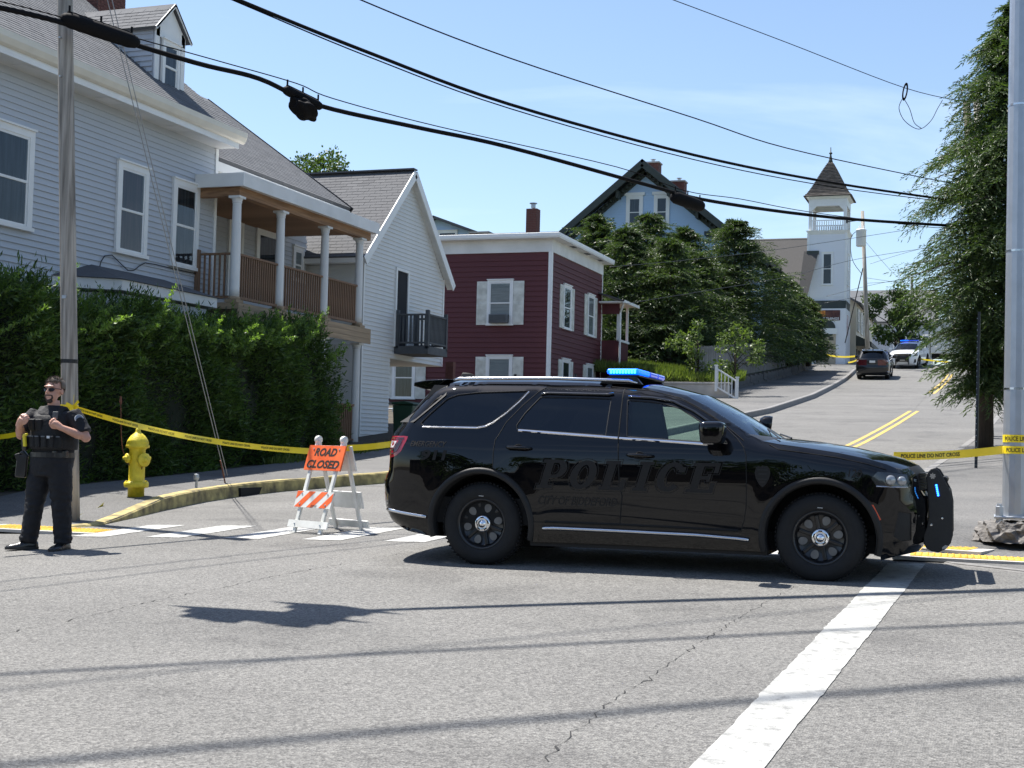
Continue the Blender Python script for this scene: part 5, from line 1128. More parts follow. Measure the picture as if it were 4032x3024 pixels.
# ------------------------------------------------------------------ white box truck at the crest
tk = thing('box_truck', 'white box truck standing sideways at the top of the hill', 'truck', (-2.0, 107, g(-2, 107))); KO = tuple(tk.location); tz = KO[2]
MB(KO).box(-4.55, 1.6, 106, 108.3, tz+.85, tz+3.2).build('cargo_box', plastic_w, tk, bevel=.03)
MB(KO).box(-4.6, 1.65, 105.97, 108.33, tz+3.2, tz+3.28).build('roof_rail', metal_g, tk)
MB(KO).prism([(-5.9, .5), (-4.6, .5), (-4.6, 2.25), (-5.1, 2.25), (-5.45, 1.5), (-5.9, 1.35)], lambda a, b, d: (a, 106.1+d, tz+b), 2.0).build('cab', plastic_w, tk, bevel=.05)
MB(KO).add([(-5.35, 106.08, tz+1.5), (-4.75, 106.08, tz+1.5), (-4.75, 106.08, tz+2.1), (-5.08, 106.08, tz+2.1)], [(0, 1, 2, 3)]).build('cab_window', M('truck_glass', (.05, .12, .10), .1, 0, coat=1), tk)
MB(KO).box(-4.5, 1.5, 106.3, 108, tz+.55, tz+.85).build('chassis', under, tk)
for x in (-5.2, .4):
    for y in (106.2, 108.1): MB(KO).lathe([(.2, -.12), (.38, -.12), (.4, -.08), (.4, .08), (.38, .12), (.2, .12), (.12, .08), (0, .08)], (x, y, tz+.4), (0, -1, 0), 20).build('wheel', rubber, tk, smooth=True)
lg = MB(KO).lathe([(.46, 0), (.46, .01)], (-2.85, 105.99, tz+2.05), (0, -1, 0), 24).build('wheel_logo', M('logo_grey', (.12, .13, .15), .6, .1, 3), tk)
MB(KO).lathe([(.34, .012), (.34, .016)], (-2.85, 105.99, tz+2.05), (0, -1, 0), 24).build('logo_disc', plastic_w, lg)
for k in range(6):
    t = R(60*k); MB(KO).bar((-2.85, 105.97, tz+2.05), (-2.85+.4*math.cos(t), 105.97, tz+2.05+.4*math.sin(t)), .01, .05, up=(0, 1, 0)).build('logo_spoke', MATS['logo_grey'], lg)
# ------------------------------------------------------------------ brick building added unseen behind the camera, so the car flank reflects something dark
bb = house('added_brick_building', 'long low brick building added out of view behind the camera, seen only as a dark reflection', (0, -26, g(0, -26)), 'building'); QO = tuple(bb.location)
MB(QO).box(-34, 30, -36, -25, QO[2]-.2, QO[2]+6.2).build('wall', M('brick_dull', (.07, .06, .055), .9, .2, 3), bb); MB(QO).box(-34.3, 30.3, -36.3, -24.7, QO[2]+6.2, QO[2]+6.6).build('cornice', trim_old, bb)
for x in range(-32, 29, 4):
    for z in (.8, 3.6): MB(QO).box(x, x+1.6, -25.02, -24.96, QO[2]+z, QO[2]+z+1.9).build('window', darkroom, bb)
# ------------------------------------------------------------------ vegetation
bark = M('bark', (.05, .038, .028), .95, .3, 4, .8, 25, stretch=(6, 6, .8))
twig_m = M('twig', (.035, .028, .02), .95, .3, 4)
leaf_hedge = leafmat('leaf_yew', (.020, .042, .015), (.115, .185, .052), .38)
leaf_cedar = leafmat('leaf_cedar', (.018, .040, .018), (.092, .126, .050), .33)
leaf_hem = leafmat('leaf_hemlock', (.018, .043, .019), (.100, .140, .052), .33)
leaf_dec = leafmat('leaf_broad', (.022, .045, .012), (.10, .15, .035), .3)
leaf_shrub = leafmat('leaf_shrub', (.04, .07, .022), (.15, .20, .06), .3)
grass_m = leafmat('grass_blade', (.05, .085, .02), (.19, .23, .055), .3)
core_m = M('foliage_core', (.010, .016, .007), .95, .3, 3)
def leaves(name, C, DIR, L, Wd, mat, parent, o, rs, roll=None):
    """diamond leaves: centre base C, direction DIR, length L, width Wd (arrays)"""
    n = len(C); DIR = DIR/np.linalg.norm(DIR, axis=1, keepdims=True)
    rv = rs.normal(size=(n, 3)); S = np.cross(DIR, rv); S /= np.linalg.norm(S, axis=1, keepdims=True)+1e-9
    up = np.cross(S, DIR)
    b = C; t = C+DIR*L[:, None]; mid = C+DIR*(L*.45)[:, None]+up*(L*.06)[:, None]
    V = np.stack([b, mid+S*Wd[:, None]/2, t, mid-S*Wd[:, None]/2], 1).reshape(-1, 3)-np.array(o)
    return stuff(npmesh(name, V, np.arange(4*n).reshape(-1, 4), mat, parent))
def conifer(name, label, x, y, z0, h, prof, n_br, nsub, nleaf, leaf, lw, mat, seed, group=None, droop=.5, base=.0, trunk=.16, up=.2, lean=0, extra=(), inner=2500):
    """prof(t): crown radius at relative height t; every branch carries flat fronds of small leaves"""
    rs = np.random.RandomState(seed); root = thing(name, label, 'tree', (x, y, z0), group=group); o = (x, y, z0)
    MB(o).tube([(x, y, z0-.2), (x, y, z0+h*.5), (x+lean, y, z0+h*.97)], [trunk, trunk*.6, .02], 8).build('trunk', bark, root, smooth=True)
    C = []; DR = []; LL = []; bm = MB(o); hh = np.array([0, 0, 1.])
    brs = [(base+(1-base)*rs.rand()**.9, rs.rand()*2*math.pi, None) for _ in range(n_br)]+list(extra)
    for k, (t, az, fixed) in enumerate(brs):
        rad = fixed or prof(t)*rs.uniform(.5, 1.3); d = np.array([math.cos(az), math.sin(az), 0]); st = np.array([x+lean*t, y, z0+h*t]); side = np.cross(d, hh)
        tilt = rs.normal(0, .25); side = side*math.cos(tilt)+hh*math.sin(tilt); ub = up+rs.normal(0, .12)
        if k % 5 == 0 or fixed: bm.tube([st, tuple(st+d*rad*.5+hh*rad*(ub*.5-droop*.25)), tuple(st+d*rad*.95+hh*rad*(ub*.95-droop*.9))], [.03, .02, .006], 4)
        u = np.repeat(np.linspace(.22, 1, nsub), 2); sgn = np.tile([1, -1], nsub); m_ = len(u)
        P0 = st+d*(rad*u)[:, None]+hh*(rad*(ub*u-droop*u*u))[:, None]
        SD = d*.72+side*(sgn*rs.uniform(.45, .95, m_))[:, None]+hh*(ub-1.6*droop*u+rs.normal(0, .12, m_))[:, None]; SD /= np.linalg.norm(SD, axis=1, keepdims=True)
        ls = (.30*rad*(1.15-.6*u)+.10)*rs.uniform(.7, 1.25, m_); v = np.linspace(.12, 1, nleaf)
        PP = P0[:, None, :]+SD[:, None, :]*(ls[:, None]*v)[:, :, None]-hh*(ls[:, None]*v*v*droop*.55)[:, :, None]
        LD = SD[:, None, :]*.9-hh*(droop*.5*v)[None, :, None]+rs.normal(0, .24, (m_, nleaf, 3))
        C.append(PP.reshape(-1, 3)+rs.normal(0, .012, (m_*nleaf, 3))); DR.append(LD.reshape(-1, 3)); LL.append(leaf*rs.uniform(.65, 1.3, m_*nleaf))
    t = base+(1-base)*rs.rand(inner); az = rs.rand(inner)*2*math.pi; r_ = np.array([prof(q) for q in t])*rs.uniform(.15, .62, inner)          # shaded inner foliage
    C.append(np.stack([x+lean*t+r_*np.cos(az), y+r_*np.sin(az), z0+h*t], 1)); DR.append(rs.normal(0, 1, (inner, 3))); LL.append(leaf*2.2*rs.uniform(.7, 1.2, inner))
    bm.build('limbs', twig_m, root); LL = np.concatenate(LL)
    leaves('crown', np.concatenate(C), np.concatenate(DR), LL, LL*lw, mat, root, o, rs)
    return root
def broadleaf(name, label, x, y, z0, h, blobs, leaf, mat, seed, n=260, group=None, trunk=.15, cat='tree'):
    """blobs: list of (dx,dy,dz,r) clumps of leaves held by limbs"""
    rs = np.random.RandomState(seed); root = thing(name, label, cat, (x, y, z0), group=group); o = (x, y, z0); bm = MB(o)
    bm.tube([(x, y, z0-.2), (x+.05, y, z0+h*.35), (x, y, z0+h*.75)], [trunk, trunk*.8, trunk*.25], 8).build('trunk', bark, root, smooth=True); bm = MB(o)
    C = []; DR = []
    for (dx_, dy_, dz_, r_) in blobs:
        c = np.array([x+dx_, y+dy_, z0+dz_]); bm.tube([(x, y, z0+min(dz_*.5, h*.5)), tuple((c+np.array([x, y, z0+dz_*.7]))/2), tuple(c)], [trunk*.4, trunk*.25, .01], 5)
        for q in range(int(n*r_*r_/1.0)+40):
            d = rs.normal(size=3); d /= np.linalg.norm(d); rr_ = r_*(rs.rand()**.4)*rs.uniform(.7, 1.25)
            p = c+d*rr_*np.array([1, 1, .85]); C.append(p); DR.append(d+np.array([0, 0, -.25])+rs.normal(0, .6, 3))
    bm.build('limbs', twig_m, root); C = np.array(C); L = leaf*rs.uniform(.6, 1.35, len(C)); leaves('crown', C, np.array(DR), L, L*.75, mat, root, o, rs)
    return root
# hedge along the pavement, left
rs = np.random.RandomState(3)
hx0, hx1, hy0, hy1 = -15.5, -13.75, 12.5, 28.2
def hedge_top(y): return 3.68+.15*math.sin(y*1.9)+.1*math.sin(y*4.3+1)+.03*max(0, 19.5-y)+.42*math.exp(-((y-26.3)/1.1)**2)+.12*math.sin(y*8.7)-(.9*max(0, (y-26.3)/1.9)**2)-.1*max(0, 18-y)*.2
hd = thing('hedge', 'tall unclipped dark yew hedge in front of the grey house', 'hedge', (-14.6, 20, g(-13, 20)+.1)); ho = tuple(hd.location)
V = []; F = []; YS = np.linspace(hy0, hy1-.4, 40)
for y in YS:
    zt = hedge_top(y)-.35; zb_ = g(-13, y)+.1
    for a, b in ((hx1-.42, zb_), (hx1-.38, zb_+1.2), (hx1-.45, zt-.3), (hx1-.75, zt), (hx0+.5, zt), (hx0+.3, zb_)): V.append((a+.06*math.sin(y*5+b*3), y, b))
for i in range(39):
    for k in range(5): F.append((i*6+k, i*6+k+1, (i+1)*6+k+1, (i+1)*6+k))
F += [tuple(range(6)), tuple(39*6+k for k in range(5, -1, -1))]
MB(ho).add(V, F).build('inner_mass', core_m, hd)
n = 110000; yy = rs.uniform(hy0, hy1, n); C = np.zeros((n, 3)); DR = np.zeros((n, 3))
ht = np.array([hedge_top(y) for y in yy]); zb_ = gz(-13, yy)+.12; f = rs.rand(n)
lump = np.sin(yy*2.3)*.12+np.sin(yy*5.1+2)*.07
front = f < .70; vz = rs.rand(n)
C[:, 1] = yy
C[:, 2] = np.where(front, zb_+(ht-zb_)*vz, ht+rs.normal(-.08, .13, n))
C[:, 0] = np.where(front, hx1-.33+lump+.13*np.sin(C[:, 2]*3+yy*1.7)+rs.normal(0, .10, n)-.25*np.maximum(0, vz-.8)*2, rs.uniform(hx0, hx1-.2, n))
endc = yy > hy1-.8; C[endc, 0] = rs.uniform(hx0, hx1-.25, endc.sum()); C[endc, 2] = (zb_+(ht-zb_)*rs.rand(n))[endc]; C[endc, 1] = hy1-.35+rs.normal(0, .16, endc.sum())
DR[:] = np.stack([np.where(front, .8, .25)+rs.normal(0, .4, n), rs.normal(0, .65, n), np.where(front, .25, .9)+rs.normal(0, .5, n)], 1)
L = .12*rs.uniform(.5, 1.4, n)
leaves('foliage', C, DR, L, L*.22, leaf_hedge, hd, ho, rs)
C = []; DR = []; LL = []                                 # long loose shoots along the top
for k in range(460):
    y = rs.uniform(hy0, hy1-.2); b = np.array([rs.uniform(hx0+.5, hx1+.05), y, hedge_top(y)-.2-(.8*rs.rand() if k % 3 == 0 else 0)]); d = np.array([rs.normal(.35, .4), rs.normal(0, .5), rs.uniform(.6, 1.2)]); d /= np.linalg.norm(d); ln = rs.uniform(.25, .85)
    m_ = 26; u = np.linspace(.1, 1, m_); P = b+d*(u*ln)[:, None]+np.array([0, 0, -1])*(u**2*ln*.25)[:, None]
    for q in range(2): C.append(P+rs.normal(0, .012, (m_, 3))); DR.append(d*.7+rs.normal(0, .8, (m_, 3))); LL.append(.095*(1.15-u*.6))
LL = np.concatenate(LL); leaves('shoots', np.concatenate(C), np.concatenate(DR), LL, LL*.38, leafmat('leaf_sunlit_shoots', (.05, .09, .025), (.22, .33, .09), .45), hd, ho, rs)  # paler leaf colour stands in for sunlight on the top shoots
m = MB(ho)
for k in range(90):
    y = rs.uniform(hy0, hy1-.6); z = g(-13, y)+.1; x = hx1-.35; m.tube([(x-.2, y, z), (x+rs.normal(0, .06), y+rs.normal(0, .2), z+rs.uniform(.7, 1.8))], [.014, .004], 4)
m.build('stems', twig_m, hd)
# cedars on the bank
def cprof(r): return lambda t: 1.28*r*(min(1, .7+t*2.5))*((1-t)**.52*.97+.03)
for i, (px_, py_, Yc, r_, lab) in enumerate(((1228, 545, 66, 1.8, 'cedar crown at the left end of the row, beside the red house roof'), (1288, 470, 67, 2.0, 'pointed cedar over the red house cornice, first full one of the row'), (1400, 466, 69, 2.2, 'tall bushy cedar in front of the twin windows of the blue house'), (1482, 496, 70, 1.9, 'narrow pale cedar right of the blue house windows'), (1588, 480, 72, 2.5, 'broadest dark cedar hiding the right eave of the blue house'), (1655, 560, 79, 2.2, 'cedar before the church roof, right of the broadest one'), (1708, 612, 84, 1.35, 'smaller yellow green cedar left of the church door'), (1748, 650, 88, .95, 'last low cedar of the row nearest the church door'))):
    q = onplane(D(px_, py_), (0, Yc, 0), (0, 1, 0)); zg = bankz(q[0], Yc); h = q[2]-zg
    conifer('cedar_tree', lab, q[0], Yc, zg, h, cprof(r_*1.1), 400, 7, 9, .15, .22, leaf_cedar, 20+i, 'cedars on the bank', droop=.34, up=.42, base=.03)
for i, (x, y, r_, h, lab) in enumerate(((-14.6, 63.5, 2.1, 6.2, 'dense low cedar filling the row behind the red house porch'), (-14.2, 70, 1.9, 5.6, 'low dark cedar rising straight behind the stockade fence'), (-13.8, 78, 1.7, 4.6, 'low cedar behind the far half of the fence'), (-17.0, 64, 2.2, 6.6, 'shaded cedar directly behind the red house porch roof'), (-14.0, 66.5, 2.0, 5.8, 'low cedar between the two shrubs and the blue house'), (-13.9, 74, 2.0, 5.4, 'low cedar under the right eave of the blue house'), (-13.6, 83, 1.8, 4.4, 'low cedar left of the yellow green one'), (-15.6, 67, 2.2, 6.4, 'shaded cedar under the twin windows of the blue house'))):
    conifer('cedar_tree', lab, x, y, bankz(x, y), h, cprof(r_*1.05), 280, 7, 9, .15, .22, leaf_cedar, 60+i, 'cedars on the bank', droop=.34, up=.42, base=.02)
# hemlock at the right
hq = ground(D(2128, 970), .12)
hprof = lambda t: float(np.interp(t, [0, .11, .2, .27, .33, .4, .46, .55, .66, .78, .86, .95, 1], [.3, .85, 1.05, 1.4, 1.75, 1.8, 1.65, 1.7, 1.6, 1.2, .85, .5, .08]))
ex = [(.40, math.pi+AZ+a, r_) for a, r_ in ((.15, 2.45), (-.2, 2.2), (.4, 2.0))]+[(.62, math.pi+AZ, 1.8), (.88, math.pi+AZ, 1.1), (.79, math.pi+AZ-.3, 1.25)]
conifer('hemlock_tree', 'tall hemlock with drooping feathery branches beside the right pavement', hq[0], hq[1], hq[2], 10.5, hprof, 900, 9, 12, .105, .20, leaf_hem, 91, droop=.42, up=.24, base=.12, trunk=.19, lean=.72, extra=ex, inner=16000)
# maple by the far cars, tree behind the houses, shrubs by the fence
rs = np.random.RandomState(5)
q = onplane(D(1945, 640), (0, 100, 0), (0, 1, 0)); zg = g(q[0], 100)
broadleaf('street_maple', 'round leafy maple at the crest behind the white police car', q[0], 100, zg, 5.2, [(rs.normal(0, 1.15), rs.normal(0, .9), rs.uniform(1.7, 4.9), rs.uniform(.35, .7)) for _ in range(24)]+[(0, 0, 5.3, .5)], .2, leaf_dec, 12, 520)
q = onplane(D(690, 318), (0, 50, 0), (0, 1, 0))
broadleaf('backyard_tree', 'leafy tree top showing over the ridge of the white gable house', q[0], 50, g(-14, 50), q[2]-3.4, [(a, rs.normal(0, .4), q[2]-3.4-b, r_) for a, b, r_ in ((-1.3, .9, .5), (-.9, .2, .5), (-.3, .25, .55), (.3, .1, .6), (.9, .5, .5), (1.2, 1.0, .55), (0, 1.1, .9), (-.7, 1.1, .7), (.6, 1.3, .8), (1.9, 1.3, .4))], .13, leaf_dec, 13, 900)
for i, (px_, py_, Yc, hh_, lab) in enumerate(((1508, 690, 57.4, 2.7, 'pale leafy shrub in front of the fence, left of the pair'), (1588, 700, 57.6, 2.6, 'pale leafy shrub in front of the fence, right of the pair'))):
    q = onplane(D(px_, py_), (0, Yc, 0), (0, 1, 0)); zg = bankz(q[0], Yc); hh_ = q[2]-zg
    broadleaf('shrub', lab, q[0], Yc, zg, hh_, [(rs.normal(0, .45), rs.normal(0, .4), hh_*rs.uniform(.2, .85), rs.uniform(.2, .38)) for _ in range(11)]+[(0, 0, hh_-.2, .3)], .12, leaf_shrub, 30+i, 620, 'shrubs on the bank', trunk=.05, cat='shrub')
# grass on the bank
n = 26000; C = np.zeros((n, 3)); C[:, 0] = rs.uniform(-17.5, -10.6, n); C[:, 1] = rs.uniform(56.3, 61.5, n); C[:, 2] = [bankz(a, b) for a, b in C[:, :2]]
DR = np.stack([rs.normal(0, .35, n), rs.normal(-.1, .35, n), np.ones(n)], 1); L = rs.uniform(.2, .62, n)
gr_ = leaves('bank_grass', C, DR, L, L*.09, grass_m, None, (0, 0, 0), rs)
n = 2500; C = np.zeros((n, 3)); C[:, 1] = rs.uniform(24, 34, n); C[:, 0] = -13.5+rs.normal(0, .12, n); C[:, 2] = gz(C[:, 0], C[:, 1])+.15; DR = np.stack([rs.normal(0, .5, n), rs.normal(0, .5, n), np.ones(n)], 1); L = rs.uniform(.08, .25, n)
leaves('verge_weeds', C, DR, L, L*.15, grass_m, None, (0, 0, 0), rs)
# unseen trees added behind the camera to darken what the car paint reflects
for i, (x, y) in enumerate(((-14, -14), (-3, -17), (9, -15))):
    broadleaf('added_rear_tree', ('large unseen tree added behind the camera on the left', 'large unseen tree added straight behind the camera', 'large unseen tree added behind the camera on the right')[i], x, y, g(x, y), 9, [(rs.normal(0, 2.2), rs.normal(0, 2.2), rs.uniform(3.5, 9), rs.uniform(1.2, 1.9)) for _ in range(16)], .4, leaf_dec, 70+i, 60, trunk=.3)
# trees and a house added outside the frame at right, to darken the window panes
for i, (x, y) in enumerate(((9.5, 21), (8.5, 41))):
    broadleaf('added_side_tree', ('large unseen tree added off to the right of the signal pole', 'large unseen tree added off to the right beyond the hemlock')[i], x, y, g(x, y), 9, [(rs.normal(0, 2.0), rs.normal(0, 2.2), rs.uniform(2.5, 9), rs.uniform(1.2, 1.9)) for _ in range(18)], .4, leaf_dec, 80+i, 60, trunk=.3)
rhouse = house('added_tan_house', 'tan gabled house added out of view at right behind the added trees', (14, 30, g(10, 30))); rho = tuple(rhouse.location); rz0 = rho[2]
MB(rho).box(10.5, 18, 24, 37, rz0-.2, rz0+6.5).build('wall', sid_cream, rhouse)
for x, s_ in ((10, 1), (18.5, -1)): slab(rhouse, 'roof', [(x, 23.5, rz0+6.4), (x, 37.5, rz0+6.4), (14.25, 37.5, rz0+9.8), (14.25, 23.5, rz0+9.8)], .15, sh_grey)
for y in (26, 30, 34): MB(rho).box(10.44, 10.5, y, y+1.1, rz0+1.2, rz0+2.9).build('window', darkroom, rhouse)
# ------------------------------------------------------------------ street furniture
pole_wood = M('pole_wood', (.22, .20, .175), .9, .3, 3, .7, 14, stretch=(7, 7, .35), col2=(.38, .35, .31))
cable_m = M('cable_black', (.006, .006, .007), .75, .1, 9, spec=.15)
wire_m = M('wire_grey', (.05, .052, .055), .45, .1, 9, metal=.3)
guy_m = M('guy_strand', (.30, .31, .32), .45, .1, 9, metal=.6)
tape_y = M('tape_yellow', (.85, .66, .02), .35, .06, 6, coat=.3)
ink = M('tape_print', (.015, .014, .01), .6, 0)
hyd_y = M('hydrant_yellow', (.64, .50, .02), .5, .12, 9, .25, 40, col2=(.74, .60, .04))
rust = M('rust', (.13, .05, .03), .85, .3, 12)
orange_s = M('reflective_orange', (.80, .115, .018), .45, .08, 7, col2=(.82, .15, .035))
bar_w = M('barricade_white', (.66, .66, .61), .5, .1, 6, col2=(.74, .74, .70))
# left utility pole
pb_ = ground(D(155, 1113), .1); PX, PY, PZ = pb_
lp_ = thing('utility_pole', 'weathered grey wooden utility pole with tape knotted round it, left corner', 'utility pole', (PX, PY, PZ-.12)); po = tuple(lp_.location)
lnv = (-.42*rt0[0], -.42*rt0[1])
MB(po).tube([(PX+lnv[0]*k/8, PY+lnv[1]*k/8, PZ-.15+8.2*k/8) for k in range(9)], [.108-.014*k/8 for k in range(9)], 18).build('shaft', pole_wood, lp_, smooth=True)
MB(po).lathe([(.107, 1.93), (.107, 1.98)], (PX+lnv[0]*.255, PY+lnv[1]*.255, PZ), n=18).build('strap', black_pl, lp_)
MB(po).box(PX+lnv[0]*.35-.02, PX+lnv[0]*.35+.04, PY+lnv[1]*.35-.112, PY+lnv[1]*.35-.10, PZ+2.75, PZ+2.79).build('pole_tag', metal_g, lp_)
for z in (5.6, 6.1): MB(po).tube([(PX+lnv[0]*z/8.2, PY+lnv[1]*z/8.2-.14, PZ+z), (PX+lnv[0]*z/8.2, PY+lnv[1]*z/8.2+.14, PZ+z)], .012, 6).build('bolt', metal_g, lp_)
# wires between the poles (curves read off the photograph on the vertical plane through both poles)
A0 = np.array([PX, PY]); B0 = np.array([.8, 37.0]); AB = B0-A0; AB /= np.linalg.norm(AB); NN = np.array([-AB[1], AB[0], 0])
def wirep(pts): return [tuple(onplane(D(*p), (PX-fwd0[0]*.3, PY-fwd0[1]*.3, 0), NN)) for p in pts]
def smoothp(P, n=6):
    P = [Vector(p) for p in P]; out = []
    for i in range(len(P)-1):
        p0, p1, p2, p3 = P[max(i-1, 0)], P[i], P[i+1], P[min(i+2, len(P)-1)]
        for k in range(n):
            t = k/n; out.append(.5*((2*p1)+(-p0+p2)*t+(2*p0-5*p1+4*p2-p3)*t*t+(-p0+3*p1-3*p2+p3)*t**3))
    out.append(P[-1]); return out
def cable(label, P, r, mat=cable_m, n=6, name='cable', sm=6):
    return tag(MB(tuple(P[0])).tube(smoothp(P, sm), r, n).build(name, mat, None, smooth=True), label, 'cable')
def place(o, P): o.location = P
def wire(label, P, r, mat=cable_m, n=6, name='overhead_cable'):
    o = cable(label, P, r, mat, n, name); o.location = P[0]; return o
bt = wirep([(-260, -35), (-60, 5), (60, 30), (165, 58), (420, 135), (560, 170), (690, 228), (900, 275), (1100, 318), (1400, 400), (1540, 435), (1800, 470), (2080, 489)])
w1 = wire('thick lashed black cable bundle, lowest of the overhead lines', bt, .034)
wire('thin messenger strand just above the thick cable bundle', wirep([(-260, -48), (0, 3), (165, 46), (300, 84), (480, 134), (640, 180), (720, 213), (950, 274), (1330, 360), (1480, 412), (1600, 430), (1750, 458), (2000, 490), (2080, 492)]), .008)
wire('thick black cable crossing over the church spire', wirep([(330, -80), (515, 0), (800, 115), (1100, 225), (1500, 335), (1800, 395), (2080, 436)]), .027)
wire('thin line hanging just under the spire cable', wirep([(350, -66), (540, 16), (800, 124), (1100, 234), (1500, 345), (1800, 404), (2080, 440)]), .010)
wire('twisted thin service wire above the spire cable', wirep([(620, -80), (780, 0), (1100, 125), (1500, 255), (1700, 320), (2000, 385), (2085, 400)]), .011)
wire('highest thin line reaching the dark pole top at right', wirep([(1180, -100), (1455, 0), (1700, 92), (1955, 190), (2090, 221)]), .008)
# splice cases on the bundle
def splice(label, a, b, r, wide=1.0):
    p, q = wirep([a, b]); p = Vector(p); q = Vector(q); d = (q-p); L = d.length; o = tuple(p)
    t = thing('splice_case', label, 'splice case', o)
    MB(o).tube([p, p+d*.04, p+d*.12, p+d*.5, p+d*.88, p+d*.96, q], [r*.45, r*.8, r, r*1.05, r, r*.8, r*.45], 12).build('case', cable_m, t, smooth=True)
    MB(o).bar(p+d*.08+Vector((0, 0, r*1.0)), q-d*.1+Vector((0, 0, r*1.0)), .03, .03).build('rib', cable_m, t)
    for k in (.1, .5, .9): MB(o).bar(p+d*k+Vector((0, 0, r*.8)), p+d*k+Vector((0, 0, r+.09)), .02, .02).build('hanger', cable_m, t)
    return t
splice('long black splice case on the cable bundle beside the wooden pole', (132, 38), (300, 94), .098)
splice('black splice case hanging before the blue house roof', (1452, 424), (1518, 447), .115)
t = splice('crumpled black splice bag on the bundle above the porch', (612, 192), (695, 232), .07)
pm, = wirep([(655, 236)]); pm = Vector(pm)
bm = bmesh.new(); bmesh.ops.create_icosphere(bm, subdivisions=4, radius=.12)
for v in bm.verts: v.co = Vector((v.co.x*1.75, v.co.y*1.75, v.co.z*.95-(v.co.x*AB[0]+v.co.y*AB[1])*.55))*(1+.22*math.sin(v.co.x*40)*math.sin(v.co.z*33+v.co.y*37))
me = bpy.data.meshes.new('bag'); bm.to_mesh(me); bm.free(); bo = link('bag', me, cable_m, t, True); bo.location = pm-Vector(t.location)
# coil and slack loop on the top line
c_ = Vector(wirep([(1955, 198)])[0]); tt = thing('slack_coil', 'small black coil with a hanging wire loop on the highest line', 'cable coil', tuple(c_)); to = tuple(c_)
for k in range(5):
    r_ = .16+.012*k; MB(to).tube([c_+Vector((AB[0], AB[1], 0))*(r_*.42*math.cos(2*math.pi*j/20))+Vector((AB[0]*.3, AB[1]*.3, 1))*(r_*math.sin(2*math.pi*j/20)) for j in range(21)], .011, 5).build('turn', cable_m, tt)
MB(to).tube(smoothp(wirep([(1948, 215), (1942, 235), (1955, 262), (1985, 279), (2010, 262), (2025, 235), (2036, 216)]), 5), .008, 5).tube(smoothp(wirep([(1952, 212), (1965, 235), (1975, 265), (1990, 277)]), 5), .008, 5).build('loop', cable_m, tt)
# service drops and hill wires
def free(label, pix, depths, r=.008, mat=wire_m): return wire(label, [tuple(CAMP+ray(D(*p))*d) for p, d in zip(pix, depths)], r, mat, 5, 'service_wire')
for k, (pix, dep) in enumerate((([(1316, 577), (1500, 560), (1700, 536), (2000, 490)], (56, 60, 66, 74)), ([(1352, 656), (1500, 632), (1700, 598), (1850, 560), (2040, 530)], (58, 62, 68, 74, 80)), ([(1785, 640), (1900, 612), (2060, 585)], (92, 92, 94)), ([(1780, 655), (1900, 632), (2060, 602)], (92, 92, 94)), ([(1870, 600), (1960, 612), (2060, 616)], (92, 96, 98)), ([(1870, 612), (1960, 606), (2060, 594)], (92, 96, 98)), ([(1880, 570), (1960, 545), (2060, 520)], (92, 92, 92)), ([(1868, 520), (1930, 590), (2000, 650)], (92, 100, 108)))):
    free(('upper drop wire from the red house cornice to the right', 'lower drop wire from the red house porch to the right', 'upper of two parallel wires crossing the church front', 'lower of two parallel wires crossing the church front', 'sagging line right of the transformer pole', 'rising line right of the transformer pole', 'steep wire from the transformer pole up to the hemlock', 'wire falling from the transformer towards the maple')[k], pix, dep, .012)
# guy wires with ground anchor
an = np.array([-11.72, 19.35, g(-11.72, 19.35)+.19]); gt = onplane(D(236, 0), (PX, PY, 0), NN); topp = Vector((PX, PY, PZ+7.9)); 
gy = thing('guy_wire', 'pair of steel guy strands slanting from the pole down to the pavement', 'guy wire', tuple(an)); go = tuple(an)
for k, s_ in enumerate((-.025, .025)):
    p1 = CAMP+ray(D(262+s_*160, 150))*18.9; MB(go).tube([(an[0]+s_, an[1], an[2]+.12), tuple(an+(np.array(CAMP+ray(D(235+s_*200, -8))*18.4)-an))], .007, 5).build('strand', guy_m, gy)
MB(go).tube([(an[0], an[1], an[2]-.05), tuple(an+(np.array(CAMP+ray(D(235, -8))*18.4)-an)*.055)], .013, 6).build('anchor_rod', rust, gy)
# curb-side stub post
sp2 = ground(D(423, 1064), .12); s2 = tag(MB(tuple(sp2)).tube([tuple(sp2), (sp2[0]+.01, sp2[1], sp2[2]+.2)], [.022, .02], 8).lathe([(.04, .2), (.045, .23), (.04, .28), (.0, .29)], tuple(sp2), n=10).build('stub_post', metal_g), 'short grey metal stub post at the pavement edge beside the hydrant', 'post'); s2.location = sp2
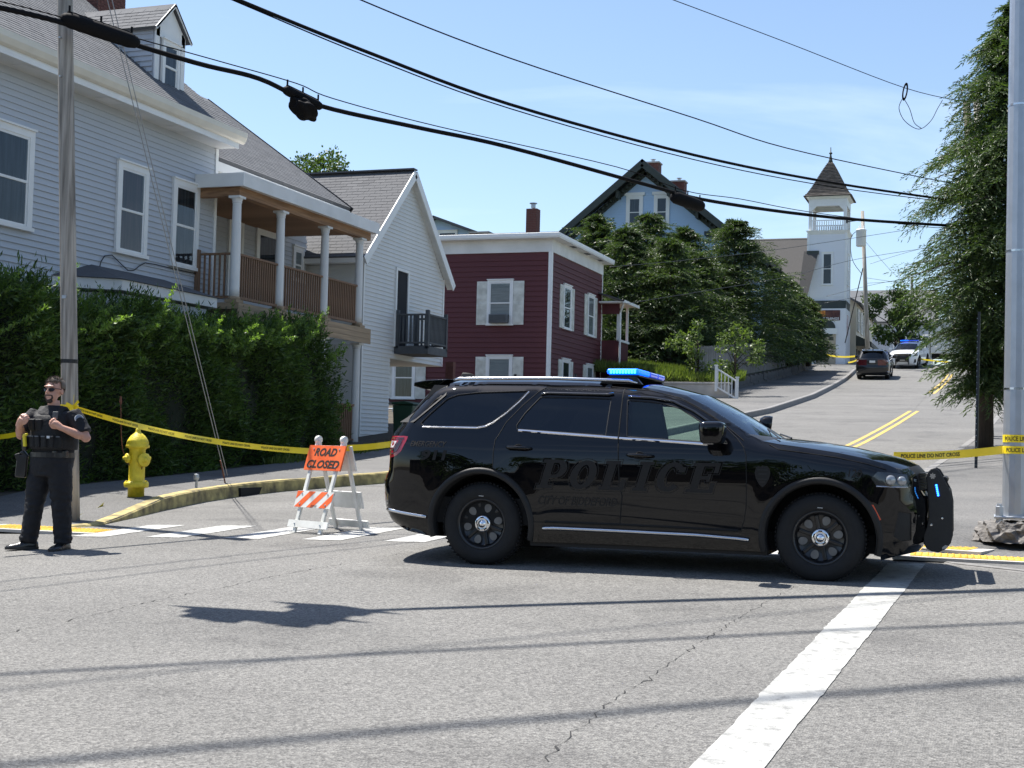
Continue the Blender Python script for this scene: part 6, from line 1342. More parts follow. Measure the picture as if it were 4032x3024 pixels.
# hydrant
h0 = ground(D(293, 1084), .1); hy = thing('fire_hydrant', 'yellow fire hydrant with a rusty flexible marker rod', 'hydrant', tuple(h0), AZ)
MB().lathe([(.115, -.05), (.115, .20), (.165, .205), (.172, .225), (.172, .265), (.16, .285), (.118, .29), (.112, .31), (.112, .74), (.125, .76), (.165, .775), (.168, .80), (.15, .825), (.155, .84), (.14, .88), (.10, .94), (.05, .98), (.035, 1.0), (.035, 1.03), (.02, 1.05), (0, 1.05)], n=24).build('barrel', hyd_y, hy, smooth=True)
for (ax, r_, z, l) in (((-.75, -.65, 0), .058, .62, .17), ((.78, -.62, 0), .085, .60, .18), ((.7, .7, 0), .058, .62, .17)):
    nz_ = MB().lathe([(r_*.8, .08), (r_*.85, l*.75), (r_*1.15, l*.77), (r_*1.18, l*.95), (r_*1.0, l), (r_*.45, l+.005), (r_*.42, l+.04), (0, l+.045)], (0, 0, z), ax, 18).build('nozzle', hyd_y, hy, smooth=True)
    MB().tube([Vector(ax).normalized()*(l*.9)+Vector((-.02, 0, z-r_)), Vector(ax).normalized()*(l*.6)+Vector((0, 0, z-r_-.05)), Vector((0, 0, z-r_-.02))+Vector(ax).normalized()*.11], .006, 5).build('chain', rust, nz_)
for k in range(8):
    t = R(45*k); MB().lathe([(.014, .285), (.014, .30), (0, .302)], (.148*math.cos(t), .148*math.sin(t), 0), n=6).build('flange_bolt', hyd_y, hy)
MB().tube(smoothp([(-.10, .02, .60), (-.17, .02, .64), (-.22, .02, .75), (-.25, .02, 1.0), (-.27, .02, 1.4)], 4), .007, 6).tube([(-.27, .02, 1.38), (-.271, .02, 1.42), (-.272, .02, 1.5)], [.012, .019, .012], 8).build('marker_rod', rust, hy)
# storm drain opening in the kerb
sd = np.array([-11.34, 19.55, g(-11.34, 19.55)]); sdr = tag(MB(tuple(sd)).box(sd[0]-.12, sd[0]+.035, sd[1]-.42, sd[1]+.42, sd[2]-.02, sd[2]+.12).build('storm_drain', under), 'dark storm drain mouth set into the yellow kerb', 'drain'); sdr.location = sd
# barricade
bf = ground((900+850*.36166, 1600+1388*.36166)); ba = thing('barricade', 'white A-frame barricade with orange ROAD CLOSED panel and striped board', 'barricade', tuple(bf), AZ-R(40))
Hh, sprd, hw = 1.07, .66, .215
def fr_(x, t, side, d=0):                 # point on a leg plane: t 0..1 up, side -1 front (towards -y) or +1 back
    y0 = 0 if side < 0 else sprd; return Vector((x, y0+(sprd/2-y0)*t+d*(-1 if side < 0 else 1), Hh*t))
for side in (-1, 1):
    for x in (-hw, hw):
        MB().bar(fr_(x, -.0, side), fr_(x, .97, side), .05, .03, up=(0, 1, 0)).build('leg', bar_w, ba, bevel=.006)
        MB().bar(fr_(x, .98, side)+Vector((0, 0, -.06)), fr_(x, 1.0, side)+Vector((0, 0, .0)), .07, .05, up=(0, 1, 0)).build('leg_cap', bar_w, ba, bevel=.02)
    n_ = Vector((0, -1 if side < 0 else 1, .31)).normalized()
    def board(nm, x0, x1, t0, t1, mat, off=.028, th=.02, par=None):
        P = [fr_(x0, t0, side)+n_*off, fr_(x1, t0, side)+n_*off, fr_(x1, t1, side)+n_*off, fr_(x0, t1, side)+n_*off]
        return MB().add(P+[p-n_*th for p in P], [(0, 1, 2, 3), (7, 6, 5, 4), (0, 4, 5, 1), (1, 5, 6, 2), (2, 6, 7, 3), (3, 7, 4, 0)]).build(nm, mat, par or ba)
    def flat(nm, poly, mat, off, par):
        return MB().add([fr_(a, b, side)+n_*off for a, b in poly], [tuple(range(len(poly)))]).build(nm, mat, par)
    sg_ = board('sign_panel', -.305, .305, .665, .93, orange_s if side < 0 else bar_w)
    sb_ = board('striped_board', -.305, .305, .265, .44, bar_w)
    board('foot_board', -.33, .33, .055, .13, bar_w)
    if side < 0:
        for txt, t0 in (('ROAD', .815), ('CLOSED', .685)):
            V, F = textmesh(txt, 1, .22, .035); w_ = .37 if txt == 'ROAD' else .54; V = fit(V, w_, .088)
            MB().add([fr_(a-w_/2, t0+b, side)+n_*.030 for a, b in V], F).build('sign_text', ink, sg_)
        for k in range(5):                 # diagonal stripes, alternate orange
            x0 = -.305+k*.205-.2
            def cl_(x): return max(-.305, min(.305, x))
            if True:
                a0, a1, b0, b1 = x0, x0+.105, x0+.20, x0+.305
                poly = []
                for (xa, ta), (xb, tb) in (((a0, .265), (b0, .44)), ((a1, .265), (b1, .44))):
                    pass
                # clip the slanted band to the board
                band = [(a0, .268), (a1, .268), (b1, .437), (b0, .437)]
                def clip(P, lim, sgn):
                    out = []
                    for i in range(len(P)):
                        p, q = P[i], P[(i+1) % len(P)]; ip = sgn*(p[0]-lim) >= 0; iq = sgn*(q[0]-lim) >= 0
                        if ip: out.append(p)
                        if ip != iq: u = (lim-p[0])/(q[0]-p[0]); out.append((lim, p[1]+(q[1]-p[1])*u))
                    return out
                band = clip(clip(band, -.303, 1), .303, -1) if band else band
                if len(band) >= 3: flat('stripe', band, orange_s, .0295, sb_)
        V, F = textmesh('BPW', 1, 0, 0); V = fit(V, .10, .028); MB().add([fr_(a-.02, .268+b, side)+n_*.0305 for a, b in V], F).build('stencil', ink, sb_)
    for x in (-hw, hw):
        for t in (.70, .89, .30, .41, .09): MB().lathe([(.011, .029), (.009, .036), (0, .037)], tuple(fr_(x, t, side)), tuple(n_), 8).build('bolt', metal_g, ba)
for x in (-hw, hw): MB().lathe([(.0, -.025), (.042, -.025), (.048, 0), (.042, .025), (0, .025)], (x, sprd/2, Hh+.0), (1, 0, 0), 16).build('hinge_cap', bar_w, ba, smooth=True)
# police tape
def tape(label, A_, B_, sag, w=.075, text=True, twist=0.0, n=30, tsize=.034, curl=0):
    A_ = Vector(A_); B_ = Vector(B_); d = (B_-A_); h_ = Vector((d.x, d.y, 0)).normalized(); nr = Vector((h_.y, -h_.x, 0)); o = tuple(A_)
    if (Vector(CAMP)-A_).dot(nr) < 0: nr = -nr
    L = d.length
    def P(t, v):
        c = A_+d*t-Vector((0, 0, sag*4*t*(1-t))); a = twist*math.sin(t*9+1)+curl
        return c+Vector((0, 0, v*math.cos(a)))+nr*(v*math.sin(a))
    V = []; F = []
    for i in range(n+1):
        for v in (-w/2, 0, w/2): V.append(P(i/n, v))
    for i in range(n): F += [(i*3, i*3+1, i*3+4, i*3+3), (i*3+1, i*3+2, i*3+5, i*3+4)]
    t = thing('police_tape', label, 'tape', o); MB(o).add(V, F).build('ribbon', tape_y, t, smooth=True)
    if text:
        TV, TF = textmesh('POLICE LINE DO NOT CROSS', 1, 0, .02); wd = tsize*15; TV = fit(TV, wd, tsize); m = MB(o); x = .08
        left = (h_.dot(Vector(rt0)) > 0)
        while x+wd < L:
            m.add([P((x+a)/L if left else 1-(x+a)/L, b-tsize/2)+nr*.004 for a, b in TV], TF); x += wd+.16
        m.build('print', ink, t)
    return t
pk = Vector((PX, PY, PZ)); kz = onplane(D(158, 880), (PX, PY-.14, 0), (fwd0[0], fwd0[1], 0))
bt_l = Vector(bf)+Matrix.Rotation(AZ-R(40), 3, 'Z') @ Vector((-.25, .30, .93)); bt_r = Vector(bf)+Matrix.Rotation(AZ-R(40), 3, 'Z') @ Vector((.24, .34, .98))
tape('yellow police tape from the wooden pole down to the barricade', kz, bt_l, .10, .07, twist=.3, tsize=.026)
e_ = onplane(D(860, 957), (-5.9, 14.6, 0), (fwd0[0], fwd0[1], 0)); tape('bright yellow police tape running from the barricade behind the black SUV', bt_r, e_, .01, .07, text=False)
lz = CAMP+ray(D(-60, 941))*18.6; tape('yellow police tape entering from the left edge behind the officer', lz, tuple(Vector(kz)+Vector((-.1, .1, -.02))), .14, .065, text=False)
kn = thing('tape_knot', 'knot of yellow police tape tied round the wooden pole', 'tape', tuple(kz)); ko = tuple(kz)
MB(ko).lathe([(.112, -.04), (.112, .035)], (PX+lnv[0]*.2, PY+lnv[1]*.2, kz[2]), n=18, cap=False).build('wrap', tape_y, kn)
for a in range(5): MB(ko).bar(kz, Vector(kz)+Vector((.10*math.cos(a*1.3), -.03, .13*math.sin(a*1.3+.4)+.03)), .003, .04).build('loose_end', tape_y, kn)
te = ground(D(190, 1110), .1); P_ = [tuple(CAMP+ray(D(*p))*d_) for p, d_ in (((222, 1090), 18.6), ((200, 1108), 18.3), ((172, 1116), 17.9), ((150, 1126), 17.6))]
V = []; F = []
for p in smoothp(P_, 5): V += [p+Vector((0, 0, -.03)), p+Vector((.02, 0, .035))]
to2 = MB(tuple(P_[0])).add(V, [(2*i, 2*i+1, 2*i+3, 2*i+2) for i in range(len(V)//2-1)]).build('tape_end', tape_y); to2.location = P_[0]; tag(to2, 'loose end of yellow tape trailing at the foot of the wooden pole', 'tape')
# right-hand signal pole
q = ground(D(2197, 1163), .1); SX, SY, SZ = q
sg = thing('signal_pole', 'galvanised fluted signal pole on a rough concrete footing, right edge', 'pole', tuple(q)); sgo = tuple(q)
V = []; F = []; nf = 16
hs = [0.22, .6, 1.6, 3.2, 4.8, 6.4, 8.0]
for h in hs:
    r_ = .155-.006*h
    for k in range(nf): V.append((SX+r_*math.cos(2*math.pi*(k+.5)/nf), SY+r_*math.sin(2*math.pi*(k+.5)/nf), SZ+h))
for i in range(len(hs)-1): F += [(i*nf+k, i*nf+(k+1) % nf, (i+1)*nf+(k+1) % nf, (i+1)*nf+k) for k in range(nf)]
F.append(tuple((len(hs)-1)*nf+k for k in range(nf))); MB(sgo).add(V, F).build('shaft', metal_g, sg)
MB(sgo).box(SX-.23, SX+.23, SY-.23, SY+.23, SZ+.205, SZ+.235).build('base_plate', metal_g, sg, bevel=.008)
for a in (-1, 1):
    for b in (-1, 1):
        x, y = SX+a*.175, SY+b*.175; MB(sgo).lathe([(.04, .10), (.04, .20)], (x, y, SZ), n=6).lathe([(.045, .237), (.045, .33), (.03, .335), (.03, .35), (0, .35)], (x, y, SZ), n=6).build('anchor_nut', metal_g, sg)
bm = bmesh.new(); bmesh.ops.create_icosphere(bm, subdivisions=4, radius=1)
for v in bm.verts:
    k = 1+.13*math.sin(v.co.x*13+v.co.y*9)*math.sin(v.co.y*15-v.co.z*11)+.09*math.sin(v.co.x*37+v.co.z*31)*math.sin(v.co.y*41)
    v.co = Vector((max(-.95, min(.95, v.co.x))*.42*k, max(-.95, min(.95, v.co.y))*.42*k, max(-.1, min(.62, v.co.z))*.27*k))
me = bpy.data.meshes.new('footing'); bm.to_mesh(me); bm.free(); rough_c = M('rough_concrete', (.16, .15, .14), .95, .4, 16, 1.0, 30); link('footing', me, rough_c, sg)
for z in (1.55, 3.0, 4.55): MB(sgo).lathe([(.157-.006*z, 0), (.157-.006*z, .02)], (SX, SY, SZ+z), n=20).build('band', satin, sg)
WZ = [float((CAMP+ray(D(2190, yy_))*15.2)[2])-SZ for yy_ in (973, 950)]
for z in WZ: MB(sgo).lathe([(.158-.006*z, -.04), (.158-.006*z, .04)], (SX, SY, SZ+z), n=24, cap=False).build('tape_wrap', tape_y, sg)
TV, TF = textmesh('POLICE LINE DO NOT CROSS', 1, 0, .02); TV = fit(TV, .62, .045)
for zz3, ph in ((WZ[1]-.013, -2.9), (WZ[0]-.013, -2.75)): MB(sgo).add([(SX+.1535*math.cos(ph+a/.152+AZ), SY+.1535*math.sin(ph+a/.152+AZ), SZ+zz3+b-.01) for a, b in TV], TF).build('wrap_print', ink, sg)
# mast arm and signal heads, just above the frame; their shadow falls in the foreground
ra = Vector((SX, SY, SZ+6.7)); rb = Vector((-7.75, 9.75, 6.7))
MB(sgo).tube([ra, ra+(rb-ra)*.5+Vector((0, 0, .15)), rb], [.10, .075, .05], 12).build('mast_arm', metal_g, sg, smooth=True)
sig_y = M('signal_yellow', (.5, .35, .03), .5, .1, 4)
ad = (rb-ra).normalized(); sd_ = Vector((-ad.y, ad.x, 0))
for k, (t, tw) in enumerate(((.955, 0), (.985, 1.2), (1.03, 2.2))):
    c = ra+(rb-ra)*t+sd_*(.0 if k != 1 else .3)
    m = MB(sgo); m.box(c.x-.14, c.x+.14, c.y-.1, c.y+.1, c.z-.75, c.z+.3); hdm = m.build('signal_head', sig_y, sg, bevel=.02)
    MB(sgo).box(c.x-.30, c.x+.30, c.y+.1, c.y+.112, c.z-.9, c.z+.45).build('back_plate', black_pl, hdm)
    for q_ in range(3): MB(sgo).lathe([(.11, .1), (.115, .26), (.10, .26), (.09, .1)], (c.x, c.y, c.z+.12-.33*q_), (0, -1, 0), 14).build('visor', black_pl, hdm)
# tape at right: pole to SUV
ta = Vector((SX-.15, SY-.05, SZ+WZ[0])); tb = CAMP+ray(D(1930, 985))*14.2
tape('police tape stretched from the signal pole towards the black SUV', tb, ta, .02, .085, twist=.12, tsize=.042)
# black posts beside the hemlock, dark utility poles inside it
q = ground(D(2108, 1016), .1); bp_ = thing('sign_post', 'thin black leaning sign post in front of the hemlock trunk', 'post', tuple(q)); MB(tuple(q)).bar(q-np.array([0, 0, .1]), q+np.array([.03, .3, 3.0]), .05, .05).build('post', black_pl, bp_)
m = MB(tuple(q))
for k in range(26): m.lathe([(.008, 0), (.0, .001)], (q[0]-.0, q[1]-.026+.012*k*.1, q[2]+.1+.11*k), (0, -1, 0), 6)
m.build('holes', metal_g, bp_)
dpole = M('pole_dark', (.07, .055, .042), .9, .3, 3, .6, 14, stretch=(7, 7, .4), col2=(.11, .09, .07))
for i, (pxx, pyy, qx, qy, mt, r0, lab) in enumerate(((2088, 218, 2131, 948, dpole, .15, 'stout dark wooden pole rising through the hemlock'), (2110, 200, 2136, 944, pole_wood, .14, 'pale grey pole top just right of the dark pole'))):
    q = ground(D(qx, qy), .12); dep = float((q-CAMP)@fwd); tp = CAMP+ray(D(pxx, pyy))*dep; u_ = thing('utility_pole', lab, 'utility pole', tuple(q)); MB(tuple(q)).tube([tuple(q-np.array([0, 0, .2])), tuple(tp)], [r0, .09], 14).build('shaft', mt, u_, smooth=True)
q = None
if False: tr_ = thing('utility_pole', 'stout dark pole butt standing under the hemlock branches', 'utility pole', tuple(q)); MB(tuple(q)).tube([tuple(q-np.array([0, 0, .2])), tuple(q+np.array([-.25, .1, 4.6]))], [.185, .15], 14).build('shaft', dpole, tr_, smooth=True)
# transformer pole up the hill
tp = onplane(D(1863, 456), (0, 94, 0), (0, 1, 0)); bs_ = g(-8.2, 94)+.1
tfp = thing('transformer_pole', 'grey utility pole with a transformer can beside the church', 'utility pole', (-8.25, 94, bs_)); to = tuple(tfp.location)
MB(to).tube([(-8.0, 94, bs_-.2), (tp[0], 94, tp[2])], [.17, .11], 12).build('shaft', pole_wood, tfp, smooth=True)
MB(to).lathe([(.0, 0), (.30, .0), (.33, .05), (.33, 1.05), (.36, 1.08), (.30, 1.16), (0, 1.18)], (tp[0]-.02, 93.55, 15.45), n=18).build('transformer', plastic_w, tfp, smooth=True)
for s_ in (-.15, .15): MB(to).lathe([(.03, 1.15), (.05, 1.2), (.03, 1.25), (.05, 1.3), (.02, 1.4)], (tp[0]+s_, 93.55, 15.45), n=8).build('bushing', trim_w, tfp)
MB(to).bar((tp[0]-1.0, 93.9, 17.2), (tp[0]+.1, 93.9, 17.3), .06, .06).build('arm', black_pl, tfp); MB(to).lathe([(.05, 0), (.07, .15), (.03, .4)], (tp[0]-1.0, 93.9, 17.1), n=8).build('insulator', black_pl, tfp)
MB(to).tube(smoothp([(tp[0]-.3, 93.5, 16.5), (tp[0]-.7, 93.6, 16.0), (tp[0]-.6, 93.8, 14.6), (tp[0]+.05, 93.9, 13.6)], 5), .02, 5).build('drop_lead', cable_m, tfp)
MB(to).tube([(tp[0]+.1, 93.8, 14.0), (-9.3, 91.5, 8.8)], .035, 5).build('riser_guy', cable_m, tfp)
p2 = CAMP+ray(D(1970, 600))*112; up2 = thing('utility_pole', 'thin distant pole rising above the street maple', 'utility pole', (p2[0], p2[1], g(p2[0], p2[1]))); MB(tuple(up2.location)).tube([(p2[0], p2[1], 7), (p2[0], p2[1], p2[2])], [.16, .11], 10).build('shaft', pole_wood, up2)
# tapes at the crest
tape('far yellow tape strung across the pavement by the church doors', CAMP+ray(D(1786, 766))*91, CAMP+ray(D(1850, 769))*84, .1, .11, text=False); tape('lower far yellow tape drooping behind the grey SUV', CAMP+ray(D(1832, 783))*91, CAMP+ray(D(1856, 775))*86, .05, .10, text=False); tape('far yellow tape across the road by the white truck', CAMP+ray(D(1985, 775))*92, CAMP+ray(D(2075, 783))*88, .05, .10, text=False)
# overhead lines out of the frame whose shadows cross the road
def over(label, a, b, h, r):
    k = h/math.tan(SUN_EL); off = Vector((SUN_DIR[0]*k, SUN_DIR[1]*k, 0)); a = Vector((a[0], a[1], 0)); b = Vector((b[0], b[1], 0)); d = (b-a).normalized()
    P = [a-d*14+off, a+off, (a+b)/2+off, b+off, b+d*16+off]; z = [h+1.0, h+.45, h+.4, h+.45, h+1.2]
    wire(label, [(p.x, p.y, zz_) for p, zz_ in zip(P, z)], r, cable_m, 6)
over('primary line high above the left lane, left of two', (-7.96, 9.57), (-6.22, 13.44), 10.6, .016); over('primary line high above the left lane, right of two', (-7.56, 9.09), (-5.99, 12.94), 10.6, .014)
over('span wire above the intersection, casting the thin shadow at left', (-5.03, 6.08), (-3.4, 7.94), 15, .016); over('heavy telephone cable high over the intersection nearest the camera', (-4.03, 4.89), (.17, 8.31), 17, .05); over('telephone cable high over the intersection behind the nearest one', (-2.32, 8.54), (.21, 10.3), 12.5, .034)
# rubbish bin and chain link by the porch
q = ground(D(786, 985), .1); bn_ = thing('wheelie_bin', 'dark green wheeled rubbish bin beside the white house wall', 'bin', (-14.6, 33.0, g(-13, 33)+.12)); binm = M('bin_green', (.012, .045, .022), .5, .1, 5)
MB().prism([(-.24, 0), (.24, 0), (.29, .92), (-.29, .92)], lambda a, b, d: (a, d-.3, b), .6).build('tub', binm, bn_, bevel=.03); MB().prism([(-.31, .93), (.31, .93), (.31, .97), (.05, 1.03), (-.31, .99)], lambda a, b, d: (a, d-.33, b), .66).build('lid', binm, bn_, bevel=.02)
for x in (-.22, .22): MB().lathe([(.0, -.03), (.1, -.03), (.1, .03), (0, .03)], (x, .28, .1), (1, 0, 0), 14).build('wheel', rubber, bn_)
cf = thing('chain_link_fence', 'chain link fence in front of the red house wall', 'fence', (-16.6, 44, g(-13, 44)+.1)); cfo = tuple(cf.location); cz = 1.25
MB(cfo).tube([(-21, 44, cz+1.5), (-15.6, 44, cz+1.5)], .03, 6).build('top_rail', metal_g, cf)
for x in (-20, -17.5, -15.7): MB(cfo).tube([(x, 44, cz), (x, 44, cz+1.55)], .035, 6).build('post', metal_g, cf)
m = MB(cfo)
for k in range(60):
    x = -21+k*.09
    for s_ in (-1, 1): m.bar((x, 44+s_*.004, cz), (x+s_*1.2, 44+s_*.004, cz+1.5), .006, .006)
stuff(m.build('mesh', metal_g, cf))
# ------------------------------------------------------------------ the two parked vehicles up the hill (same model of car)
tail_dim = M('tail_lamp_dim', (.10, .008, .012), .25, .1, 9, coat=1)
def carcopy(name, label, x, y, hd_, swap):
    c = copy_tree(suv, None, swap); c.name = name; c['label'] = label; c['category'] = 'car'; c['group'] = 'cars parked up the hill'
    s = math.atan((g(x+2*math.cos(hd_), y+2*math.sin(hd_))-g(x-2*math.cos(hd_), y-2*math.sin(hd_)))/4)
    c.location = (x, y, g(x, y)); c.rotation_euler = (0, -s, hd_); return c
def prune(c, names):
    for ch_ in list(children(c)):
        b = ch_.name.split('.')[0]
        if b in names:
            for g2 in children(ch_):
                for g3 in children(g2): bpy.data.objects.remove(g3)
                bpy.data.objects.remove(g2)
            bpy.data.objects.remove(ch_)
letters = ('lettering', 'lettering_outline', 'town_lettering', 'emergency_lettering', 'emergency_number', 'unit_number', 'shield_badge', 'badge_line')
q = ground(D(1877, 821)); gc = carcopy('parked_suv', 'dark grey SUV parked facing uphill at the left kerb', q[0]+.15, q[1]+1.25, R(91), {'car_paint_black': paint_grey, 'tail_lamp_red': tail_dim}); prune(gc, letters+('light_bar', 'push_bar', 'spotlight', 'pillar_fin'))
q = ground(D(1962, 797)); wc = carcopy('police_car', 'white police SUV with lit blue roof bar facing downhill', q[0]+.1, q[1]+3.9, R(-97), {'car_paint_black': paint_white}); prune(wc, letters+('pillar_fin',))
# ------------------------------------------------------------------ the officer (local: x to the right of the picture, y away, z up)
skin_m = M('skin', (.50, .26, .18), .5, .08, 12, .06, 120, col2=(.56, .31, .23)); navy = M('uniform_navy', (.0055, .006, .009), .8, .25, 7, .5, 22); vest_m = M('vest_black', (.0055, .006, .007), .75, .25, 9, .35, 40)
leather = M('leather_black', (.010, .010, .011), .38, .15, 14, .15, 60, coat=.3); hair_m = M('hair_brown_grey', (.13, .10, .075), .7, .3, 40, .5, 120, stretch=(1, 1, .3)); beard_m = M('beard', (.045, .032, .026), .8, .3, 60, .4, 200)
lens_b = M('sunglass_lens', (.006, .007, .012), .25, 0, spec=.3); patch_m = M('patch_blue_grey', (.33, .38, .44), .8, .4, 25, col2=(.10, .13, .22)); patch_e = M('patch_edge', (.62, .64, .66), .8, .05, 9); yellow_t = M('taser_yellow', (.70, .58, .03), .45, .05, 9)
fp = ground(D(86, 1187)); off_ = thing('person', 'officer in dark uniform, vest and sunglasses standing with hands at chest', 'person', tuple(fp), AZ); off_.scale = (1.09, 1.09, 1.0)
def loft(secs, n=28, m=None):
    m = m or MB(); V = []; F = []
    for (cx_, cy_, cz_, rx, ry, rot) in secs:
        for k in range(n):
            t = 2*math.pi*k/n; e = .86; a = rx*math.copysign(abs(math.cos(t))**e, math.cos(t)); b = ry*math.copysign(abs(math.sin(t))**e, math.sin(t))
            V.append((cx_+a*math.cos(rot)-b*math.sin(rot), cy_+a*math.sin(rot)+b*math.cos(rot), cz_))
    for i in range(len(secs)-1):
        for k in range(n): F.append((i*n+k, i*n+(k+1) % n, (i+1)*n+(k+1) % n, (i+1)*n+k))
    F += [tuple(range(n-1, -1, -1)), tuple((len(secs)-1)*n+k for k in range(n))]
    return m.add(V, F)
def ellip(m, c, r, rot=0, n=14, k2=10):
    V = []; F = []
    for i in range(1, k2):
        p = math.pi*i/k2
        for k in range(n):
            t = 2*math.pi*k/n; a, b = r[0]*math.sin(p)*math.cos(t), r[1]*math.sin(p)*math.sin(t); V.append((c[0]+a*math.cos(rot)-b*math.sin(rot), c[1]+a*math.sin(rot)+b*math.cos(rot), c[2]+r[2]*math.cos(p)))
    F += [(i*n+k, i*n+(k+1) % n, (i+1)*n+(k+1) % n, (i+1)*n+k) for i in range(k2-2) for k in range(n)]
    V += [(c[0], c[1], c[2]+r[2]), (c[0], c[1], c[2]-r[2])]; q = len(V)
    F += [((k+1) % n, k, q-2) for k in range(n)]+[((k2-2)*n+k, (k2-2)*n+(k+1) % n, q-1) for k in range(n)]
    return m.add(V, F)
from mathutils import noise
def fused(m, name, mat, parent, vox, smooth_it=4, fold=0):
    me = bpy.data.meshes.new(name); me.from_pydata(m.v, [], m.f); bm = bmesh.new(); bm.from_mesh(me); bmesh.ops.recalc_face_normals(bm, faces=bm.faces[:]); bm.to_mesh(me); bm.free()
    o = bpy.data.objects.new(name, me); COL.objects.link(o); r_ = o.modifiers.new('r', 'REMESH'); r_.mode = 'VOXEL'; r_.voxel_size = vox
    s_ = o.modifiers.new('s', 'SMOOTH'); s_.iterations = smooth_it; s_.factor = .5
    dg = bpy.context.evaluated_depsgraph_get(); dg.update(); me2 = bpy.data.meshes.new_from_object(o.evaluated_get(dg)); bpy.data.objects.remove(o)
    if fold:
        for v in me2.vertices:
            c = v.co; k = noise.noise(Vector((c.x*9, c.y*9, c.z*21)))*.6+noise.noise(Vector((c.x*22, c.y*22, c.z*34)))*.4
            v.co = c+v.normal*(fold*k*(1+1.5*math.exp(-((c.z-.47)/.09)**2)+2*math.exp(-((c.z-.12)/.08)**2)))
    return link(name, me2, mat, parent, True)
TR_ = R(-20); HR = R(-14)                                 # torso and head turned to the left of the picture
fx, fy = math.sin(TR_), -math.cos(TR_); hx_, hy_ = math.sin(HR), -math.cos(HR); ax_, ay_ = math.cos(TR_), math.sin(TR_)
def tp_(a, f, z, c=(.09, 0)): return (c[0]+ax_*a+fx*f, c[1]+ay_*a+fy*f, z)       # a to his left, f forward
def hp(a, f, z): return (.078+math.cos(HR)*a+hx_*f, -.01+math.sin(HR)*a+hy_*f, z)
SL, SR = tp_(.215, 0, 1.405), tp_(-.215, 0, 1.405)
EL, WL, EHL = (.435, -.13, 1.165), (.235, -.255, 1.265), (.15, -.265, 1.325)
ER, WR, EHR = (-.215, -.02, 1.175), (-.175, -.185, 1.285), (-.135, -.215, 1.345)
b = MB()
loft([(.09, 0, .90, .165, .125, TR_), (.09, 0, 1.0, .175, .13, TR_), (.09, 0, 1.2, .18, .13, TR_), (.09, 0, 1.36, .185, .11, TR_), (.088, 0, 1.44, .11, .08, TR_), (.085, 0, 1.475, .062, .062, TR_)], m=b)
b.tube([(.085, .0, 1.44), (.08, -.01, 1.54)], [.06, .056], 14)
ellip(b, hp(0, -.01, 1.672), (.078, .098, .105), HR); ellip(b, hp(0, .035, 1.60), (.060, .066, .085), HR)      # skull, jaw
b.tube([hp(0, .088, 1.665), hp(0, .108, 1.625), hp(0, .104, 1.617)], [.011, .016, .013], 8)                     # nose
ellip(b, hp(0, .088, 1.578), (.024, .014, .012), HR); ellip(b, hp(0, .083, 1.553), (.022, .018, .014), HR); ellip(b, hp(0, .080, 1.686), (.06, .02, .012), HR)   # lips, chin, brow
for s_ in (-1, 1): ellip(b, hp(.079*s_, -.012, 1.635), (.011, .022, .034), HR)                                   # ears
for S_, E_, W__ in ((SL, EL, WL), (SR, ER, WR)):
    S_, E_, W__ = Vector(S_), Vector(E_), Vector(W__); b.tube([S_, S_.lerp(E_, .5), E_, E_.lerp(W__, .3), W__], [.062, .056, .048, .047, .030], 14); ellip(b, tuple(E_), (.047, .047, .047))
def hand(W__, K, side):
    W__ = Vector(W__); K = Vector(K); d = (K-W__).normalized(); nrm = Vector((fx, fy, 0)); sp_v = d.cross(nrm).normalized()*side
    palm0, palm1 = W__-d*.01, W__+d*.085
    b.tube([W__-d*.03, W__+d*.02, W__+d*.055, W__+d*.085], [.028, .036, .040, .034], 12)
    for k, (o_, l_) in enumerate(((-.033, .062), (-.011, .074), (.012, .070), (.032, .056))):
        p0 = palm1+sp_v*o_-d*.012; p1 = p0+d*l_*.45+nrm*(.004); p2 = p1+d*l_*.25-nrm*.022; p3 = p2-d*.004-nrm*.026
        b.tube([p0, p1, p2, p3], [.0105, .010, .0092, .0075], 8)
    t0 = W__+d*.03+sp_v*-.03; b.tube([t0, t0+d*.03-sp_v*.022, t0+d*.062-sp_v*.018-nrm*.012, t0+d*.08-sp_v*.006-nrm*.016], [.015, .0125, .011, .008], 8)
hand(WL, EHL, 1); hand(WR, EHR, -1)
for (hp0, kn, an_) in (((-.02, .04, .92), (-.065, 0, .49), (-.11, .02, .10)), ((.18, -.05, .92), (.205, -.05, .49), (.225, -.03, .10))): b.tube([hp0, kn, an_], [.085, .058, .042], 14)
fused(b, 'body', skin_m, off_, .0062, 3)
# trousers
t_ = MB(); loft([(.075, -.005, .76, .175, .14, TR_), (.08, 0, .86, .205, .16, TR_), (.085, 0, .93, .21, .165, TR_), (.085, 0, 1.0, .205, .16, TR_)], m=t_)
t_.tube([(-.01, .04, .88), (-.045, .02, .68), (-.068, 0, .47), (-.095, .01, .25), (-.118, .012, .075)], [.122, .112, .090, .086, .083], 18)
t_.tube([(.165, -.045, .88), (.188, -.05, .68), (.205, -.05, .47), (.218, -.04, .25), (.228, -.035, .07)], [.122, .112, .092, .086, .083], 18)
fused(t_, 'trousers', navy, off_, .011, 3, .009)
# shirt
s_ = MB(); loft([(.09, 0, .97, .20, .155, TR_), (.09, 0, 1.15, .205, .165, TR_), (.09, 0, 1.33, .215, .15, TR_), (.09, 0, 1.41, .20, .12, TR_), (.088, 0, 1.46, .10, .085, TR_), (.085, 0, 1.49, .075, .074, TR_)], m=s_)
for S_, E_ in ((SL, EL), (SR, ER)):
    S_, E_ = Vector(S_), Vector(E_); s_.tube([S_-(E_-S_)*.08, S_.lerp(E_, .25), S_.lerp(E_, .6), S_.lerp(E_, .82)], [.078, .084, .080, .083], 18)
fused(s_, 'shirt', navy, off_, .010, 3, .006)
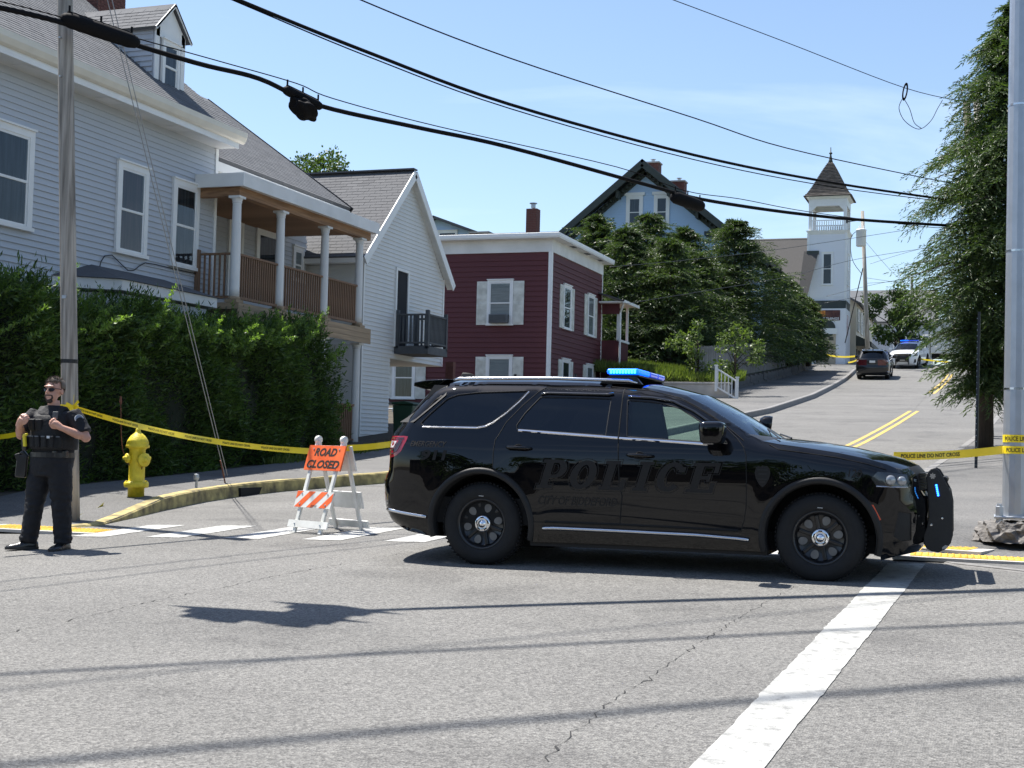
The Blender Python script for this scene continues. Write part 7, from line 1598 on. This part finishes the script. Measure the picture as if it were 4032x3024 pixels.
# vest
v_ = MB(); loft([(.09, 0, 1.035, .222, .195, TR_), (.092, -.004, 1.12, .228, .20, TR_), (.09, 0, 1.25, .222, .185, TR_), (.09, 0, 1.34, .205, .170, TR_), (.09, 0, 1.385, .19, .15, TR_)], m=v_)
for a in (-.105, .105): v_.bar(tp_(a, .13, 1.36), tp_(a*1.05, .02, 1.475), .075, .03, up=(fx, fy, .4)); v_.bar(tp_(a*1.05, .02, 1.475), tp_(a, -.13, 1.38), .075, .03, up=(fx, fy, .4))
ve = fused(v_, 'vest', vest_m, off_, .010, 3, .003)
for k, a in enumerate((-.15, -.085, -.02, .05, .115, .175)):
    f_ = .195*math.sqrt(max(.1, 1-(a/.235)**2)); MB().bar(tp_(a, f_, 1.055), tp_(a, f_+.008, 1.175), .055, .045, up=(fx, fy, 0)).build('pouch', vest_m, ve, bevel=.012)
    MB().bar(tp_(a-.02, f_+.032, 1.168), tp_(a+.02, f_+.032, 1.168), .006, .012).build('buckle', metal_dk, ve)
for a in (-.11, -.03): MB().bar(tp_(a, .17, 1.23), tp_(a, .185, 1.345), .07, .045, up=(fx, fy, 0)).build('radio_pouch', vest_m, ve, bevel=.012)
MB().bar(tp_(.135, .165, 1.345), tp_(.135, .158, 1.425), .06, .012, up=(fx, fy, 0)).build('cloth_badge', M('badge_grey', (.06, .065, .07), .6, .3, 30), ve, bevel=.01)
MB().bar(tp_(.115, .225, 1.15), tp_(.115, .225, 1.175), .03, .006, up=(fx, fy, 0)).build('name_tape', patch_e, ve)
MB().bar(tp_(-.16, .205, 1.06), tp_(-.165, .215, 1.175), .03, .03, up=(fx, fy, 0)).bar(tp_(-.165, .225, 1.175), tp_(-.12, .235, 1.185), .03, .025).build('taser', yellow_t, ve, bevel=.008)
MB().bar(tp_(-.185, .17, 1.02), tp_(-.19, .18, 1.15), .05, .05, up=(fx, fy, 0)).build('taser_holster', leather, ve, bevel=.01)
# belt, holster, boots
loft([(.085, 0, .955, .214, .17, TR_), (.085, 0, 1.005, .214, .17, TR_)]).build('belt', leather, off_, smooth=False)
MB().bar(tp_(-.02, .163, .955), tp_(-.02, .163, 1.005), .05, .012, up=(fx, fy, 0)).build('belt_buckle', metal_dk, off_, bevel=.004)
ho_ = MB().bar((-.185, -.03, .97), (-.20, -.03, .74), .06, .10, up=(1, 0, 0)).bar((-.15, -.03, .99), (-.19, -.03, .96), .05, .09).build('holster', leather, off_, bevel=.014)
MB().bar((-.235, -.045, .985), (-.205, -.04, .90), .035, .055, up=(1, 0, 0)).bar((-.205, -.03, .955), (-.175, -.03, .90), .03, .04).build('pistol_grip', black_pl, ho_, bevel=.01)
for k, a in enumerate((.12, .19)): MB().bar(tp_(a, .12-.05*k, .955), tp_(a, .12-.05*k, 1.03), .05, .05, up=(fx, fy, 0)).build('belt_pouch', leather, off_, bevel=.01)
for (hx2, hy2, dxx, dyy) in ((-.115, .015, -.86, -.5), (.228, -.03, -.25, -.97)):
    d2 = Vector((dxx, dyy, 0)).normalized(); c2 = Vector((hx2, hy2, 0)); rt2 = math.atan2(d2.y, d2.x)
    m = MB(); V = []; secs = [(-.085, .034, .075), (-.05, .042, .11), (.0, .045, .125), (.05, .046, .095), (.10, .050, .068), (.16, .048, .055), (.195, .034, .042), (.205, .012, .03)]
    for (f_, w_, h_) in secs:
        for k in range(12):
            t = math.pi*2*k/12; yv = w_*math.cos(t); zv = max(0, (math.sin(t)+.55)/1.55)*h_; V.append(tuple(c2+d2*f_+Vector((-d2.y, d2.x, 0))*yv+Vector((0, 0, zv))))
    F = [(i*12+k, i*12+(k+1) % 12, (i+1)*12+(k+1) % 12, (i+1)*12+k) for i in range(len(secs)-1) for k in range(12)]+[tuple(range(11, -1, -1)), tuple((len(secs)-1)*12+k for k in range(12))]
    m.add(V, F); sh_ = m.build('boot', leather, off_, smooth=True)
    P = [c2+d2*f_+Vector((-d2.y, d2.x, 0))*w_*sd for f_, w_ in ((-.09, .03), (-.05, .045), (.05, .049), (.12, .053), (.18, .044), (.212, .012)) for sd in (1,)]+[c2+d2*f_-Vector((-d2.y, d2.x, 0))*w_ for f_, w_ in ((.212, .012), (.18, .044), (.12, .053), (.05, .049), (-.05, .045), (-.09, .03))]
    n_ = len(P); MB().add([tuple(p) for p in P]+[tuple(p+Vector((0, 0, .026))) for p in P], [tuple(range(n_-1, -1, -1)), tuple(range(n_, 2*n_))]+[(i, (i+1) % n_, n_+(i+1) % n_, n_+i) for i in range(n_)]).build('sole', black_pl, sh_)
# hair, beard, glasses, patches
hc = np.random.RandomState(4); h_ = MB(); ellip(h_, hp(0, -.022, 1.684), (.083, .104, .100), HR, 24, 18)
def hkeep(v):
    f_ = (v[0]-.078)*hx_+(v[1]+.01)*hy_; z = v[2]
    return z > 1.722-.0*f_ and f_ < .075 or (f_ < .012 and z > 1.665) or (f_ < -.035 and z > 1.60)
h_.f = [f for f in h_.f if all(hkeep(h_.v[i]) for i in f)]
ho2 = h_.build('hair', hair_m, off_, smooth=True); sm_ = ho2.modifiers.new('thick', 'SOLIDIFY'); sm_.thickness = .008; sm_.offset = 1
m = MB()                                                   # short brushed-up tufts
for k in range(420):
    a = hc.uniform(-.07, .07); f_ = hc.uniform(-.085, .075); q = 1-(a/.085)**2-((f_+.022)/.105)**2
    if q < .05: continue
    z = 1.684+.100*math.sqrt(q); p0 = Vector(hp(a, f_, z-.004)); p1 = p0+Vector((hc.normal(0, .006)+hx_*.010, hc.normal(0, .006)+hy_*.010, hc.uniform(.012, .026)))
    m.tube([p0, p1], [.0045, .0012], 3, cap=False)
stuff(m.build('hair_tufts', hair_m, ho2))
m = MB(); ellip(m, hp(0, .070, 1.543), (.032, .030, .034), HR); ellip(m, hp(0, .092, 1.594), (.036, .012, .008), HR)
for sd in (-1, 1): m.tube([hp(.034*sd, .086, 1.594), hp(.036*sd, .08, 1.57), hp(.026*sd, .082, 1.545)], [.007, .008, .01], 8)
m.build('goatee', beard_m, off_, smooth=True)
m = MB()
for sd in (-1, 1):
    P = [hp(sd*(.007+.052*t), .108-.030*t*t, 1.650+dz) for t, dz in ((0, .006), (.25, .017), (.6, .019), (.95, .015), (1, 0), (.8, -.016), (.4, -.02), (.1, -.012))]
    m.add(P, [tuple(range(8))])
gl_ = m.build('sunglasses', lens_b, off_, smooth=False); sm_ = gl_.modifiers.new('thick', 'SOLIDIFY'); sm_.thickness = .004
m = MB()
for sd in (-1, 1): m.tube([hp(sd*.058, .080, 1.663), hp(sd*.079, .03, 1.660), hp(sd*.083, -.02, 1.652)], .0035, 6)
m.tube([hp(-.008, .109, 1.659), hp(.008, .109, 1.659)], .003, 6).build('glasses_frame', black_pl, gl_)
for S_, E_, sd in ((SL, EL, 1), (SR, ER, -1)):
    c = Vector(S_).lerp(Vector(E_), .22); nrm = Vector((.55*sd+.05, -.83, .1)).normalized() if sd > 0 else Vector((-.75, -.65, .1)).normalized()
    pt = MB().lathe([(.042, .0785), (.042, .084), (.036, .0845)], tuple(c), tuple(nrm), 20, cap=False).build('shoulder_patch_edge', patch_e, off_); MB().lathe([(.037, .0835), (0, .0845)], tuple(c), tuple(nrm), 20, cap=False).build('shoulder_patch', patch_m, pt)
